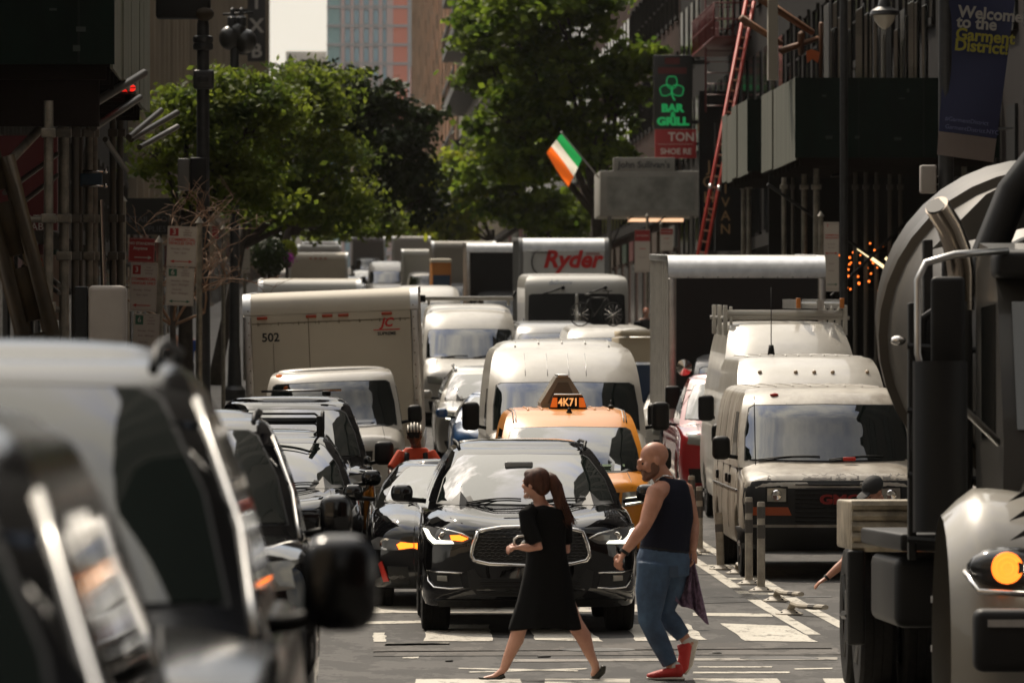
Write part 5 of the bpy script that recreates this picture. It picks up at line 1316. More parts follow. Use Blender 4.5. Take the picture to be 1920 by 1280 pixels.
# ------------------------------------------------------------------ left side: scaffold, lamp posts, signs
GRN = mat('shed_green_paint', (.003, .009, .006), rough=.8, spec=.12, var=.35, vscale=1.5, stretch=(1, 1, .3))
GRN2 = mat('lit_weathered_board', (.10, .12, .08), rough=.8, col2=(.24, .23, .18), vscale=2.5, stretch=(1, 3, .12))  # left shed planks: weathered board made paler, the light on it is in the colour
GRN3 = mat('dim_weathered_board', (.045, .055, .038), rough=.85, spec=.2, col2=(.12, .115, .09), vscale=2.5, stretch=(1, 3, .12))  # darker copy of the boards for the less lit right sheds
WOOD = mat('raw_wood', (.14, .06, .025), rough=.7, var=.3, vscale=3)
def shed(name, label, X0, X1, Y0, Y1, z0, z1, side, planks=9, side_mat=GRN2):
    t = thing(name, label, 'sidewalk shed', (0, Y0, gz(Y0)))
    g = gz(Y0)
    MB().box(X0, X1, 0, .06, z0 - g, z1 - g).build('front_board', GRN, t)
    rs_ = random.Random(int(Y0))
    a_ = X0 + 1.2
    while a_ < X1 - .2:
        MB().box(a_ - .012, a_ + .012, -.012, -.001, z0 - g + .02, z1 - g - .02).build('board_joint', mat('joint_dark', (.002, .004, .003), .9), t); a_ += 1.22
    for i in range(9):
        a_ = rs_.uniform(X0 + .2, X1 - .4); z_ = rs_.uniform(z0 + .1, z1 - .2) - g; MB().box(a_, a_ + rs_.uniform(.03, .14), -.014, -.001, z_, z_ + rs_.uniform(.015, .08)).build('scuff', mat('scuff_grey', (.035, .045, .038), .9), t)
    # planked side fence facing the street
    xs = X1 if side < 0 else X0
    n = planks; L = (Y1 - Y0); rnd = random.Random(5)
    for i in range(n):
        a = .08 + i * L / n; o = rnd.uniform(0, .03)
        MB().box(*sorted((xs + (-side) * .0 + side * o, xs + side * .05)), a, a + L / n - .03, z0 - g - rnd.uniform(-.02, .06), z1 - g + rnd.uniform(-.1, .05)).build('side_plank', side_mat, t)
    dk = MB().box(X0 + .05, X1 - .05, .06, L, z0 - g + .04, z0 - g + .16)
    for i in range(int(L / 1.2)): dk.box(X0 + .1, X1 - .1, .2 + i * 1.2, .32 + i * 1.2, z0 - g - .16, z0 - g + .03)
    dk.build('deck', mat('deck_dark', (.012, .008, .006), .9, spec=.1), t)
    return t
def pipe(name, label, pts, r, m=STEEL, cat='pipe', group=None, couplers=()):
    x, y, z = pts[0]
    o = MB().tube([(a - x, b - y, c - z) for a, b, c in pts], r, 12)
    for k in couplers: o.box(-r * 1.5, r * 1.5, -r * 1.6, r * 1.6, k - z - .05, k - z + .05, c=.01)
    o = o.build(name, m, None, 40); o.location = (x, y, z)
    tag(o, label, cat, group); return o
s1 = shed('sidewalk_shed', 'dark green board shed hanging over the left sidewalk, top left corner', -6.45, -2.42, 70, 84, 5.65, 7.6, -1)
MB().box(-6.4, -2.6, .3, .5, 4.95, 5.5).build('beam', mat('deck_dark', (.012, .008, .006), .9, spec=.1), s1)
k = 0
PG = 'upright pipes of the left scaffold'
for (px, d, lab, r) in ((92, 70, 'pale upright pipe second from the left edge under the shed', .052), (121, 71.5, 'pale upright pipe with wall couplers, thickest of the left group', .055), (142, 74, 'dark upright pipe right of the two pale ones', .045), (168, 76, 'upright pipe above the grey cabinet, left one', .045), (178, 78, 'upright pipe above the grey cabinet, middle one', .04),
                        (212, 80, 'thin dark upright pipe beside the bright metal strip', .04), (152, 79.5, 'thin upright pipe just behind the dark one on the left', .03), (226, 83, 'rightmost dark upright of the left scaffold', .045)):
    x = PX(px, d); b = gz(d) + .14
    pipe('scaffold_pipe', lab, [(x, d, b), (x, d, PZ(190, d))], r, STEEL if px in (92, 121, 168, 178) else mat('dull_pipe', (.10, .09, .075), .5, metal=.5), group=PG, couplers=(PZ(410, d), PZ(480 if px != 92 else 575, d), PZ(250, d)))
for k, (a, b, d1, d2, lab, r) in enumerate(((( -20, 345), (185, 128), 70, 72, 'long diagonal brace running up to the green shed from the left edge', .05), ((-5, 413), (108, 411), 70.2, 70.2, 'horizontal pipe low at the left edge', .035), ((70, 580), (112, 580), 70.4, 70.4, 'short horizontal pipe above the cabinet', .035),
        ((132, 222), (270, 138), 71, 75, 'longest tilted pipe poking right from the shed, above the red lamp', .05), ((176, 240), (262, 184), 74, 78, 'tilted pipe just below the red lamp', .045), ((242, 258), (302, 208), 78, 80, 'tilted pipe, upper of the three pointing right', .04), ((246, 262), (332, 212), 80, 82, 'tilted pipe, middle and longest of the three pointing right', .04),
        ((262, 277), (333, 238), 82, 84, 'tilted pipe, lowest of the three pointing right', .035), ((198, 262), (238, 320), 78, 80, 'pipe tilted down right beneath the others', .035), ((10, 362), (108, 290), 73, 76, 'dark diagonal brace in front of the red awning, upper', .03), ((18, 400), (108, 330), 73, 76, 'dark diagonal brace in front of the red awning, lower', .03), ((40, 480), (112, 535), 72, 70, 'twin railing bar sloping down to the right, upper', .03), ((45, 500), (112, 550), 72, 70, 'twin railing bar sloping down to the right, lower', .025))):
    pipe('scaffold_brace', lab, [(PX(a[0], d1), d1, PZ(a[1], d1)), (PX(b[0], d2), d2, PZ(b[1], d2))], r, STEEL if k in (0, 1, 2) else mat('dull_pipe', (.10, .09, .075), .5, metal=.5), group='slanting pipes of the left scaffold')
o = pipe('metal_strip', 'bright sunlit vertical metal strip beside the scaffold', [(PX(196, 79), 78.9, gz(79) + .14), (PX(195, 79), 79, PZ(520, 79)), (PX(190, 79), 79, PZ(375, 79))], .035, CHROME, 'strip')
# red warning lamp in a cage
d = 76; t = thing('warning_lamp', 'red caged warning lamp on the end of the left shed', 'lamp', (PX(230, d), d, PZ(166, d)))
MB().ball((.06, 0, 0), (.10, .06, .055), 10, 8).build('red_lens', mat('warn_red', (.6, .01, .01), .3, emit=(1, .02, .01), es=1.2), t, 0)
c = MB()
for a in np.linspace(0, math.pi, 5): c.tube([(-.04, .07 * math.sin(a), .07 * math.cos(a)), (.16, .07 * math.sin(a), .07 * math.cos(a))], .006, 4); c.tube([(-.04, -.07 * math.sin(a), .07 * math.cos(a)), (.16, -.07 * math.sin(a), .07 * math.cos(a))], .006, 4)
c.box(-.12, -.04, -.06, .06, -.06, .06, c=.015); c.build('cage', DKSTEEL, t, 0)
MB().tube([(-.12, 0, 0), (-.45, .3, .05)], .02, 6).build('bracket', DKSTEEL, t, 0)
# leaning perforated brace at the left edge (out of focus)
d = 47; P0 = Vector((PX(75, d), d, PZ(640, d))); P1 = Vector((PX(-12, d), d, PZ(300, d)))
t = thing('perforated_brace', 'leaning brown steel brace with round holes at the left edge', 'brace', tuple(P0)); v = P1 - P0
low = P0 - v * 1.75
bm_ = MB(); L_ = (P1 - P0).length; n = 16; q = (v.normalized()); sd = Vector((q.z, 0, -q.x))
rail = MB()
for off in (-.10, .10):
    a = -v * 1.95 + sd * off; b = v + sd * off
    rail.tube([tuple(a), tuple(b)], .062, 4)
for i in range(9):
    p = v * (-1.9 + i * .36); rail.tube([tuple(p - q * .20), tuple(p + q * .20)], .07, 4)
rail.build('rails', mat('brown_steel', (.020, .013, .006), .8, spec=.15, var=.3, vscale=5), t, 0)
# grey cabinet on the scaffold
d = 66.5; x0, x1 = PX(140, d), PX(237, d); t = thing('control_cabinet', 'large pale grey metal cabinet with a black side under the scaffold', 'cabinet', ((x0 + x1) / 2, d, gz(d) + .14)); w_ = (x1 - x0) / 2; zt_ = PZ(535, d) - gz(d) - .14
MB().box(-w_ + .14, w_, 0, .5, .1, zt_, c=.06).build('body', mat('cabinet_grey', (.33, .29, .25), .6, var=.08, vscale=2), t, 0)
MB().box(-w_, -w_ + .135, .01, .5, .1, zt_ - .01, c=.02).build('side_panel', TRIM, t, 0)
MB().box(-w_ + .05, w_ - .05, .05, .45, 0, .1).build('base', KERB, t)
# red awning, shop lettering on the left wall
d = 92; t = thing('awning', 'dark red shop awning with small white lettering behind the scaffold', 'awning', (0, d, 0))
m_ = MB().prism([(PX(-150, d), PZ(255, d)), (PX(108, d), PZ(255, d)), (PX(108, d), PZ(432, d)), (PX(-150, d), PZ(432, d))], 0, .25); m_.build('canvas', mat('awning_red', (.10, .012, .012), .8), t)
text('BATTERY', 'awning_lettering', .15, (PX(80, d), -.01, PZ(411, d)), FRONT, mat('dull_white', (.42, .38, .34), .7), t, depth=.004)
text('LABR', 'awning_lettering', .15, (PX(72, d), -.01, PZ(426, d)), FRONT, mat('dull_white', (.42, .38, .34), .7), t, depth=.004)
MB().tube([(PX(30, d), .2, PZ(432, d)), (PX(30, d), .2, gz(d))], .03, 6).build('post', DKSTEEL, t)
t = thing('shop_sign', 'pale shop sign with red characters low at the left', 'sign', (0, 84, 0))
MB().box(PX(42, 84), PX(112, 84), 0, .06, PZ(600, 84), PZ(478, 84)).build('board', mat('sign_pink', (.42, .33, .27), .7), t)
text('RE', 'red_lettering', .16, (PX(82, 84), -.008, PZ(492, 84)), FRONT, TEXTR, t); text('.03', 'red_lettering', .14, (PX(75, 84), -.008, PZ(533, 84)), FRONT, TEXTR, t)
MB().tube([(PX(60, 84), .03, PZ(600, 84)), (PX(60, 84), .03, gz(84))], .03, 6).build('post', DKSTEEL, t)
t = thing('shop_sign', 'dark sign with dim grey RETAIL STORE SUPPLIES lettering behind the bare tree', 'sign', (0, 130, 0))
MB().box(PX(236, 130), PX(330, 130), 0, .1, PZ(440, 130), PZ(372, 130)).build('board', mat('sign_dark', (.03, .03, .032), .6), t)
for s_, y_ in (('RETAIL STORE', 412), ('SUPPLIES', 430)): text(s_, 'grey_lettering', .17, (PX(282, 130), -.008, PZ(y_, 130)), FRONT, mat('dim_grey', (.16, .16, .17), .7), t)
MB().tube([(PX(300, 130), .05, PZ(440, 130)), (PX(300, 130), .05, gz(130))], .04, 6).build('post', DKSTEEL, t)
# vertical sign with letters
d = 380; t = thing('blade_sign', 'tall black vertical blade sign with white letters I X B high on the left', 'sign', (0, d, 0))
MB().box(PX(464, d), PX(498, d), 0, .3, PZ(116, d), PZ(-60, d)).build('board', mat('blade_black', (.03, .03, .032), .6), t)
MB().box(WALL_L - .1, PX(464, d), .1, .2, PZ(20, d) - .1, PZ(20, d) + .1).box(WALL_L - .1, PX(464, d), .1, .2, PZ(100, d) - .1, PZ(100, d) + .1).build('bracket', DKSTEEL, t)
for s_, y_ in (('I', 6), ('X', 50), ('B', 97)): text(s_, 'white_letter', 1.15, (PX(481, d), -.02, PZ(y_, d)), FRONT, mat('sign_white', (.6, .58, .54), .6), t, depth=.02, bold=.03)

def lamp_post(label, px, d, cy, gpx, head=True, s=1.0):
    x = PX(px, d); g = gz(d) + .14
    t = thing('lamp_post', label, 'lamp post', (x, d, g), group='black lamp posts on the left kerb')
    h = PZ(cy, d) - g
    MB().lathe([(.001, 0), (.26, 0), (.26, .25), (.17, .35), (.14, 1.2), (.125, 1.3), (.105, h * .55), (.10, h - .5), (.001, h)], 16).build('pole', POLEM, t, 30)
    for z_ in (PZ(75, d) - g, PZ(150, d) - g, PZ(88, d) - g) if head else ():
        MB().lathe([(.09, -.07), (.16, -.05), (.17, 0), (.16, .05), (.09, .07)], 14, M=Matrix.Translation((0, 0, z_))).build('collar', POLEM, t, 30)
    return t, g
t, g = lamp_post('black lamp post nearest on the left, carrying a signal head and a square box', 381, 105, -10, 0)
d = 105
MB().box(PX(293, d) - t.location.x, PX(395, d) - t.location.x, -.2, .3, PZ(36, d) - g, PZ(-20, d) - g, c=.05).build('signal_head', TRIM, t, 0)
MB().ball((PX(384, d) - t.location.x, -.15, PZ(28, d) - g), (.16, .12, .12), 10, 7).build('signal_visor', mat('visor_yellow', (.03, .018, .004), .7), t, 0)
MB().box(PX(334, d) - t.location.x, PX(356, d) - t.location.x, -.15, .2, PZ(357, d) - g, PZ(298, d) - g, c=.02).build('signal_box', mat('box_grey', (.12, .115, .10), .5), t, 0)
MB().box(PX(357, d) - t.location.x, PX(388, d) - t.location.x, -.17, .22, PZ(359, d) - g, PZ(296, d) - g, c=.03).build('box_side', TRIM, t, 0)
MB().box(-.16, .18, -.14, .14, PZ(168, d) - g, PZ(132, d) - g, c=.05).build('clamp', POLEM, t, 0)
t, g = lamp_post('black lamp post with three dark globe heads, second on the left', 440, 150, 20, 0, head=False)
d = 150; xx = t.location.x
for px_, py_, r_ in ((431, 72, .26), (461, 78, .26), (446, 62, .22)): MB().ball((PX(px_, d) - xx, 0, PZ(py_, d) - g), (r_, r_, r_ * 1.1), 14, 10).build('globe', mat('globe_dark', (.02, .018, .015), .3), t, 0)
MB().tube([(PX(418, d) - xx, 0, PZ(28, d) - g), (PX(475, d) - xx, 0, PZ(24, d) - g)], .03, 6).build('crossbar', POLEM, t, 0)
for px_ in (436, 453): MB().lathe([(.001, .45), (.05, .4), (.06, .25), (.12, .2), (.12, 0), (.001, 0)], 10, M=Matrix.Translation((PX(px_, d) - xx, 0, PZ(50, d) - g))).build('finial', POLEM, t, 30)

# parking signs
SW = mat('sign_face_white', (.50, .45, .39), .6); SR = mat('sign_face_red', (.30, .02, .02), .55); SG = mat('sign_green', (.03, .12, .07), .5); STX = mat('sign_red_text', (.45, .05, .04), .6); SGT = mat('sign_faint_text', (.34, .27, .24), .7)
def sign_post(label, px, d, top, r=.045, signs=()):
    x = PX(px, d); g = gz(d) + .14
    t = thing('sign_post', label, 'sign post', (x, d, g), group='posts with parking signs')
    MB().tube([(0, 0, 0), (0, 0, PZ(top, d) - g)], r, 12).lathe([(.001, .10), (r * 1.2, .02), (r * 1.5, 0), (.001, -.01)], 10, M=Matrix.Translation((0, 0, PZ(top, d) - g))).build('pole', STEEL, t, 40)
    for (x0, x1, y0, y1, kind, tilt) in signs:
        cx, cz = (PX(x0, d) + PX(x1, d)) / 2 - x, (PZ(y0, d) + PZ(y1, d)) / 2 - g
        w_, h_ = (PX(x1, d) - PX(x0, d)) / 2, (PZ(y0, d) - PZ(y1, d)) / 2
        b = MB().box(-w_, w_, -.004, .004, -h_, h_, c=.0).build('sign', SR if kind == 'stand' else SW, t); b.location = (cx, -.07, cz); b.rotation_euler = (0, R(tilt), 0)
        bd = MB().box(-w_ * .96, w_ * .96, -.0065, -.0045, h_ * .93, h_ * .95).box(-w_ * .96, w_ * .96, -.0065, -.0045, -h_ * .95, -h_ * .93).box(-w_ * .96, -w_ * .94, -.0065, -.0045, -h_ * .93, h_ * .93).box(w_ * .94, w_ * .96, -.0065, -.0045, -h_ * .93, h_ * .93).build('border', SW if kind == 'stand' else SGT, b)
        k = w_ * 2
        def tx(s, sz, xx, zz_, m): text(s, 'sign_lettering', sz * k, (xx * w_, -.0075, zz_ * h_), FRONT, m, b, depth=.001, bold=.0015)
        def arrow(zz_, m, l=True, r_=True):
            a = MB().box(-w_ * .55, w_ * .55, -.009, -.0055, zz_ * h_ - .006, zz_ * h_ + .006)
            if r_: a.prism([(w_ * .78, zz_ * h_), (w_ * .5, zz_ * h_ + .025), (w_ * .5, zz_ * h_ - .025)], -.009, -.0055)
            if l: a.prism([(-w_ * .78, zz_ * h_), (-w_ * .5, zz_ * h_ + .025), (-w_ * .5, zz_ * h_ - .025)], -.009, -.0055)
            a.build('arrow', m, b)
        if kind == 'stand':
            tx('NO STANDING', .145, 0, .55, SW); tx('Anytime', .16, -.1, .15, SW); arrow(-.6, SW, l=False)
        elif kind in ('3', '3l'):
            bx_ = MB().box(-w_ * .85, -w_ * .25, -.0065, -.0045, h_ * .52, h_ * .9).build('number_box', SR, b); tx('3', .28, -.55, .71, SW)
            tx('hour', .09, .35, .82, SGT); tx('metered', .09, .35, .70, SGT); tx('parking', .09, .35, .58, SGT)
            tx('COMMERCIAL', .145, 0, .33, STX); tx('VEHICLES ONLY', .125, 0, .15, STX)
            tx('Monday - Friday', .10, -.1, -.12, SGT); tx('7am - 6pm', .10, -.1, -.32, SGT); arrow(-.75, STX, r_=(kind == '3'))
        elif kind == '6':
            bx_ = MB().box(-w_ * .85, -w_ * .25, -.0065, -.0045, h_ * .55, h_ * .92).build('number_box', SG, b); tx('6', .28, -.55, .74, SW)
            tx('hour', .09, .35, .85, SGT); tx('metered', .09, .35, .72, SGT); tx('parking', .09, .35, .6, SGT)
            tx('Monday - Friday', .10, 0, .3, SGT); tx('6pm - Midnight', .10, 0, .1, SGT); tx('Saturday', .10, -.2, -.15, SGT); tx('8am - Midnight', .10, 0, -.35, SGT); arrow(-.78, SG)
        elif kind == 'tall':
            tx('3', .26, -.5, .9, STX); tx('COMMERCIAL', .14, .05, .62, STX); tx('VEHICLES ONLY', .12, .05, .54, STX); tx('Mon thru Fri', .10, 0, .36, SGT); tx('8am - 6pm', .10, 0, .26, SGT); arrow(.1, STX); arrow(-.8, SG, l=False)
            tx('Monday', .10, 0, -.2, SGT); tx('Saturday', .10, 0, -.4, SGT)
        elif kind == 'red':
            MB().box(-w_ * .98, w_ * .98, -.0065, -.0045, h_ * .45, h_ * .97).build('red_field', SR, b); tx('NO PARKING', .13, 0, .7, SW); tx('Anytime', .13, 0, .1, STX); tx('Tow zone', .12, 0, -.3, SGT)
    return t
sign_post('galvanised post with a red no standing sign over pale parking signs', 299, 85, 455, signs=((242, 291, 447, 492, 'stand', 2), (245, 295, 493, 584, '3l', 2), (250, 299, 588, 680, '6', 2)))
sign_post('galvanised post beside the lamp post with two pale commercial parking signs', 374, 98, 418, signs=((314, 369, 425, 500, '3', 2), (312, 364, 502, 573, '6', 2)))
sign_post('bare galvanised post left of the parking signs', 231, 92, 378)
sign_post('thin post with one small pale sign left of the cream box truck', 459, 170, 400, signs=((450, 469, 428, 512, 'tall', 0),))
sign_post('thin post with a small red sign far on the left kerb', 419, 140, 430, signs=((398, 410, 424, 448, 'stand', 0),))
sign_post('post with a tall pale parking sign between the tall truck and the string lights', 1540, 118, 405, signs=((1545, 1574, 416, 546, 'tall', 0),))
sign_post('post with red-topped parking sign under the grey canopy', 1214, 190, 405, signs=((1190, 1219, 430, 510, 'red', 0),))
sign_post('post with small red sign right of the canopy leg', 1240, 200, 420, signs=((1238, 1262, 428, 470, 'red', 0),))
def clamp_blue(px, py, d):
    t = thing('pipe_clamp', 'blue clamps bolting the scaffold pipes together', 'clamp', (PX(px, d), d, PZ(py, d)))
    MB().box(-.13, .13, -.08, .08, -.10, .06, c=.02).build('clamp_body', mat('clamp_blue', (.02, .05, .08), .5), t, 0)
    q = MB()
    for z_ in (-.09, .08): q.tube([(-.1, -.08, z_), (.16, -.1, z_)], .018, 6); q.ball((.17, -.1, z_), .03, 6, 5)
    q.build('bolts', CHROME, t, 0)
clamp_blue(172, 335, 75.8)

# ------------------------------------------------------------------ delineator posts along the double line
DEL = mat('delineator_white', (.34, .30, .24), .6, var=.2, vscale=8); DELB = mat('delineator_band', (.09, .08, .07), .5)
def delin(label, px, py, lean=None, h=.93):
    d = gd(py); x = PX(px, d)
    t = thing('delineator_post', label, 'traffic post', (x, d, gz(d) + .004), group='flexible posts on the double line')
    MB().lathe([(.001, .05), (.06, .05), (.075, .035), (.13, .012), (.135, 0)], 8).build('base', DEL, t, 30)
    for a in range(4): MB().ball((.1 * math.cos(a * 1.57 + .7), .1 * math.sin(a * 1.57 + .7), .02), .013, 6, 4).build('bolt', DKSTEEL, t, 0)
    if lean is None:
        MB().lathe([(.001, h), (.035, h), (.04, h - .01), (.042, .05)], 14).build('tube', DEL, t, 40)
        for z_, k in ((h - .17, .12), (h - .38, .14)): MB().lathe([(.0435, z_), (.0435, z_ + k)], 14).build('band', DELB, t)
    else:
        P = [Vector((0, 0, .03)), Vector((lean[0] * .12, lean[1] * .12, .11))] + [Vector((lean[0] * a, lean[1] * a, .09 + lean[2] * a)) for a in (.3, .6, 1.0)]
        MB().tube([tuple(p) for p in P], [.04, .045, .045, .045, .04], 8, flat=.6).build('tube', DEL, t, 40)
        MB().tube([tuple(P[3]), tuple(P[3] + (P[4] - P[3]) * .4)], .047, 8, flat=.62).build('band', DELB, t, 40)
delin('upright grey and white post, left of the two standing pair', 1405, 1096)
delin('upright post with its base in front, right of the standing pair', 1428, 1109)
delin('standing post just right of the man in the tank top, nearer one', 1297, 1040, h=.95)
delin('standing post just right of the man in the tank top, farther one', 1312, 1036, h=.8)
delin('flattened post lying across the double line, upper one', 1455, 1128, (.22, -.5, 0))
delin('flattened post lying nearest the camera across the double line', 1481, 1153, (.30, -.55, 0))
delin('bent post knocked against the front wheel of the dirty white van', 1383, 1076, (.15, -.35, 0))
delin('crooked leaning post beside the rear wheel of the dirty white van', 1352, 1068, (-.02, .1, .55))

# ------------------------------------------------------------------ right side
s2 = shed('sidewalk_shed', 'long dark green board shed over the right sidewalk with pale planked end', 8.62, 12.45, 120, 129.5, 6.20, 7.70, 1, planks=3, side_mat=GRN3)
s3 = shed('sidewalk_shed', 'smaller pale planked shed section behind the red ladder', 8.62, 12.45, 134, 143, 6.35, 7.85, 1, planks=5, side_mat=GRN3)
RG = 'upright pipes of the right scaffold'
for (px, d, r, lab) in ((1455, 134, .055, 'upright pipe first left under the right shed'), (1471, 131, .05, 'upright pipe second from left under the right shed'), (1487, 128, .03, 'thin dark pipe between two pale ones under the right shed'), (1509, 126, .055, 'upright pipe in the middle under the right shed'), (1532, 122, .06, 'thick pale pipe beside the tall pale parking sign'), (1395, 142, .055, 'pale upright pipe left of the pair by the gold letters'), (1405, 141, .05, 'pale upright pipe right of the pair by the gold letters'),
                        (1605, 124, .04, 'dull upright left inside the dark scaffold'), (1625, 124.5, .04, 'dull upright second inside the dark scaffold'), (1645, 125, .04, 'dull upright third inside the dark scaffold'), (1670, 125.5, .04, 'dull upright fourth inside the dark scaffold'), (1690, 126, .04, 'dull upright fifth inside the dark scaffold'), (1810, 121, .05, 'pale upright pipe above the truck left'), (1850, 121.5, .06, 'pale upright pipe above the truck right')):
    x = PX(px, d); b = gz(d) + .14
    pipe('scaffold_pipe', lab, [(x, d, b), (x, d, 6.2)], r, STEEL if px not in (1487, 1605, 1625, 1645, 1670, 1690) else mat('dull_pipe', (.10, .09, .075), .5, metal=.5), group=RG, couplers=(PZ(350, d), PZ(300, d)))
for (a, b, d1, lab) in (((1440, 345), (1640, 480), 123, 'cross brace falling right behind the parking sign'), ((1560, 555), (1720, 400), 122, 'cross brace rising right through the string lights'), ((1560, 330), (1700, 300), 124, 'near level brace high in the dark scaffold')):
    pipe('scaffold_brace', lab, [(PX(a[0], d1), d1, PZ(a[1], d1)), (PX(b[0], d1), d1 + .5, PZ(b[1], d1))], .03, DKSTEEL, group='slanting pipes of the right scaffold')
bk = MB().box(8.9, 12.44, 0, .1, 0, 5.6).build('hoarding', mat('hoarding_dark', (.008, .007, .006), .9, spec=.05), None); bk.location = (0, 131.5, gz(131) + .14); tag(bk, 'dark plywood hoarding behind the string lights', 'hoarding')
# string lights and tube lamps
t = thing('string_lights', 'cluster of small orange string lights in the dark scaffold', 'lights', (PX(1640, 125), 125, PZ(500, 125)))
rnd = random.Random(12); ox, oz = t.location.x, t.location.z; bm1 = mat('bulb_orange', (.8, .3, .05), .4, emit=(1, .18, .02), es=3.5)
pts = [(rnd.uniform(1576, 1735), rnd.uniform(452, 548)) for _ in range(46)]
for a, b in pts:
    yy = rnd.uniform(-1, 1); MB().ball((PX(a, 125) - ox, yy, PZ(b, 125) - oz), rnd.uniform(.014, .028), 6, 5).build('bulb', bm1, t, 0)
w_ = MB()
for i in range(5): w_.tube([(PX(1576 + i * 8, 125) - ox, -.5 + i * .2, PZ(460 + i * 18, 125) - oz), (PX(1655, 125) - ox, -.5 + i * .2, PZ(475 + i * 18, 125) - oz), (PX(1735, 125) - ox, -.5 + i * .2, PZ(458 + i * 18, 125) - oz)], .005, 4)
w_.build('wire', TRIM, t, 0)
for (a, b, lab) in (((1606, 462), (1700, 530), 'long glowing tube lamp slanting down right, left one'), ((1662, 483), (1722, 532), 'shorter glowing tube lamp right of the long one')):
    o = MB().tube([(0, 0, 0), (PX(b[0], 124) - PX(a[0], 124), 0, PZ(b[1], 124) - PZ(a[1], 124))], .03, 8).build('tube_lamp', mat('tube_glow', (.9, .8, .5), .4, emit=(1, .80, .45), es=2.2), None, 40)
    o.location = (PX(a[0], 124), 124, PZ(a[1], 124)); tag(o, lab, 'lamp', 'tube lamps under the right shed')

# red fire escape on the wall, red ladder
RED = mat('fire_escape_red', (.10, .007, .006), .5)
t = thing('fire_escape', 'red iron fire escape balconies on the right wall above the ladder', 'fire escape', (WALL_R, 192, gz(192)))
for j, z_ in enumerate((12.1, 14.6)):
    zz_ = z_ - gz(192); m_ = MB()
    m_.box(-1.15, -.02, 0, 12, zz_ - .06, zz_)
    for h_ in (.5, 1.0): m_.tube([(-.02, 0, zz_ + h_), (-1.15, 0, zz_ + h_), (-1.15, 12, zz_ + h_)], .025, 5)
    for i in range(9): m_.tube([(-1.15 + i * .14, 0, zz_), (-1.15 + i * .14, 0, zz_ + 1)], .010 if i else .03, 4)
    for i in range(30): m_.tube([(-1.15, i * .4, zz_), (-1.15, i * .4, zz_ + 1)], .010, 4)
    m_.build('balcony', RED, t, 0)
m_ = MB()
for x_ in (-.2, -1.05): m_.tube([(x_, 6, 7.9), (x_, 6, 12.4)], .03, 5)
for i in range(13): m_.tube([(-.2, 6, 8.1 + i * .34), (-1.05, 6, 8.1 + i * .34)], .014, 4)
m_.build('drop_ladder', RED, t, 0)
for j in range(3): MB().box(-.9, -.3, 11.5, 11.6, 10.2 + j * .9, 11.0 + j * .9).build('stored_goods', mat(('goods_pink', 'goods_white', 'goods_green')[j], ((.4, .2, .2), (.4, .4, .38), (.1, .25, .2))[j], .6), t)
d = 186; P0 = Vector((PX(1318, d), d, PZ(470, d))); P1 = Vector((PX(1420, d), d + 3, PZ(-10, d)))
t = thing('extension_ladder', 'long bright red-orange extension ladder leaning up the right building', 'ladder', (P0.x, P0.y, P0.z)); v = P1 - P0
low = -v * ((P0.z - gz(d) - .14) / v.z); sd = Vector((.115, .0, -.02)); LR = mat('ladder_red', (.40, .022, .008), .5)
for k, nm in ((-1, 'rail'), (1, 'rail')): MB().tube([tuple(low + sd * k), tuple(v + sd * k)], (.05, .055), 4).build(nm, LR, t, 0)
m_ = MB()
for i in range(34): p = low + (v - low) * (i + .5) / 34; m_.tube([tuple(p - sd), tuple(p + sd)], .028, 6)
m_.build('rungs', mat('rung_pale', (.45, .20, .12), .4), t, 0)
fb = MB()
for k in (-1, 1): fb.tube([tuple(v * .24 + sd * k * 1.1), tuple(v * .26 + sd * k * 1.1)], .06, 6)
fb.build('pale_hook', ALU, t, 0)
# timber and tarps above the right shed
t = thing('timber_stack', 'orange-brown timber beams and dark plastic piled on the right shed roof', 'timber', (0, 122, 0))
for (a, b, r_) in (((1425, -5), (1530, 58), .09), ((1390, 33), (1470, 78), .08), ((1465, 95), (1540, 68), .07), ((1503, 62), (1507, 98), .07), ((1541, 42), (1545, 145), .045)):
    MB().tube([(PX(a[0], 122), 0, PZ(a[1], 122)), (PX(b[0], 122), .6, PZ(b[1], 122))], (r_, r_ * .7), 4).build('beam', WOOD, t, 0)
MB().prism([(PX(1512, 122), PZ(96, 122)), (PX(1522, 122), PZ(92, 122)), (PX(1538, 122), PZ(98, 122)), (PX(1534, 122), PZ(118, 122)), (PX(1524, 122), PZ(110, 122)), (PX(1514, 122), PZ(118, 122))], -.1, -.06).build('orange_flag', mat('flag_orange', (.45, .09, .01), .6), t)
rnd = random.Random(8)
for i in range(26):
    x_ = rnd.uniform(1560, 1750); z1_ = rnd.uniform(-10, 50); w_ = rnd.uniform(.02, .06)
    MB().box(PX(x_, 122), PX(x_, 122) + w_, .5 + rnd.random(), 1.6 + rnd.random(), PZ(147, 122), PZ(z1_, 122), c=.01).build('wrapped_board', GLASS_SIDE if i % 4 else mat('wrap_plastic', (.10, .10, .10), .25), t)
MB().box(PX(1440, 122), PX(1458, 122), -.2, .1, PZ(150, 122), PZ(-10, 122)).build('post', mat('post_pale', (.28, .25, .2), .7), t)

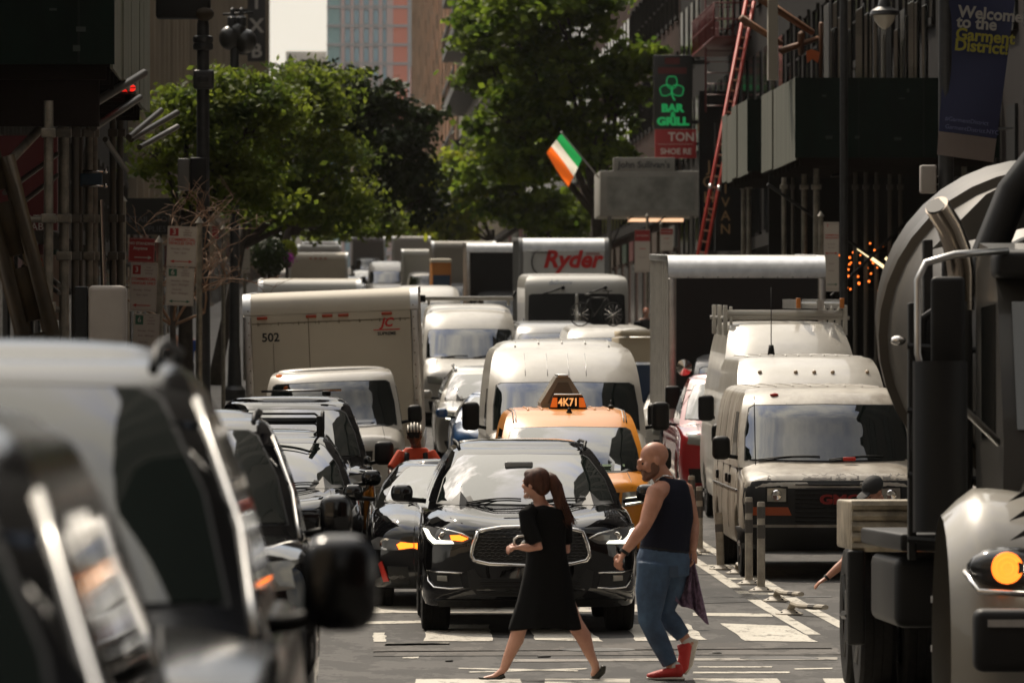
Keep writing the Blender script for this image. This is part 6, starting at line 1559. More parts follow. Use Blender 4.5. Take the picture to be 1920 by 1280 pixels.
# grey canopy with flag
d = 208; g = gz(d) + .14; t = thing('canopy', 'grey boxy restaurant canopy lettered John Sullivan\'s on thin legs over the right sidewalk', 'canopy', (0, d, g)); CG = mat('canopy_grey', (.30, .29, .26), .8, var=.08, vscale=2)
MB().box(PX(1125, d), PX(1315, d), 0, 4.5, PZ(405, d) - g, PZ(320, d) - g, c=.03).build('fabric_box', CG, t, 0)
MB().box(PX(1138, d), PX(1302, d), -.015, -.003, PZ(394, d) - g, PZ(331, d) - g).build('front_field', mat('canopy_field', (.25, .25, .225), .85, var=.3, vscale=1.2), t)
MB().box(PX(1150, d), PX(1266, d), 0, .25, PZ(321, d) - g, PZ(295, d) - g, c=.02).build('name_board', CG, t, 0)
text("John Sullivan's", 'name_lettering', .30, (PX(1208, d), -.012, PZ(309, d) - g), FRONT, mat('canopy_text', (.05, .05, .055), .7), t, depth=.004, bold=.006)
for px_ in (1143, 1298): MB().tube([(PX(px_, d), .1, 0), (PX(px_, d), .1, PZ(404, d) - g)], .07, 8).build('leg', mat('leg_grey', (.15, .145, .13), .6), t, 40)
q = MB()
for s_, c_ in ((-1, 1188), (1, 1250)): q.tube([(PX(c_ - s_ * 0, d), .3, PZ(404, d) - g), (PX(c_ - 25, d), .3, PZ(425, d) - g), (PX(c_ - 45, d), .3, PZ(470, d) - g)], .03, 6)
q.build('arch_brace', DKSTEEL, t, 0)
o = MB().box(PX(1180, d), PX(1285, d), 1, 1.2, PZ(414, d) - g, PZ(408, d) - g).build('light_strip', mat('canopy_light', (.8, .6, .4), .5, emit=(1, .6, .35), es=1.5), t)
for a, b, py in ((1130, 1120, 318),):
    pass
d = 207; t = thing('irish_flag', 'green, white and orange flag on a slanted pole at the canopy\'s left corner', 'flag', (PX(1123, d), d, PZ(333, d)))
e = Vector((PX(1052, d) - PX(1123, d), -.6, PZ(250, d) - PZ(333, d)))
MB().tube([(0, 0, 0), tuple(e)], .03, 8).ball(tuple(e), .05, 8, 6).build('pole', mat('pole_white', (.5, .48, .44), .5), t, 40)
# cloth hanging from the pole: hoist edge along the pole's upper part, three bands
h0 = e * 1.0; h1 = e * .44; nC, nR = 18, 10
drop = Vector((PX(1032, d) - PX(1057, d), .05, PZ(292, d) - PZ(252, d)))
grid = {}
for i in range(nC + 1):
    for j in range(nR + 1):
        u = i / nC; k = j / nR
        a = h0 + (h1 - h0) * k
        fall = Vector((PX(1027, d) - PX(1056, d), 0, PZ(290, d) - PZ(252, d))) * u * (1 + .12 * k) + Vector((.12 * k * u, 0, -.18 * k * u))
        wv = .07 * math.sin(u * 9 + k * 3) * u
        grid[i, j] = tuple(a + fall + Vector((wv * .4, wv * 2.0, wv * .5)))
for b, (nm, c_) in enumerate((('green_band', (.02, .30, .08)), ('white_band', (.62, .60, .52)), ('orange_band', (.75, .14, .015)))):
    v = []; f = []; i0, i1 = b * 6, b * 6 + 6
    for i in range(i0, i1 + 1):
        for j in range(nR + 1): v.append(grid[i, j])
    for i in range(6):
        for j in range(nR): f.append((i * (nR + 1) + j, (i + 1) * (nR + 1) + j, (i + 1) * (nR + 1) + j + 1, i * (nR + 1) + j + 1))
    MB().add(v, f).build(nm, leafmat('flag_' + nm, c_, c_, .45), t, 0)
# shamrock bar sign and the red shoe repair sign beneath
d = 214; t = thing('bar_sign', 'black projecting sign with green shamrock and BAR & GRILL in green neon', 'sign', (0, d, 0)); NG = mat('neon_green', (.02, .35, .10), .5, emit=(.02, .8, .22), es=.22)
MB().box(PX(1226, d), PX(1299, d), 0, .35, PZ(241, d), PZ(103, d), c=.02).build('sign_box', mat('sign_black', (.008, .008, .008), .4), t, 0)
MB().box(PX(1299, d), 12.5, .1, .22, PZ(120, d), PZ(112, d)).box(PX(1299, d), 12.5, .1, .22, PZ(232, d), PZ(225, d)).build('bracket', DKSTEEL, t)
cx, cz = PX(1260, d), PZ(166, d); NGL = mat('shamrock_fill', (.006, .06, .03), .6)
L_ = []
for k, (dx, dz) in enumerate(((0, .22), (-.20, -.06), (.20, -.06))):
    P = []
    for a in np.linspace(0, 2 * math.pi, 26)[:-1]:
        ang = math.atan2(dz, dx) if (dx or dz) else 0
        rr_ = .20 * (1 + .12 * math.cos(2 * (a - ang)) - .22 * math.exp(-((((a - ang + math.pi) % (2 * math.pi)) - math.pi) / .35)**2))
        P.append((cx + dx + rr_ * math.cos(a), cz + dz + rr_ * math.sin(a)))
    L_.append(P); MB().prism(P, -.012 - .002 * k, -.002).build('shamrock_leaf', NGL, t)
    MB().tube([(x, -.03, z) for x, z in P] + [(P[0][0], -.03, P[0][1])], .018, 6).build('neon_outline', NG, t, 0)
MB().tube([(cx, -.03, cz - .1), (cx + .02, -.03, cz - .25), (cx + .10, -.03, cz - .40)], .03, 6).build('stem', NG, t, 0)
text('BAR', 'neon_lettering', .36, (PX(1261, d), -.02, PZ(203, d)), FRONT, NG, t, depth=.01, bold=.02, xs=1.1); text('&', 'neon_lettering', .26, (PX(1262, d), -.02, PZ(215, d)), FRONT, NG, t, depth=.01, bold=.01); text('GRILL', 'neon_lettering', .36, (PX(1262, d), -.02, PZ(228, d)), FRONT, NG, t, depth=.01, bold=.02, xs=1.15)
rb = MB().box(PX(1247, d), PX(1275, d), -.01, -.002, PZ(120, d), PZ(108, d)).box(PX(1234, d), PX(1288, d), -.01, -.002, PZ(138, d), PZ(126, d)).build('dim_red_crown', mat('dim_red', (.09, .008, .008), .6), t)
t = thing('shop_sign', 'dark red sign reading TON SHOE RE in white under the shamrock sign', 'sign', (0, d, 0)); DW = mat('dim_white_letters', (.6, .52, .48), .6)
MB().box(PX(1229, d), PX(1306, d), 0, .3, PZ(296, d), PZ(242, d), c=.01).build('board', mat('sign_dark_red', (.32, .015, .018), .5), t, 0)
MB().box(PX(1306, d), 12.5, .1, .2, PZ(272, d), PZ(266, d)).build('bracket', DKSTEEL, t)
text('TON', 'white_lettering', .40, (PX(1278, d), -.008, PZ(257, d)), FRONT, DW, t, bold=.01); text('SHOE RE', 'white_lettering', .27, (PX(1268, d), -.008, PZ(284, d)), FRONT, DW, t, bold=.006)
MB().box(PX(1233, d), PX(1300, d), -.008, -.002, PZ(270, d) - .006, PZ(270, d) + .006).build('rule', DW, t)
# two dark panels with gold letters
for (px_, d, w_, word, lab, y0) in ((1330, 200, .62, 'JOHN', 'dark vertical panel with faded gold letters JOHN', 312), (1361, 190, .62, 'SULLIVAN', 'dark vertical panel with dim letters SULLIVAN beside the ladder', 250)):
    t = thing('blade_sign', lab, 'sign', (0, d, 0)); x = PX(px_, d)
    MB().box(x - w_ / 2, 12.49, 0, .3, PZ(470, d), PZ(170 if word == 'JOHN' else 230, d)).build('panel', mat('panel_black', (.005, .005, .005), .8, spec=.1), t)
    st_ = (PZ(312, d) - PZ(400, d)) / 3 if word == 'JOHN' else (PZ(255, d) - PZ(430, d)) / 7
    for i, ch in enumerate(word): text(ch, 'gold_letter', .5 if word == 'JOHN' else .42, (x, -.01, PZ(312 if word == 'JOHN' else 255, d) - i * st_), FRONT, mat('dull_gold', (.28, .17, .07), .5), t, depth=.006)
    if word == 'JOHN':
        MB().lathe([(.30, -.01), (.33, -.02), (.36, -.01)], 24, M=Matrix.Translation((x, 0, PZ(240, d))) @ Matrix.Rotation(R(90), 4, 'X')).build('round_emblem', mat('dull_gold', (.12, .07, .025), .5), t)
# white box, lamp, banner on its pole
d = 90.5; x = PX(1776, d); g = gz(d) + .14
t = thing('banner_pole', 'dark pole carrying the blue banner on the right kerb', 'lamp post', (x, d, g))
MB().lathe([(.001, 0), (.2, 0), (.2, .3), (.12, .45), (.10, 9.5), (.001, 9.5)], 14).build('pole', POLEM, t, 30)
for z_ in (PZ(240, d) - g, PZ(-20, d) - g): MB().tube([(0, 0, z_), (.95, .0, z_ + .0)], .02, 6).build('arm', POLEM, t)
MB().box(PX(1727, d) - x, PX(1757, d) - x, -.12, .12, PZ(362, d) - g, PZ(309, d) - g, c=.03).build('pale_signal_box', mat('signal_pale', (.34, .31, .28), .6), t, 0)
for z_ in (330, 345): MB().tube([(PX(1757, d) - x, 0, PZ(z_, d) - g), (0, 0, PZ(z_, d) - g)], .012, 5).build('strap', ALU, t, 0)
bn = thing('banner', 'blue street banner reading Welcome to the Garment District hanging on the right', 'banner', (x, d - .12, g))
def bpt(u, w__):   # u 0..1 across, w 0..1 down
    xl = PX(1783 + (1757 - 1783) * w__, d); xr = PX(1906 + (1864 - 1906) * w__, d)
    zz_ = PZ(-30 + 320 * w__ + 14 * (u - 0) * 1.0, d)
    return (xl + (xr - xl) * u - x, .05 * math.sin(u * 3 + w__ * 4), zz_ - g)
def bpatch(u0, u1, w0, w1, nm, m, off=0):
    v = []; f = []; nu, nw = 8, 14
    for i in range(nu + 1):
        for j in range(nw + 1):
            p = bpt(u0 + (u1 - u0) * i / nu, w0 + (w1 - w0) * j / nw); v.append((p[0], p[1] - off, p[2]))
    k = len(v); v += [(a, b + .012, c) for a, b, c in v]
    for i in range(nu):
        for j in range(nw):
            q = (i * (nw + 1) + j, (i + 1) * (nw + 1) + j, (i + 1) * (nw + 1) + j + 1, i * (nw + 1) + j + 1); f.append(q); f.append(tuple(a + k for a in reversed(q)))
    return MB().add(v, f).build(nm, m, bn, 0)
bpatch(0, 1, 0, .86, 'blue_field', mat('banner_blue', (.006, .011, .055), .7)); bpatch(0, 1, .862, 1.0, 'pale_hem', mat('banner_pale', (.16, .13, .115), .8))
BW = mat('banner_white', (.28, .27, .25), .7); BY = mat('banner_yellow', (.24, .22, .02), .7)
for s_, px_, py_, m_ in (('Welcome', 1797, 18, BW), ('to the', 1794, 37, BW), ('Garment', 1792, 60, BY), ('District!', 1790, 80, BY)):
    text(s_, 'banner_lettering', .235, (PX(px_, d) - x, -.06, PZ(py_ + 4, d) - g), (R(90), R(5), 0), m_, bn, depth=.003, align='LEFT', bold=.007, xs=.98)
for s_, py_ in (('#GarmentDistrict', 222), ('GarmentDistrict.NYC', 237)): text(s_, 'small_lettering', .085, (PX(1772, d) - x, -.06, PZ(py_, d) - g), (R(90), R(7), 0), mat('banner_faint', (.12, .13, .25), .7), bn, depth=.002, align='LEFT')
text('GARMENT DISTRICT', 'hem_lettering', .06, (PX(1812, d) - x, -.06, PZ(262, d) - g), (R(90), R(7), 0), mat('hem_text', (.16, .13, .12), .7), bn, depth=.002)
d = 112; t = thing('street_lamp', 'teardrop glass street lamp hanging at the top right', 'street lamp', (PX(1660, d), d, PZ(30, d)))
MB().lathe([(.001, -.23), (.08, -.19), (.17, -.08), (.205, .02)], 20).build('globe', mat('lamp_glass_pale', (.50, .46, .38), .25), t, 40)
MB().lathe([(.215, .02), (.26, .04), (.24, .10), (.12, .17), (.09, .30), (.04, .36), (.001, .36)], 20).build('hood', POLEM, t, 40)
xk = 8.9 - PX(1660, d)
MB().tube([(0, 0, .35), (0, 0, .8), (-.15, .0, 1.1), (xk + .5, 0, 1.3), (xk, 0, 1.2)], .035, 8).tube([(xk, 0, 1.6), (xk, 0, gz(d) + .14 - PZ(30, d))], .07, 10).build('pole_arm', POLEM, t, 40)
# ------------------------------------------------------------------ people
SKIN = mat('skin', (.55, .30, .21), rough=.5, col2=(.44, .21, .145), vscale=5); SKIN2 = mat('skin_tan', (.48, .235, .155), rough=.48, col2=(.36, .16, .10), vscale=6)
HAIRD = mat('dark_brown_hair', (.055, .020, .011), rough=.6, spec=.2, var=.4, vscale=14, stretch=(3, 3, .6))
DRESS = mat('black_dress', (.0025, .0025, .0025), rough=.9, spec=.15); NAVY = mat('navy_vest', (.006, .007, .016), rough=.9, spec=.2, bump=.15, bscale=25)
DENIM = mat('denim', (.05, .095, .165), rough=.8, col2=(.02, .038, .075), vscale=4.2, bump=1.0, bscale=7)
def soft(o, vox=.009, it=4):
    r = o.modifiers.new('remesh', 'REMESH'); r.mode = 'VOXEL'; r.voxel_size = vox; r.use_smooth_shade = True
    s = o.modifiers.new('smooth', 'SMOOTH'); s.iterations = it; s.factor = .5
    return o
def hand(mb, wrist, tip_dir, palm_n, s=1.0, curl=.5, thumb=1):
    """palm, four unequal fingers and a thumb leaving the side of the palm"""
    w_ = Vector(wrist); f = Vector(tip_dir).normalized(); n = Vector(palm_n); n = (n - f * n.dot(f)).normalized(); sd = f.cross(n).normalized()
    mb.tube([tuple(w_), tuple(w_ + f * .03 * s), tuple(w_ + f * .085 * s)], [(.024 * s, .018 * s), (.036 * s, .017 * s), (.040 * s, .014 * s)], 10)
    for i, (o, L) in enumerate(((-.030, .062), (-.010, .074), (.010, .070), (.029, .054))):
        b = w_ + f * .082 * s + sd * o * s; L *= s
        a1, a2, a3 = curl * .7, curl * 1.6, curl * 2.3
        p1 = b + (f * math.cos(a1) + n * math.sin(a1)) * L * .45; p2 = p1 + (f * math.cos(a2) + n * math.sin(a2)) * L * .32; p3 = p2 + (f * math.cos(a3) + n * math.sin(a3)) * L * .25
        mb.tube([tuple(b - f * .02 * s), tuple(b), tuple(p1), tuple(p2), tuple(p3)], [.010 * s, .010 * s, .0095 * s, .0088 * s, .0075 * s], 7)
    b = w_ + f * .03 * s - sd * .030 * s * thumb
    p1 = b + (f * .6 - sd * .65 * thumb + n * .35).normalized() * .036 * s; p2 = p1 + (f * .85 - sd * .2 * thumb + n * .5).normalized() * .030 * s
    mb.tube([tuple(b), tuple(p1), tuple(p2)], [.014 * s, .012 * s, .009 * s], 7)
def head(mb, c, fwd, up=(0, 0, 1), s=1.0, chin=0.0):
    """skull, jaw, brow, nose, lips, ears; fwd is where the face points"""
    f = Vector(fwd).normalized(); u = Vector(up); u = (u - f * u.dot(f)).normalized(); r = f.cross(u); c = Vector(c)
    M = Matrix((r, f, u)).transposed().to_4x4(); M.translation = c
    def b(p, q, n=14, m=10):
        t = MB().ball(p, q, n, m); mb.add([tuple(M @ (Vector(v) * s)) for v in t.v], t.f)
    b((0, -.015, .035), (.077, .098, .088), 20, 14); b((0, .025, -.015), (.064, .070, .090), 16, 12); b((0, .050, -.075), (.040, .040, .035)); b((0, .088, -.092), (.024, .020, .018))
    b((0, .092, .030), (.052, .016, .012)); b((0, .110, -.012), (.013, .020, .020)); b((0, .103, .010), (.009, .014, .028)); b((0, .094, -.048), (.024, .012, .007)); b((0, .092, -.058), (.021, .012, .007))
    for k in (-1, 1): b((k * .078, -.005, -.005), (.010, .020, .032)); b((k * .045, .070, -.015), (.022, .020, .022))
    return M
def eyes(M, parent, s=1.0):
    for k in (-1, 1): MB().ball(tuple(M @ (Vector((k * .031, .083, .006)) * s)), .008 * s, 8, 6).build('eye', mat('eye_dark', (.03, .02, .015), .2), parent, 0)
def P2(px0, py0, s): return lambda px, py, y=0: Vector(((px - px0) / s, y, (py0 - py) / s))

def man():
    d = 47.1; px0 = 1245; s = FPX / d; q = P2(px0, 1277, s)
    t = thing('person', 'bald bearded man in a navy tank top and jeans striding left across the crossing', 'person', (PX(px0, d), d, gz(d)))
    b = MB()
    fw = Vector((-.93, -.16, -.30))
    M = head(b, q(1226, 866, -.02), fw, (-.25, 0, 1), 1.10)
    b.tube([tuple(q(1232, 880, 0)), tuple(q(1246, 903, .0)), tuple(q(1256, 925, .0))], [(.068, .07), (.070, .075), (.10, .10)], 14)
    # trunk
    b.tube([tuple(q(1254, 912, 0)), tuple(q(1256, 935, 0)), tuple(q(1256, 965, -.01)), tuple(q(1252, 1000, -.01)), tuple(q(1248, 1030, 0)), tuple(q(1244, 1060, 0))], [(.09, .09), (.145, .13), (.155, .135), (.145, .125), (.15, .125), (.16, .13)], 18)
    # near arm (left)
    sh_, el, wr = q(1228, 930, -.155), q(1207, 985, -.22), q(1168, 1036, -.23)
    b.tube([tuple(q(1244, 918, -.07)), tuple(sh_ + Vector((0, 0, .015))), tuple(sh_ + (el - sh_) * .3), tuple(sh_ + (el - sh_) * .65), tuple(el), tuple(el + (wr - el) * .3), tuple(el + (wr - el) * .7), tuple(wr)], [.07, .075, .068, .060, .048, .052, .040, .030], 14)
    hand(b, wr, (wr - el).normalized() + Vector((0, 0, -.3)), (.5, .3, .4), 1.12, .95, 1)
    # far arm (right), hanging and holding the cloth
    sh2, el2, wr2 = q(1286, 922, .10), q(1302, 985, .14), q(1300, 1036, .06)
    b.tube([tuple(q(1268, 915, .06)), tuple(sh2), tuple(sh2 + (el2 - sh2) * .5), tuple(el2), tuple(el2 + (wr2 - el2) * .4), tuple(wr2)], [.07, .068, .058, .048, .046, .030], 14)
    hand(b, wr2, (-.05, -.1, -1), (-1, .0, 0), 1.1, .9, -1)
    # legs inside the jeans
    b.tube([tuple(q(1246, 1050, 0)), tuple(q(1228, 1065, -.07)), tuple(q(1217, 1165, -.10)), tuple(q(1255, 1235, -.09))], [.12, .10, .06, .045], 12)
    b.tube([tuple(q(1250, 1050, 0)), tuple(q(1260, 1065, .07)), tuple(q(1246, 1150, .09)), tuple(q(1278, 1190, .10))], [.12, .10, .06, .045], 12)
    # ankles
    b.tube([tuple(q(1254, 1225, -.09)), tuple(q(1260, 1262, -.09))], [.045, .04], 10); b.tube([tuple(q(1276, 1185, .1)), tuple(q(1296, 1215, .1))], [.045, .04], 10)
    soft(b.build('body', SKIN2, t), .008)
    eyes(M, t, 1.12)
    # beard and moustache, closely cropped side hair
    br = MB()
    for p, r_ in (((0, .080, -.092), (.036, .034, .026)), ((0, .050, -.078), (.060, .056, .028)), ((.060, .020, -.045), (.010, .034, .045)), ((-.060, .020, -.045), (.010, .034, .045)), ((.068, .0, -.010), (.008, .016, .035)), ((-.068, .0, -.010), (.008, .016, .035)), ((0, .102, -.036), (.027, .010, .008)), ((.030, .088, -.060), (.012, .014, .025)), ((-.030, .088, -.060), (.012, .014, .025))):
        k = MB().ball(p, r_, 14, 9); br.add([tuple(M @ (Vector(v) * 1.12)) for v in k.v], k.f)
    soft(br.build('beard', mat('beard_dark', (.13, .06, .038), .85, bump=.6, bscale=60), t), .009, 2)
    # tank top: loft following the trunk, armholes open
    v = MB()
    v.tube([tuple(q(1264, 899, .01)), tuple(q(1263, 908, .01)), tuple(q(1260, 922, .0)), tuple(q(1257, 942, -.005)), tuple(q(1255, 968, -.01)), tuple(q(1250, 1000, -.01)), tuple(q(1246, 1034, 0))], [(.085, .085), (.115, .108), (.140, .135), (.166, .152), (.182, .158), (.178, .156), (.186, .158)], 24)
    v.tube([tuple(q(1243, 897, -.06)), tuple(q(1241, 915, -.09)), tuple(q(1246, 945, -.10))], [(.028, .03), (.035, .05), (.06, .07)], 10)
    soft(v.build('tank_top', NAVY, t), .010, 5)
    MB().tube([tuple(q(1228, 903, -.065)), tuple(q(1244, 893, -.075)), tuple(q(1262, 896, -.06)), tuple(q(1266, 902, .0))], .0055, 6).build('necklace', CHROME, t, 0)
    bl = MB(); bl.tube([tuple(q(1247, 1024, 0)), tuple(q(1246, 1033, 0))], [(.178, .156), (.186, .160)], 28); bl.build('belt', TRIM, t, 40)
    # jeans
    j = MB()
    j.tube([tuple(q(1246, 1031, 0)), tuple(q(1244, 1050, 0)), tuple(q(1243, 1080, 0))], [(.180, .155), (.200, .162), (.195, .158)], 20)
    k1, a1 = q(1217, 1165, -.10), q(1256, 1246, -.09)
    j.tube([tuple(q(1228, 1060, -.07)), tuple(q(1220, 1110, -.09)), tuple(k1), tuple(k1 + (a1 - k1) * .4), tuple(a1)], [(.135, .12), (.118, .112), (.084, .084), (.078, .078), (.060, .058)], 16)
    k2, a2 = q(1246, 1150, .09), q(1283, 1196, .1)
    j.tube([tuple(q(1262, 1060, .07)), tuple(q(1256, 1105, .08)), tuple(k2), tuple(k2 + (a2 - k2) * .5), tuple(a2)], [(.13, .12), (.112, .11), (.085, .082), (.075, .075), (.058, .056)], 16)
    soft(j.build('jeans', DENIM, t), .010, 4)
    pk = MB().box(-.034, .034, -.004, .004, -.045, .04, c=.004).build('back_pocket', mat('denim_dark', (.03, .05, .085), .8), t, 0); pk.location = q(1262, 1072, -.158); pk.rotation_euler = (R(-6), 0, R(12))
    # watch
    MB().tube([tuple(wr + Vector((.01, 0, .014))), tuple(wr + Vector((-.004, 0, -.006)))], .037, 14).build('watch_strap', TRIM, t, 40)
    # shoes
    SHOE = mat('shoe_red', (.42, .018, .015), .6, bump=.3, bscale=30); SOLE = mat('sole_pale', (.5, .47, .42), .6, var=.2, vscale=10)
    def shoe(heel, toe, up, yy):
        L = toe - heel; Ln = L.length; f = L.normalized(); u = Vector(up).normalized(); sd = f.cross(u)
        m1 = MB()
        for a, r1, r2, hgt in ((.0, .035, .04, .04), ):
            pass
        pts = [heel + u * .055, heel + f * Ln * .2 + u * .058, heel + f * Ln * .5 + u * .048, heel + f * Ln * .8 + u * .036, toe + u * .030]
        m1.tube([tuple(p) for p in pts], [(.034, .045), (.042, .050), (.046, .040), (.047, .030), (.024, .018)], 14)
        m1.tube([tuple(heel + f * .05 + u * .05), tuple(heel + f * .045 + u * .12)], [.045, .042], 12)
        o = soft(m1.build('shoe', SHOE, t), .008, 3)
        sl = MB(); pts = [heel - f * .015 + u * .012, heel + f * Ln * .3 + u * .014, heel + f * Ln * .7 + u * .012, toe + f * .005 + u * .018]
        sl.tube([tuple(p) for p in pts], [(.036, .016), (.042, .016), (.050, .014), (.028, .010)], 14); soft(sl.build('sole', SOLE, o), .007, 2)
        st_ = MB()
        for i in range(4): c0 = heel + f * Ln * (.42 + i * .09) + u * (.088 - i * .008); st_.tube([tuple(c0 - sd * .022), tuple(c0 + sd * .022)], .005, 5)
        st_.build('laces', TRIM, o, 0)
    shoe(q(1279, 1276, -.09), q(1212, 1276, -.12), (0, 0, 1), 0)
    shoe(q(1306, 1203, .1), q(1287, 1264, .1), (-.96, 0, -.28), 0)
    for c_, r_ in ((q(1264, 1250, -.09), .047), (q(1290, 1205, .1), .046)): MB().ball(tuple(c_), (r_, r_, .04), 12, 8).build('sock', mat('sock_white', (.5, .48, .45), .9), t, 0)
    # purple cloth in his far hand
    cl = thing('purple_cloth', 'crumpled purple patterned shirt dangling from the man\'s right hand', 'clothing', (PX(px0, d), d, gz(d)))
    v = []; f = []; nu, nv = 26, 30
    for i in range(nu + 1):
        u = i / nu
        for k in range(nv + 1):
            w_ = k / nv
            xl = 1292 + (1250 - 1292) * min(1, w_ * 1.4) + 10 * w_; xr = 1302 + (1330 - 1302) * w_**1.1
            px_ = xl + (xr - xl) * u; py_ = 1046 + (1168 - 1046) * w_ * (1 - .42 * (1 - u)**1.3 * w_ * (1 if u < .5 else 1)) + 6 * math.sin(u * 8)
            yy = .06 + .035 * math.sin(u * 17 + w_ * 3) * (.3 + w_) + .02 * math.sin(u * 31)
            v.append(tuple(q(px_, py_, yy)))
    for i in range(nu):
        for k in range(nv): f.append((i * (nv + 1) + k, (i + 1) * (nv + 1) + k, (i + 1) * (nv + 1) + k + 1, i * (nv + 1) + k + 1))
    o = MB().add(v, f).build('cloth', mat('purple_weave', (.20, .13, .21), .85, col2=(.05, .025, .045), vscale=38), cl, 0, norm=False)
    so = o.modifiers.new('thick', 'SOLIDIFY'); so.thickness = .006
man()

def woman():
    d = 47.2; px0 = 1015; s = FPX / d; q = P2(px0, 1277, s)
    t = thing('person', 'woman in a black dress with a long brown ponytail hurrying left across the crossing', 'person', (PX(px0, d), d, gz(d)))
    b = MB()
    M = head(b, q(1004, 912, 0), (-.82, .60, .02), (.03, 0, 1), .96)
    b.tube([tuple(q(1007, 922, .0)), tuple(q(1012, 942, .01)), tuple(q(1018, 962, .01))], [(.050, .052), (.048, .05), (.075, .07)], 12)
    b.tube([tuple(q(1018, 952, 0)), tuple(q(1020, 985, 0)), tuple(q(1024, 1030, 0)), tuple(q(1024, 1080, 0))], [(.08, .08), (.13, .10), (.11, .09), (.15, .12)], 14)
    sh_, el, wr = q(988, 968, -.11), q(1008, 1029, -.17), q(974, 1027, -.20)
    b.tube([tuple(q(1008, 972, -.04)), tuple(sh_), tuple((sh_ + el) / 2), tuple(el), tuple((el + wr) / 2), tuple(wr)], [.04, .040, .042, .037, .034, .024], 12)
    hand(b, wr, (-1, -.1, -.1), (.2, .6, -.6), .92, 1.0, 1)
    sh2, el2, wr2 = q(1054, 968, .10), q(1062, 1036, .13), q(1030, 1030, .25)
    b.tube([tuple(q(1034, 972, .03)), tuple(sh2), tuple((sh2 + el2) / 2), tuple(el2), tuple((el2 + wr2) / 2), tuple(wr2)], [.04, .040, .042, .038, .033, .024], 12)
    hand(b, wr2, (-1, .1, .1), (0, -.3, 1), .92, .6, -1)
    # legs
    k1, a1 = q(976, 1170, -.05), q(944, 1258, -.05)
    b.tube([tuple(q(1010, 1085, -.03)), tuple(q(992, 1128, -.04)), tuple(k1), tuple(k1 + (a1 - k1) * .35 + Vector((.012, 0, 0))), tuple(k1 + (a1 - k1) * .75), tuple(a1)], [.085, .066, .058, .056, .040, .031], 14)
    b.tube([tuple(a1), tuple(q(925, 1270, -.05)), tuple(q(902, 1274, -.05))], [(.034, .030), (.032, .018), (.022, .010)], 10)
    k2, a2 = q(1078, 1172, .05), q(1115, 1246, .05)
    b.tube([tuple(q(1040, 1085, .05)), tuple(k2), tuple(k2 + (a2 - k2) * .35 + Vector((.016, 0, .0))), tuple(k2 + (a2 - k2) * .75), tuple(a2)], [.085, .062, .060, .041, .031], 14)
    b.tube([tuple(a2), tuple(q(1118, 1258, .05)), tuple(q(1112, 1272, .05))], [(.034, .03), (.03, .028), (.022, .016)], 10)
    soft(b.build('body', SKIN, t), .008)
    eyes(M, t, .96)
    # dress
    v = []; f = []; n = 44
    rings = [(948, 1019, .085, .075), (951, 1020, .118, .095), (956, 1021, .150, .112), (966, 1021, .162, .118), (985, 1020, .165, .122), (1010, 1022, .150, .115), (1038, 1025, .142, .112), (1065, 1026, .165, .130), (1095, 1025, .190, .145), (1130, 1023, .212, .16), (1160, 1021, .248, .18), (1182, 1020, .272, .19)]
    for i, (py_, cx_, rx, ry) in enumerate(rings):
        for k in range(n):
            a = 2 * math.pi * k / n; w_ = max(0, (py_ - 1060) / 120)
            r_ = 1 + .045 * w_ * math.sin(a * 7 + i * .15) + .02 * w_ * math.sin(a * 13)
            c = q(cx_, py_); v.append((c.x + rx * r_ * math.cos(a), ry * r_ * math.sin(a), c.z + (.012 * math.sin(a * 3) if i == len(rings) - 1 else 0) - (.02 if i < 2 else 0) * abs(math.cos(a))))
    for i in range(len(rings) - 1):
        for k in range(n): f.append((i * n + k, i * n + (k + 1) % n, (i + 1) * n + (k + 1) % n, (i + 1) * n + k))
    dr = MB().add(v, f).build('dress', DRESS, t, 0)
    so = dr.modifiers.new('thick', 'SOLIDIFY'); so.thickness = .005; ss = dr.modifiers.new('sub', 'SUBSURF'); ss.levels = ss.render_levels = 1
    sl = MB().tube([tuple(q(1000, 957, -.07)), tuple(q(986, 966, -.11)), tuple(q(990, 990, -.14)), tuple(q(1002, 1022, -.165))], [.055, .062, .064, .062], 14)
    soft(sl.build('sleeve', DRESS, t), .010, 3)
    sl = MB().tube([tuple(q(1042, 958, .07)), tuple(q(1055, 968, .10)), tuple(q(1060, 995, .12)), tuple(q(1061, 1024, .13))], [.055, .060, .060, .058], 14)
    soft(sl.build('sleeve', DRESS, t), .010, 3)
    # hair
    h = MB()
    for p, r_ in (((0, -.030, .040), (.088, .098, .095)), ((0, -.065, .0), (.078, .062, .080)), ((0, .035, .078), (.068, .060, .042)), ((.062, .0, .03), (.026, .07, .055)), ((-.062, .0, .03), (.026, .07, .055))):
        k = MB().ball(p, r_, 18, 12); h.add([tuple(M @ (Vector(c) * .98)) for c in k.v], k.f)
    soft(h.build('hair', HAIRD, t), .009, 3)
    pt = MB(); rnd = random.Random(5)
    base = [(1026, 893, -.02), (1034, 900, -.03), (1042, 915, -.035), (1048, 935, -.04), (1055, 955, -.03), (1062, 975, -.02)]
    pt.tube([tuple(q(*p)) for p in base], [.030, .045, .052, .048, .036, .012], 12)
    for i in range(46):
        o = rnd.uniform(-1, 1); o2 = rnd.uniform(-1, 1); e = rnd.uniform(.8, 1.2)
        P = [q(px_ + o * (4 + 9 * j / 5), py_ + rnd.uniform(-2, 2) + (e - 1) * 30 * j / 5, yy + o2 * (.02 + .03 * j / 5)) for j, (px_, py_, yy) in enumerate(base)]
        P.append(P[-1] + Vector((rnd.uniform(.005, .05), 0, rnd.uniform(-.06, -.01))))
        pt.tube([tuple(p) for p in P], [.012, .013, .012, .010, .008, .005, .001], 5)
    pt.build('ponytail', HAIRD, t, 0)
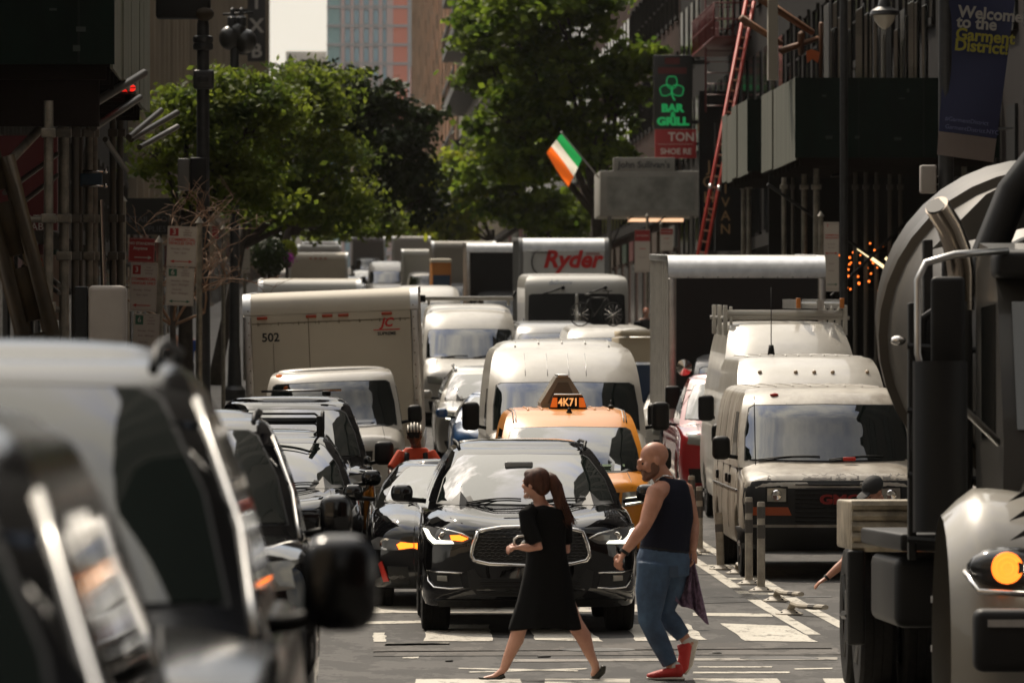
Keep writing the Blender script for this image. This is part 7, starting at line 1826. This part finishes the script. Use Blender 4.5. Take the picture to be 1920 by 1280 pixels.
    MB().lathe([(.022, -.012), (.036, -.008), (.036, .008), (.022, .012)], 12, M=Matrix.Translation(q(1027, 894, -.02)) @ Matrix.Rotation(R(60), 4, 'Y')).build('hair_tie', TRIM, t, 30)
    MB().tube([tuple(q(987 + 5 * math.cos(a), 933 + 6 * math.sin(a), -.05)) for a in np.linspace(0, 6.28, 14)], .0018, 5).build('hoop_earring', CHROME, t, 0)
    SH = mat('flat_shoe_dark', (.016, .016, .010), .5)
    m1 = MB().tube([tuple(q(946, 1268, -.05)), tuple(q(934, 1273, -.05)), tuple(q(915, 1275, -.05)), tuple(q(896, 1272, -.05))], [(.036, .022), (.038, .016), (.036, .014), (.016, .010)], 12); soft(m1.build('shoe', SH, t), .007, 2)
    m1 = MB().tube([tuple(q(1133, 1251, .05)), tuple(q(1130, 1262, .05)), tuple(q(1120, 1272, .05)), tuple(q(1106, 1279, .05))], [(.020, .034), (.026, .037), (.026, .035), (.014, .018)], 12); soft(m1.build('shoe', SH, t), .007, 2)
    ph = thing('phone', 'pale curved phone edge in the woman\'s raised hand', 'phone', (PX(px0, d), d, gz(d)))
    MB().tube([tuple(q(962, 1022, -.19)), tuple(q(963, 1012, -.19)), tuple(q(969, 1007, -.19)), tuple(q(980, 1006, -.18))], [(.008, .02)] * 4, 8).build('case', mat('phone_white', (.55, .52, .48), .3), ph, 0)
woman()

def simple_person(label, X, Y, H=1.75, shirt=(.4, .4, .4), trousers=(.03, .03, .04), hair=(.03, .02, .015), facing=(0, -1, 0), group=None, z0=None, bald=False):
    t = thing('person', label, 'person', (X, Y, gz(Y) if z0 is None else z0), group=group); k = H / 1.75; b = MB()
    M = head(b, (0, 0, 1.62 * k), facing, s=k)
    b.tube([(0, 0, 1.56 * k), (0, 0, 1.42 * k)], [.05, .07], 10); b.tube([(0, 0, 1.45 * k), (0, 0, 1.2 * k), (0, 0, .95 * k)], [(.17, .1), (.16, .11), (.15, .11)], 12)
    for s_ in (-1, 1):
        b.tube([(s_ * .08, 0, 1.38 * k), (s_ * .19, 0, 1.40 * k), (s_ * .24, .02, 1.12 * k), (s_ * .25, -.06, .88 * k)], [.06, .05, .04, .028], 8); hand(b, (s_ * .25, -.06, .88 * k), (0, -.2, -1), (-s_, 0, 0), 1, .4, s_)
        b.tube([(s_ * .09, 0, .9 * k), (s_ * .10, -.02 * s_, .48 * k), (s_ * .10, .06 * s_, .08)], [.08, .055, .04], 8)
    soft(b.build('body', SKIN, t), .014, 2)
    sh_ = MB().tube([(0, 0, 1.46 * k), (0, 0, 1.38 * k), (0, 0, 1.2 * k), (0, 0, .93 * k)], [(.12, .09), (.19, .12), (.18, .13), (.17, .13)], 14)
    for s_ in (-1, 1): sh_.tube([(s_ * .17, 0, 1.41 * k), (s_ * .24, .02, 1.18 * k)], [.065, .058], 8)
    c = tuple(round(x, 2) for x in shirt); soft(sh_.build('shirt', mat('shirt_%s' % str(c), shirt, .8), t), .016, 2)
    tr = MB().tube([(0, 0, .98 * k), (0, 0, .84 * k)], [(.165, .12), (.17, .13)], 12)
    for s_ in (-1, 1): tr.tube([(s_ * .09, 0, .88 * k), (s_ * .10, -.02 * s_, .48 * k), (s_ * .10, .06 * s_, .08)], [.095, .075, .06], 10)
    soft(tr.build('trousers', mat('trousers_%s' % str(tuple(round(x, 2) for x in trousers)), trousers, .85), t), .016, 2)
    hr = MB().ball((0, -.03, .045), (.086, .10, .09), 12, 8); hr.v = [tuple(M @ (Vector(c_) * k)) for c_ in hr.v]; hr.build('hair', mat('hair_%s' % str(hair), hair, .7), t, 0)
    for s_ in (-1, 1): MB().ball((s_ * .10, .06 * s_ - .05, .045), (.045, .13, .045), 10, 6).build('shoe', TRIM, t, 0)
    return t
simple_person('person in a white shirt seen between the cream truck and the rack-bar van', PX(777, 191), 191, 1.85, (.6, .57, .54), hair=(.06, .025, .015))
simple_person('person in a bright blue shirt on the left sidewalk behind the lamp post', PX(350, 148), 148, 1.8, (.02, .06, .25), z0=gz(148) + .14)
simple_person('grey-haired person on the left sidewalk in front of the blue shirt', PX(329, 136), 136, 1.8, (.05, .05, .06), hair=(.25, .24, .23), z0=gz(136) + .14)
simple_person('person in a dark coat near the parking sign under the canopy', PX(1215, 180), 181, 1.8, (.04, .04, .045), hair=(.4, .10, .03), z0=gz(181) + .14)

def cyclist():
    d = 73.0; X = PX(780, d)
    t = thing('person', 'cyclist in an orange-red shirt and pale vented helmet between the car rows', 'person', (X, d, gz(d)))
    b = MB(); hc = (-.02, -.05, 1.50)
    M = head(b, hc, (0, -1, -.12), s=1.0)
    b.tube([(0, -.03, 1.46), (0, 0, 1.34)], [.05, .07], 10); b.tube([(0, .0, 1.34), (0, .06, 1.1), (0, .14, .88)], [(.17, .1), (.16, .11), (.15, .11)], 12)
    for s_ in (-1, 1):
        w_ = Vector((s_ * .25, -.36, 1.0))
        b.tube([(s_ * .18, 0, 1.30), (s_ * .29, -.12, 1.10), tuple(w_)], [.05, .04, .028], 8); hand(b, w_, (0, -1, -.1), (0, 0, -1), 1, .9, s_)
    b.tube([(-.09, .12, .9), (-.12, -.20, .72), (-.12, .0, .30)], [.08, .06, .045], 8); b.tube([(.09, .12, .9), (.12, -.08, .55), (.12, .10, .16)], [.08, .06, .045], 8)
    soft(b.build('body', mat('skin_dark', (.10, .045, .03), .5), t), .011, 3); eyes(M, t)
    sh_ = MB().tube([(0, 0, 1.37), (0, .0, 1.29), (0, .06, 1.1), (0, .14, .88)], [(.12, .09), (.20, .125), (.19, .135), (.17, .13)], 16)
    for s_ in (-1, 1): sh_.tube([(s_ * .16, 0, 1.31), (s_ * .28, -.10, 1.13)], [.070, .062], 10)
    soft(sh_.build('shirt', mat('shirt_orange', (.55, .055, .012), .75), t), .012, 3)
    for s_ in (-1, 1): MB().tube([(s_ * .10, .09, 1.36), (s_ * .105, -.115, 1.30), (s_ * .12, -.11, 1.08), (s_ * .15, .02, .92)], [(.028, .010)] * 4, 8).build('backpack_strap', TRIM, t, 0)
    tr = MB().tube([(0, .13, .95), (0, .14, .82)], [(.165, .12), (.17, .13)], 12)
    tr.tube([(-.09, .12, .88), (-.12, -.20, .72), (-.12, -.1, .50)], [.095, .075, .065], 10); tr.tube([(.09, .12, .88), (.12, -.08, .55), (.12, .02, .35)], [.095, .075, .065], 10)
    soft(tr.build('shorts', TRIM, t), .012, 3)
    hm = MB().ball((0, -.01, .055), (.092, .125, .088), 18, 10); hm.v = [tuple(M @ Vector(c)) for c in hm.v]
    o = hm.build('helmet', TRIM, t, 0); rb = MB()
    for i in range(5):
        x_ = -.072 + i * .036; P = [M @ Vector((x_ * (1 - .25 * abs(math.sin(a)) * 0), .128 * math.cos(a) * .98 - .01, .055 + .098 * math.sin(a) * math.sqrt(max(.05, 1 - (x_ / .1)**2)))) for a in np.linspace(.1, 3.0, 12)]
        rb.tube([tuple(p) for p in P], .011, 6)
    rb.build('helmet_ribs', mat('helmet_pale', (.50, .46, .38), .4), o, 0)
    MB().box(-.06, .06, -.012, .012, -.03, .03, c=.01).build('sunglasses', TRIM, t, 0).location = (hc[0], hc[1] - .10, hc[2] + .012)
    bicycle('bicycle', 'bicycle ridden by the orange-shirted cyclist', (X, d - .55, gz(d)), (0, 0, 0), 1.0)
cyclist()

def cap_person():
    d = 56.2; s = FPX / d; px0, py0 = 1640, VY + (EYE - gz(d)) * s; q = P2(px0, py0, s); X = PX(px0, d)
    t = thing('person', 'person in a dark cap bending behind the mixer truck, bare arm reaching out left', 'person', (X, d, gz(d)))
    b = MB(); c = q(1638, 922, -.05)
    M = head(b, c, (-.55, -.45, -.5), (-.1, -.2, 1), .98)
    b.tube([tuple(c + Vector((.03, .03, -.04))), tuple(q(1655, 960, .08))], [.055, .08], 10)
    b.tube([tuple(q(1658, 965, .10)), tuple(q(1668, 1005, .28)), tuple(q(1672, 1030, .48))], [(.18, .11), (.17, .12), (.16, .12)], 14)
    sh_, el, wr = q(1615, 985, .02), q(1585, 1052, -.05), q(1549, 1083, -.10)
    b.tube([tuple(q(1655, 972, .1)), tuple(sh_), tuple((sh_ + el) / 2), tuple(el), tuple((el + wr) / 2), tuple(wr)], [.07, .055, .046, .042, .038, .027], 12)
    hand(b, wr, (-.8, -.1, -.5), (.3, .1, -1), 1.0, .35, 1)
    sh2, el2, wr2 = q(1695, 985, .1), q(1705, 1050, .0), q(1695, 1095, -.1)
    b.tube([tuple(q(1662, 975, .12)), tuple(sh2), tuple(el2), tuple(wr2)], [.07, .052, .042, .028], 12); hand(b, wr2, (0, -.2, -1), (-1, 0, 0), 1.0, .4, -1)
    for s_ in (-1, 1): b.tube([tuple(q(1672 + s_ * 18, 1030, .46)), tuple(q(1668 + s_ * 26, 1100, .22)), tuple(q(1670 + s_ * 30, py0 - 18, .35))], [.09, .065, .04], 10)
    soft(b.build('body', SKIN2, t), .010, 3); eyes(M, t)
    sh = MB().tube([tuple(q(1656, 955, .08)), tuple(q(1658, 972, .12)), tuple(q(1668, 1005, .28)), tuple(q(1672, 1032, .48))], [(.12, .10), (.20, .13), (.19, .14), (.18, .14)], 14)
    sh.tube([tuple(q(1630, 972, .06)), tuple(q(1603, 1010, .0))], [.075, .062], 10); sh.tube([tuple(q(1682, 972, .1)), tuple(q(1700, 1015, .05))], [.07, .06], 10)
    soft(sh.build('shirt', mat('shirt_dark_grey', (.02, .02, .022), .85), t), .012, 3)
    tr = MB().tube([tuple(q(1671, 1020, .42)), tuple(q(1672, 1040, .5))], [(.175, .13), (.18, .14)], 12)
    for s_ in (-1, 1): tr.tube([tuple(q(1672 + s_ * 18, 1030, .46)), tuple(q(1668 + s_ * 26, 1100, .22)), tuple(q(1670 + s_ * 30, py0 - 18, .35))], [.105, .085, .062], 10)
    soft(tr.build('trousers', mat('trousers_navy', (.015, .018, .03), .85), t), .012, 3)
    cp = MB().ball((0, -.02, .055), (.090, .108, .082), 16, 10); cp.ball((0, .115, .048), (.070, .075, .010), 14, 6); cp.v = [tuple(M @ (Vector(p) * 1.02)) for p in cp.v]
    soft(cp.build('cap', mat('cap_black', (.012, .012, .012), .8), t), .008, 2)
    for s_ in (-1, 1): MB().ball(tuple(q(1670 + s_ * 30, py0 - 9, .30)), (.045, .12, .04), 10, 6).build('shoe', TRIM, t, 0)
    MB().tube([tuple(wr + Vector((.012, 0, .01))), tuple(wr + Vector((-.004, 0, -.004)))], .032, 12).build('watch_strap', TRIM, t, 40)
cap_person()

# ------------------------------------------------------------------ the air of the street
hz = MB().box(-340, 340, -380, 2180, -45, 320).build('haze', None, None)
tag(hz, 'thin warm haze filling the street', 'haze', None, 'stuff')
hm = bpy.data.materials.new('haze'); hm.use_nodes = True; n_ = hm.node_tree; n_.nodes.clear()
ho = n_.nodes.new('ShaderNodeOutputMaterial'); pv = n_.nodes.new('ShaderNodeVolumePrincipled')
pv.inputs['Color'].default_value = (.95, .93, .90, 1); pv.inputs['Density'].default_value = .00003; pv.inputs['Anisotropy'].default_value = .3
n_.links.new(pv.outputs['Volume'], ho.inputs['Volume'])
hz.data.materials.append(hm)
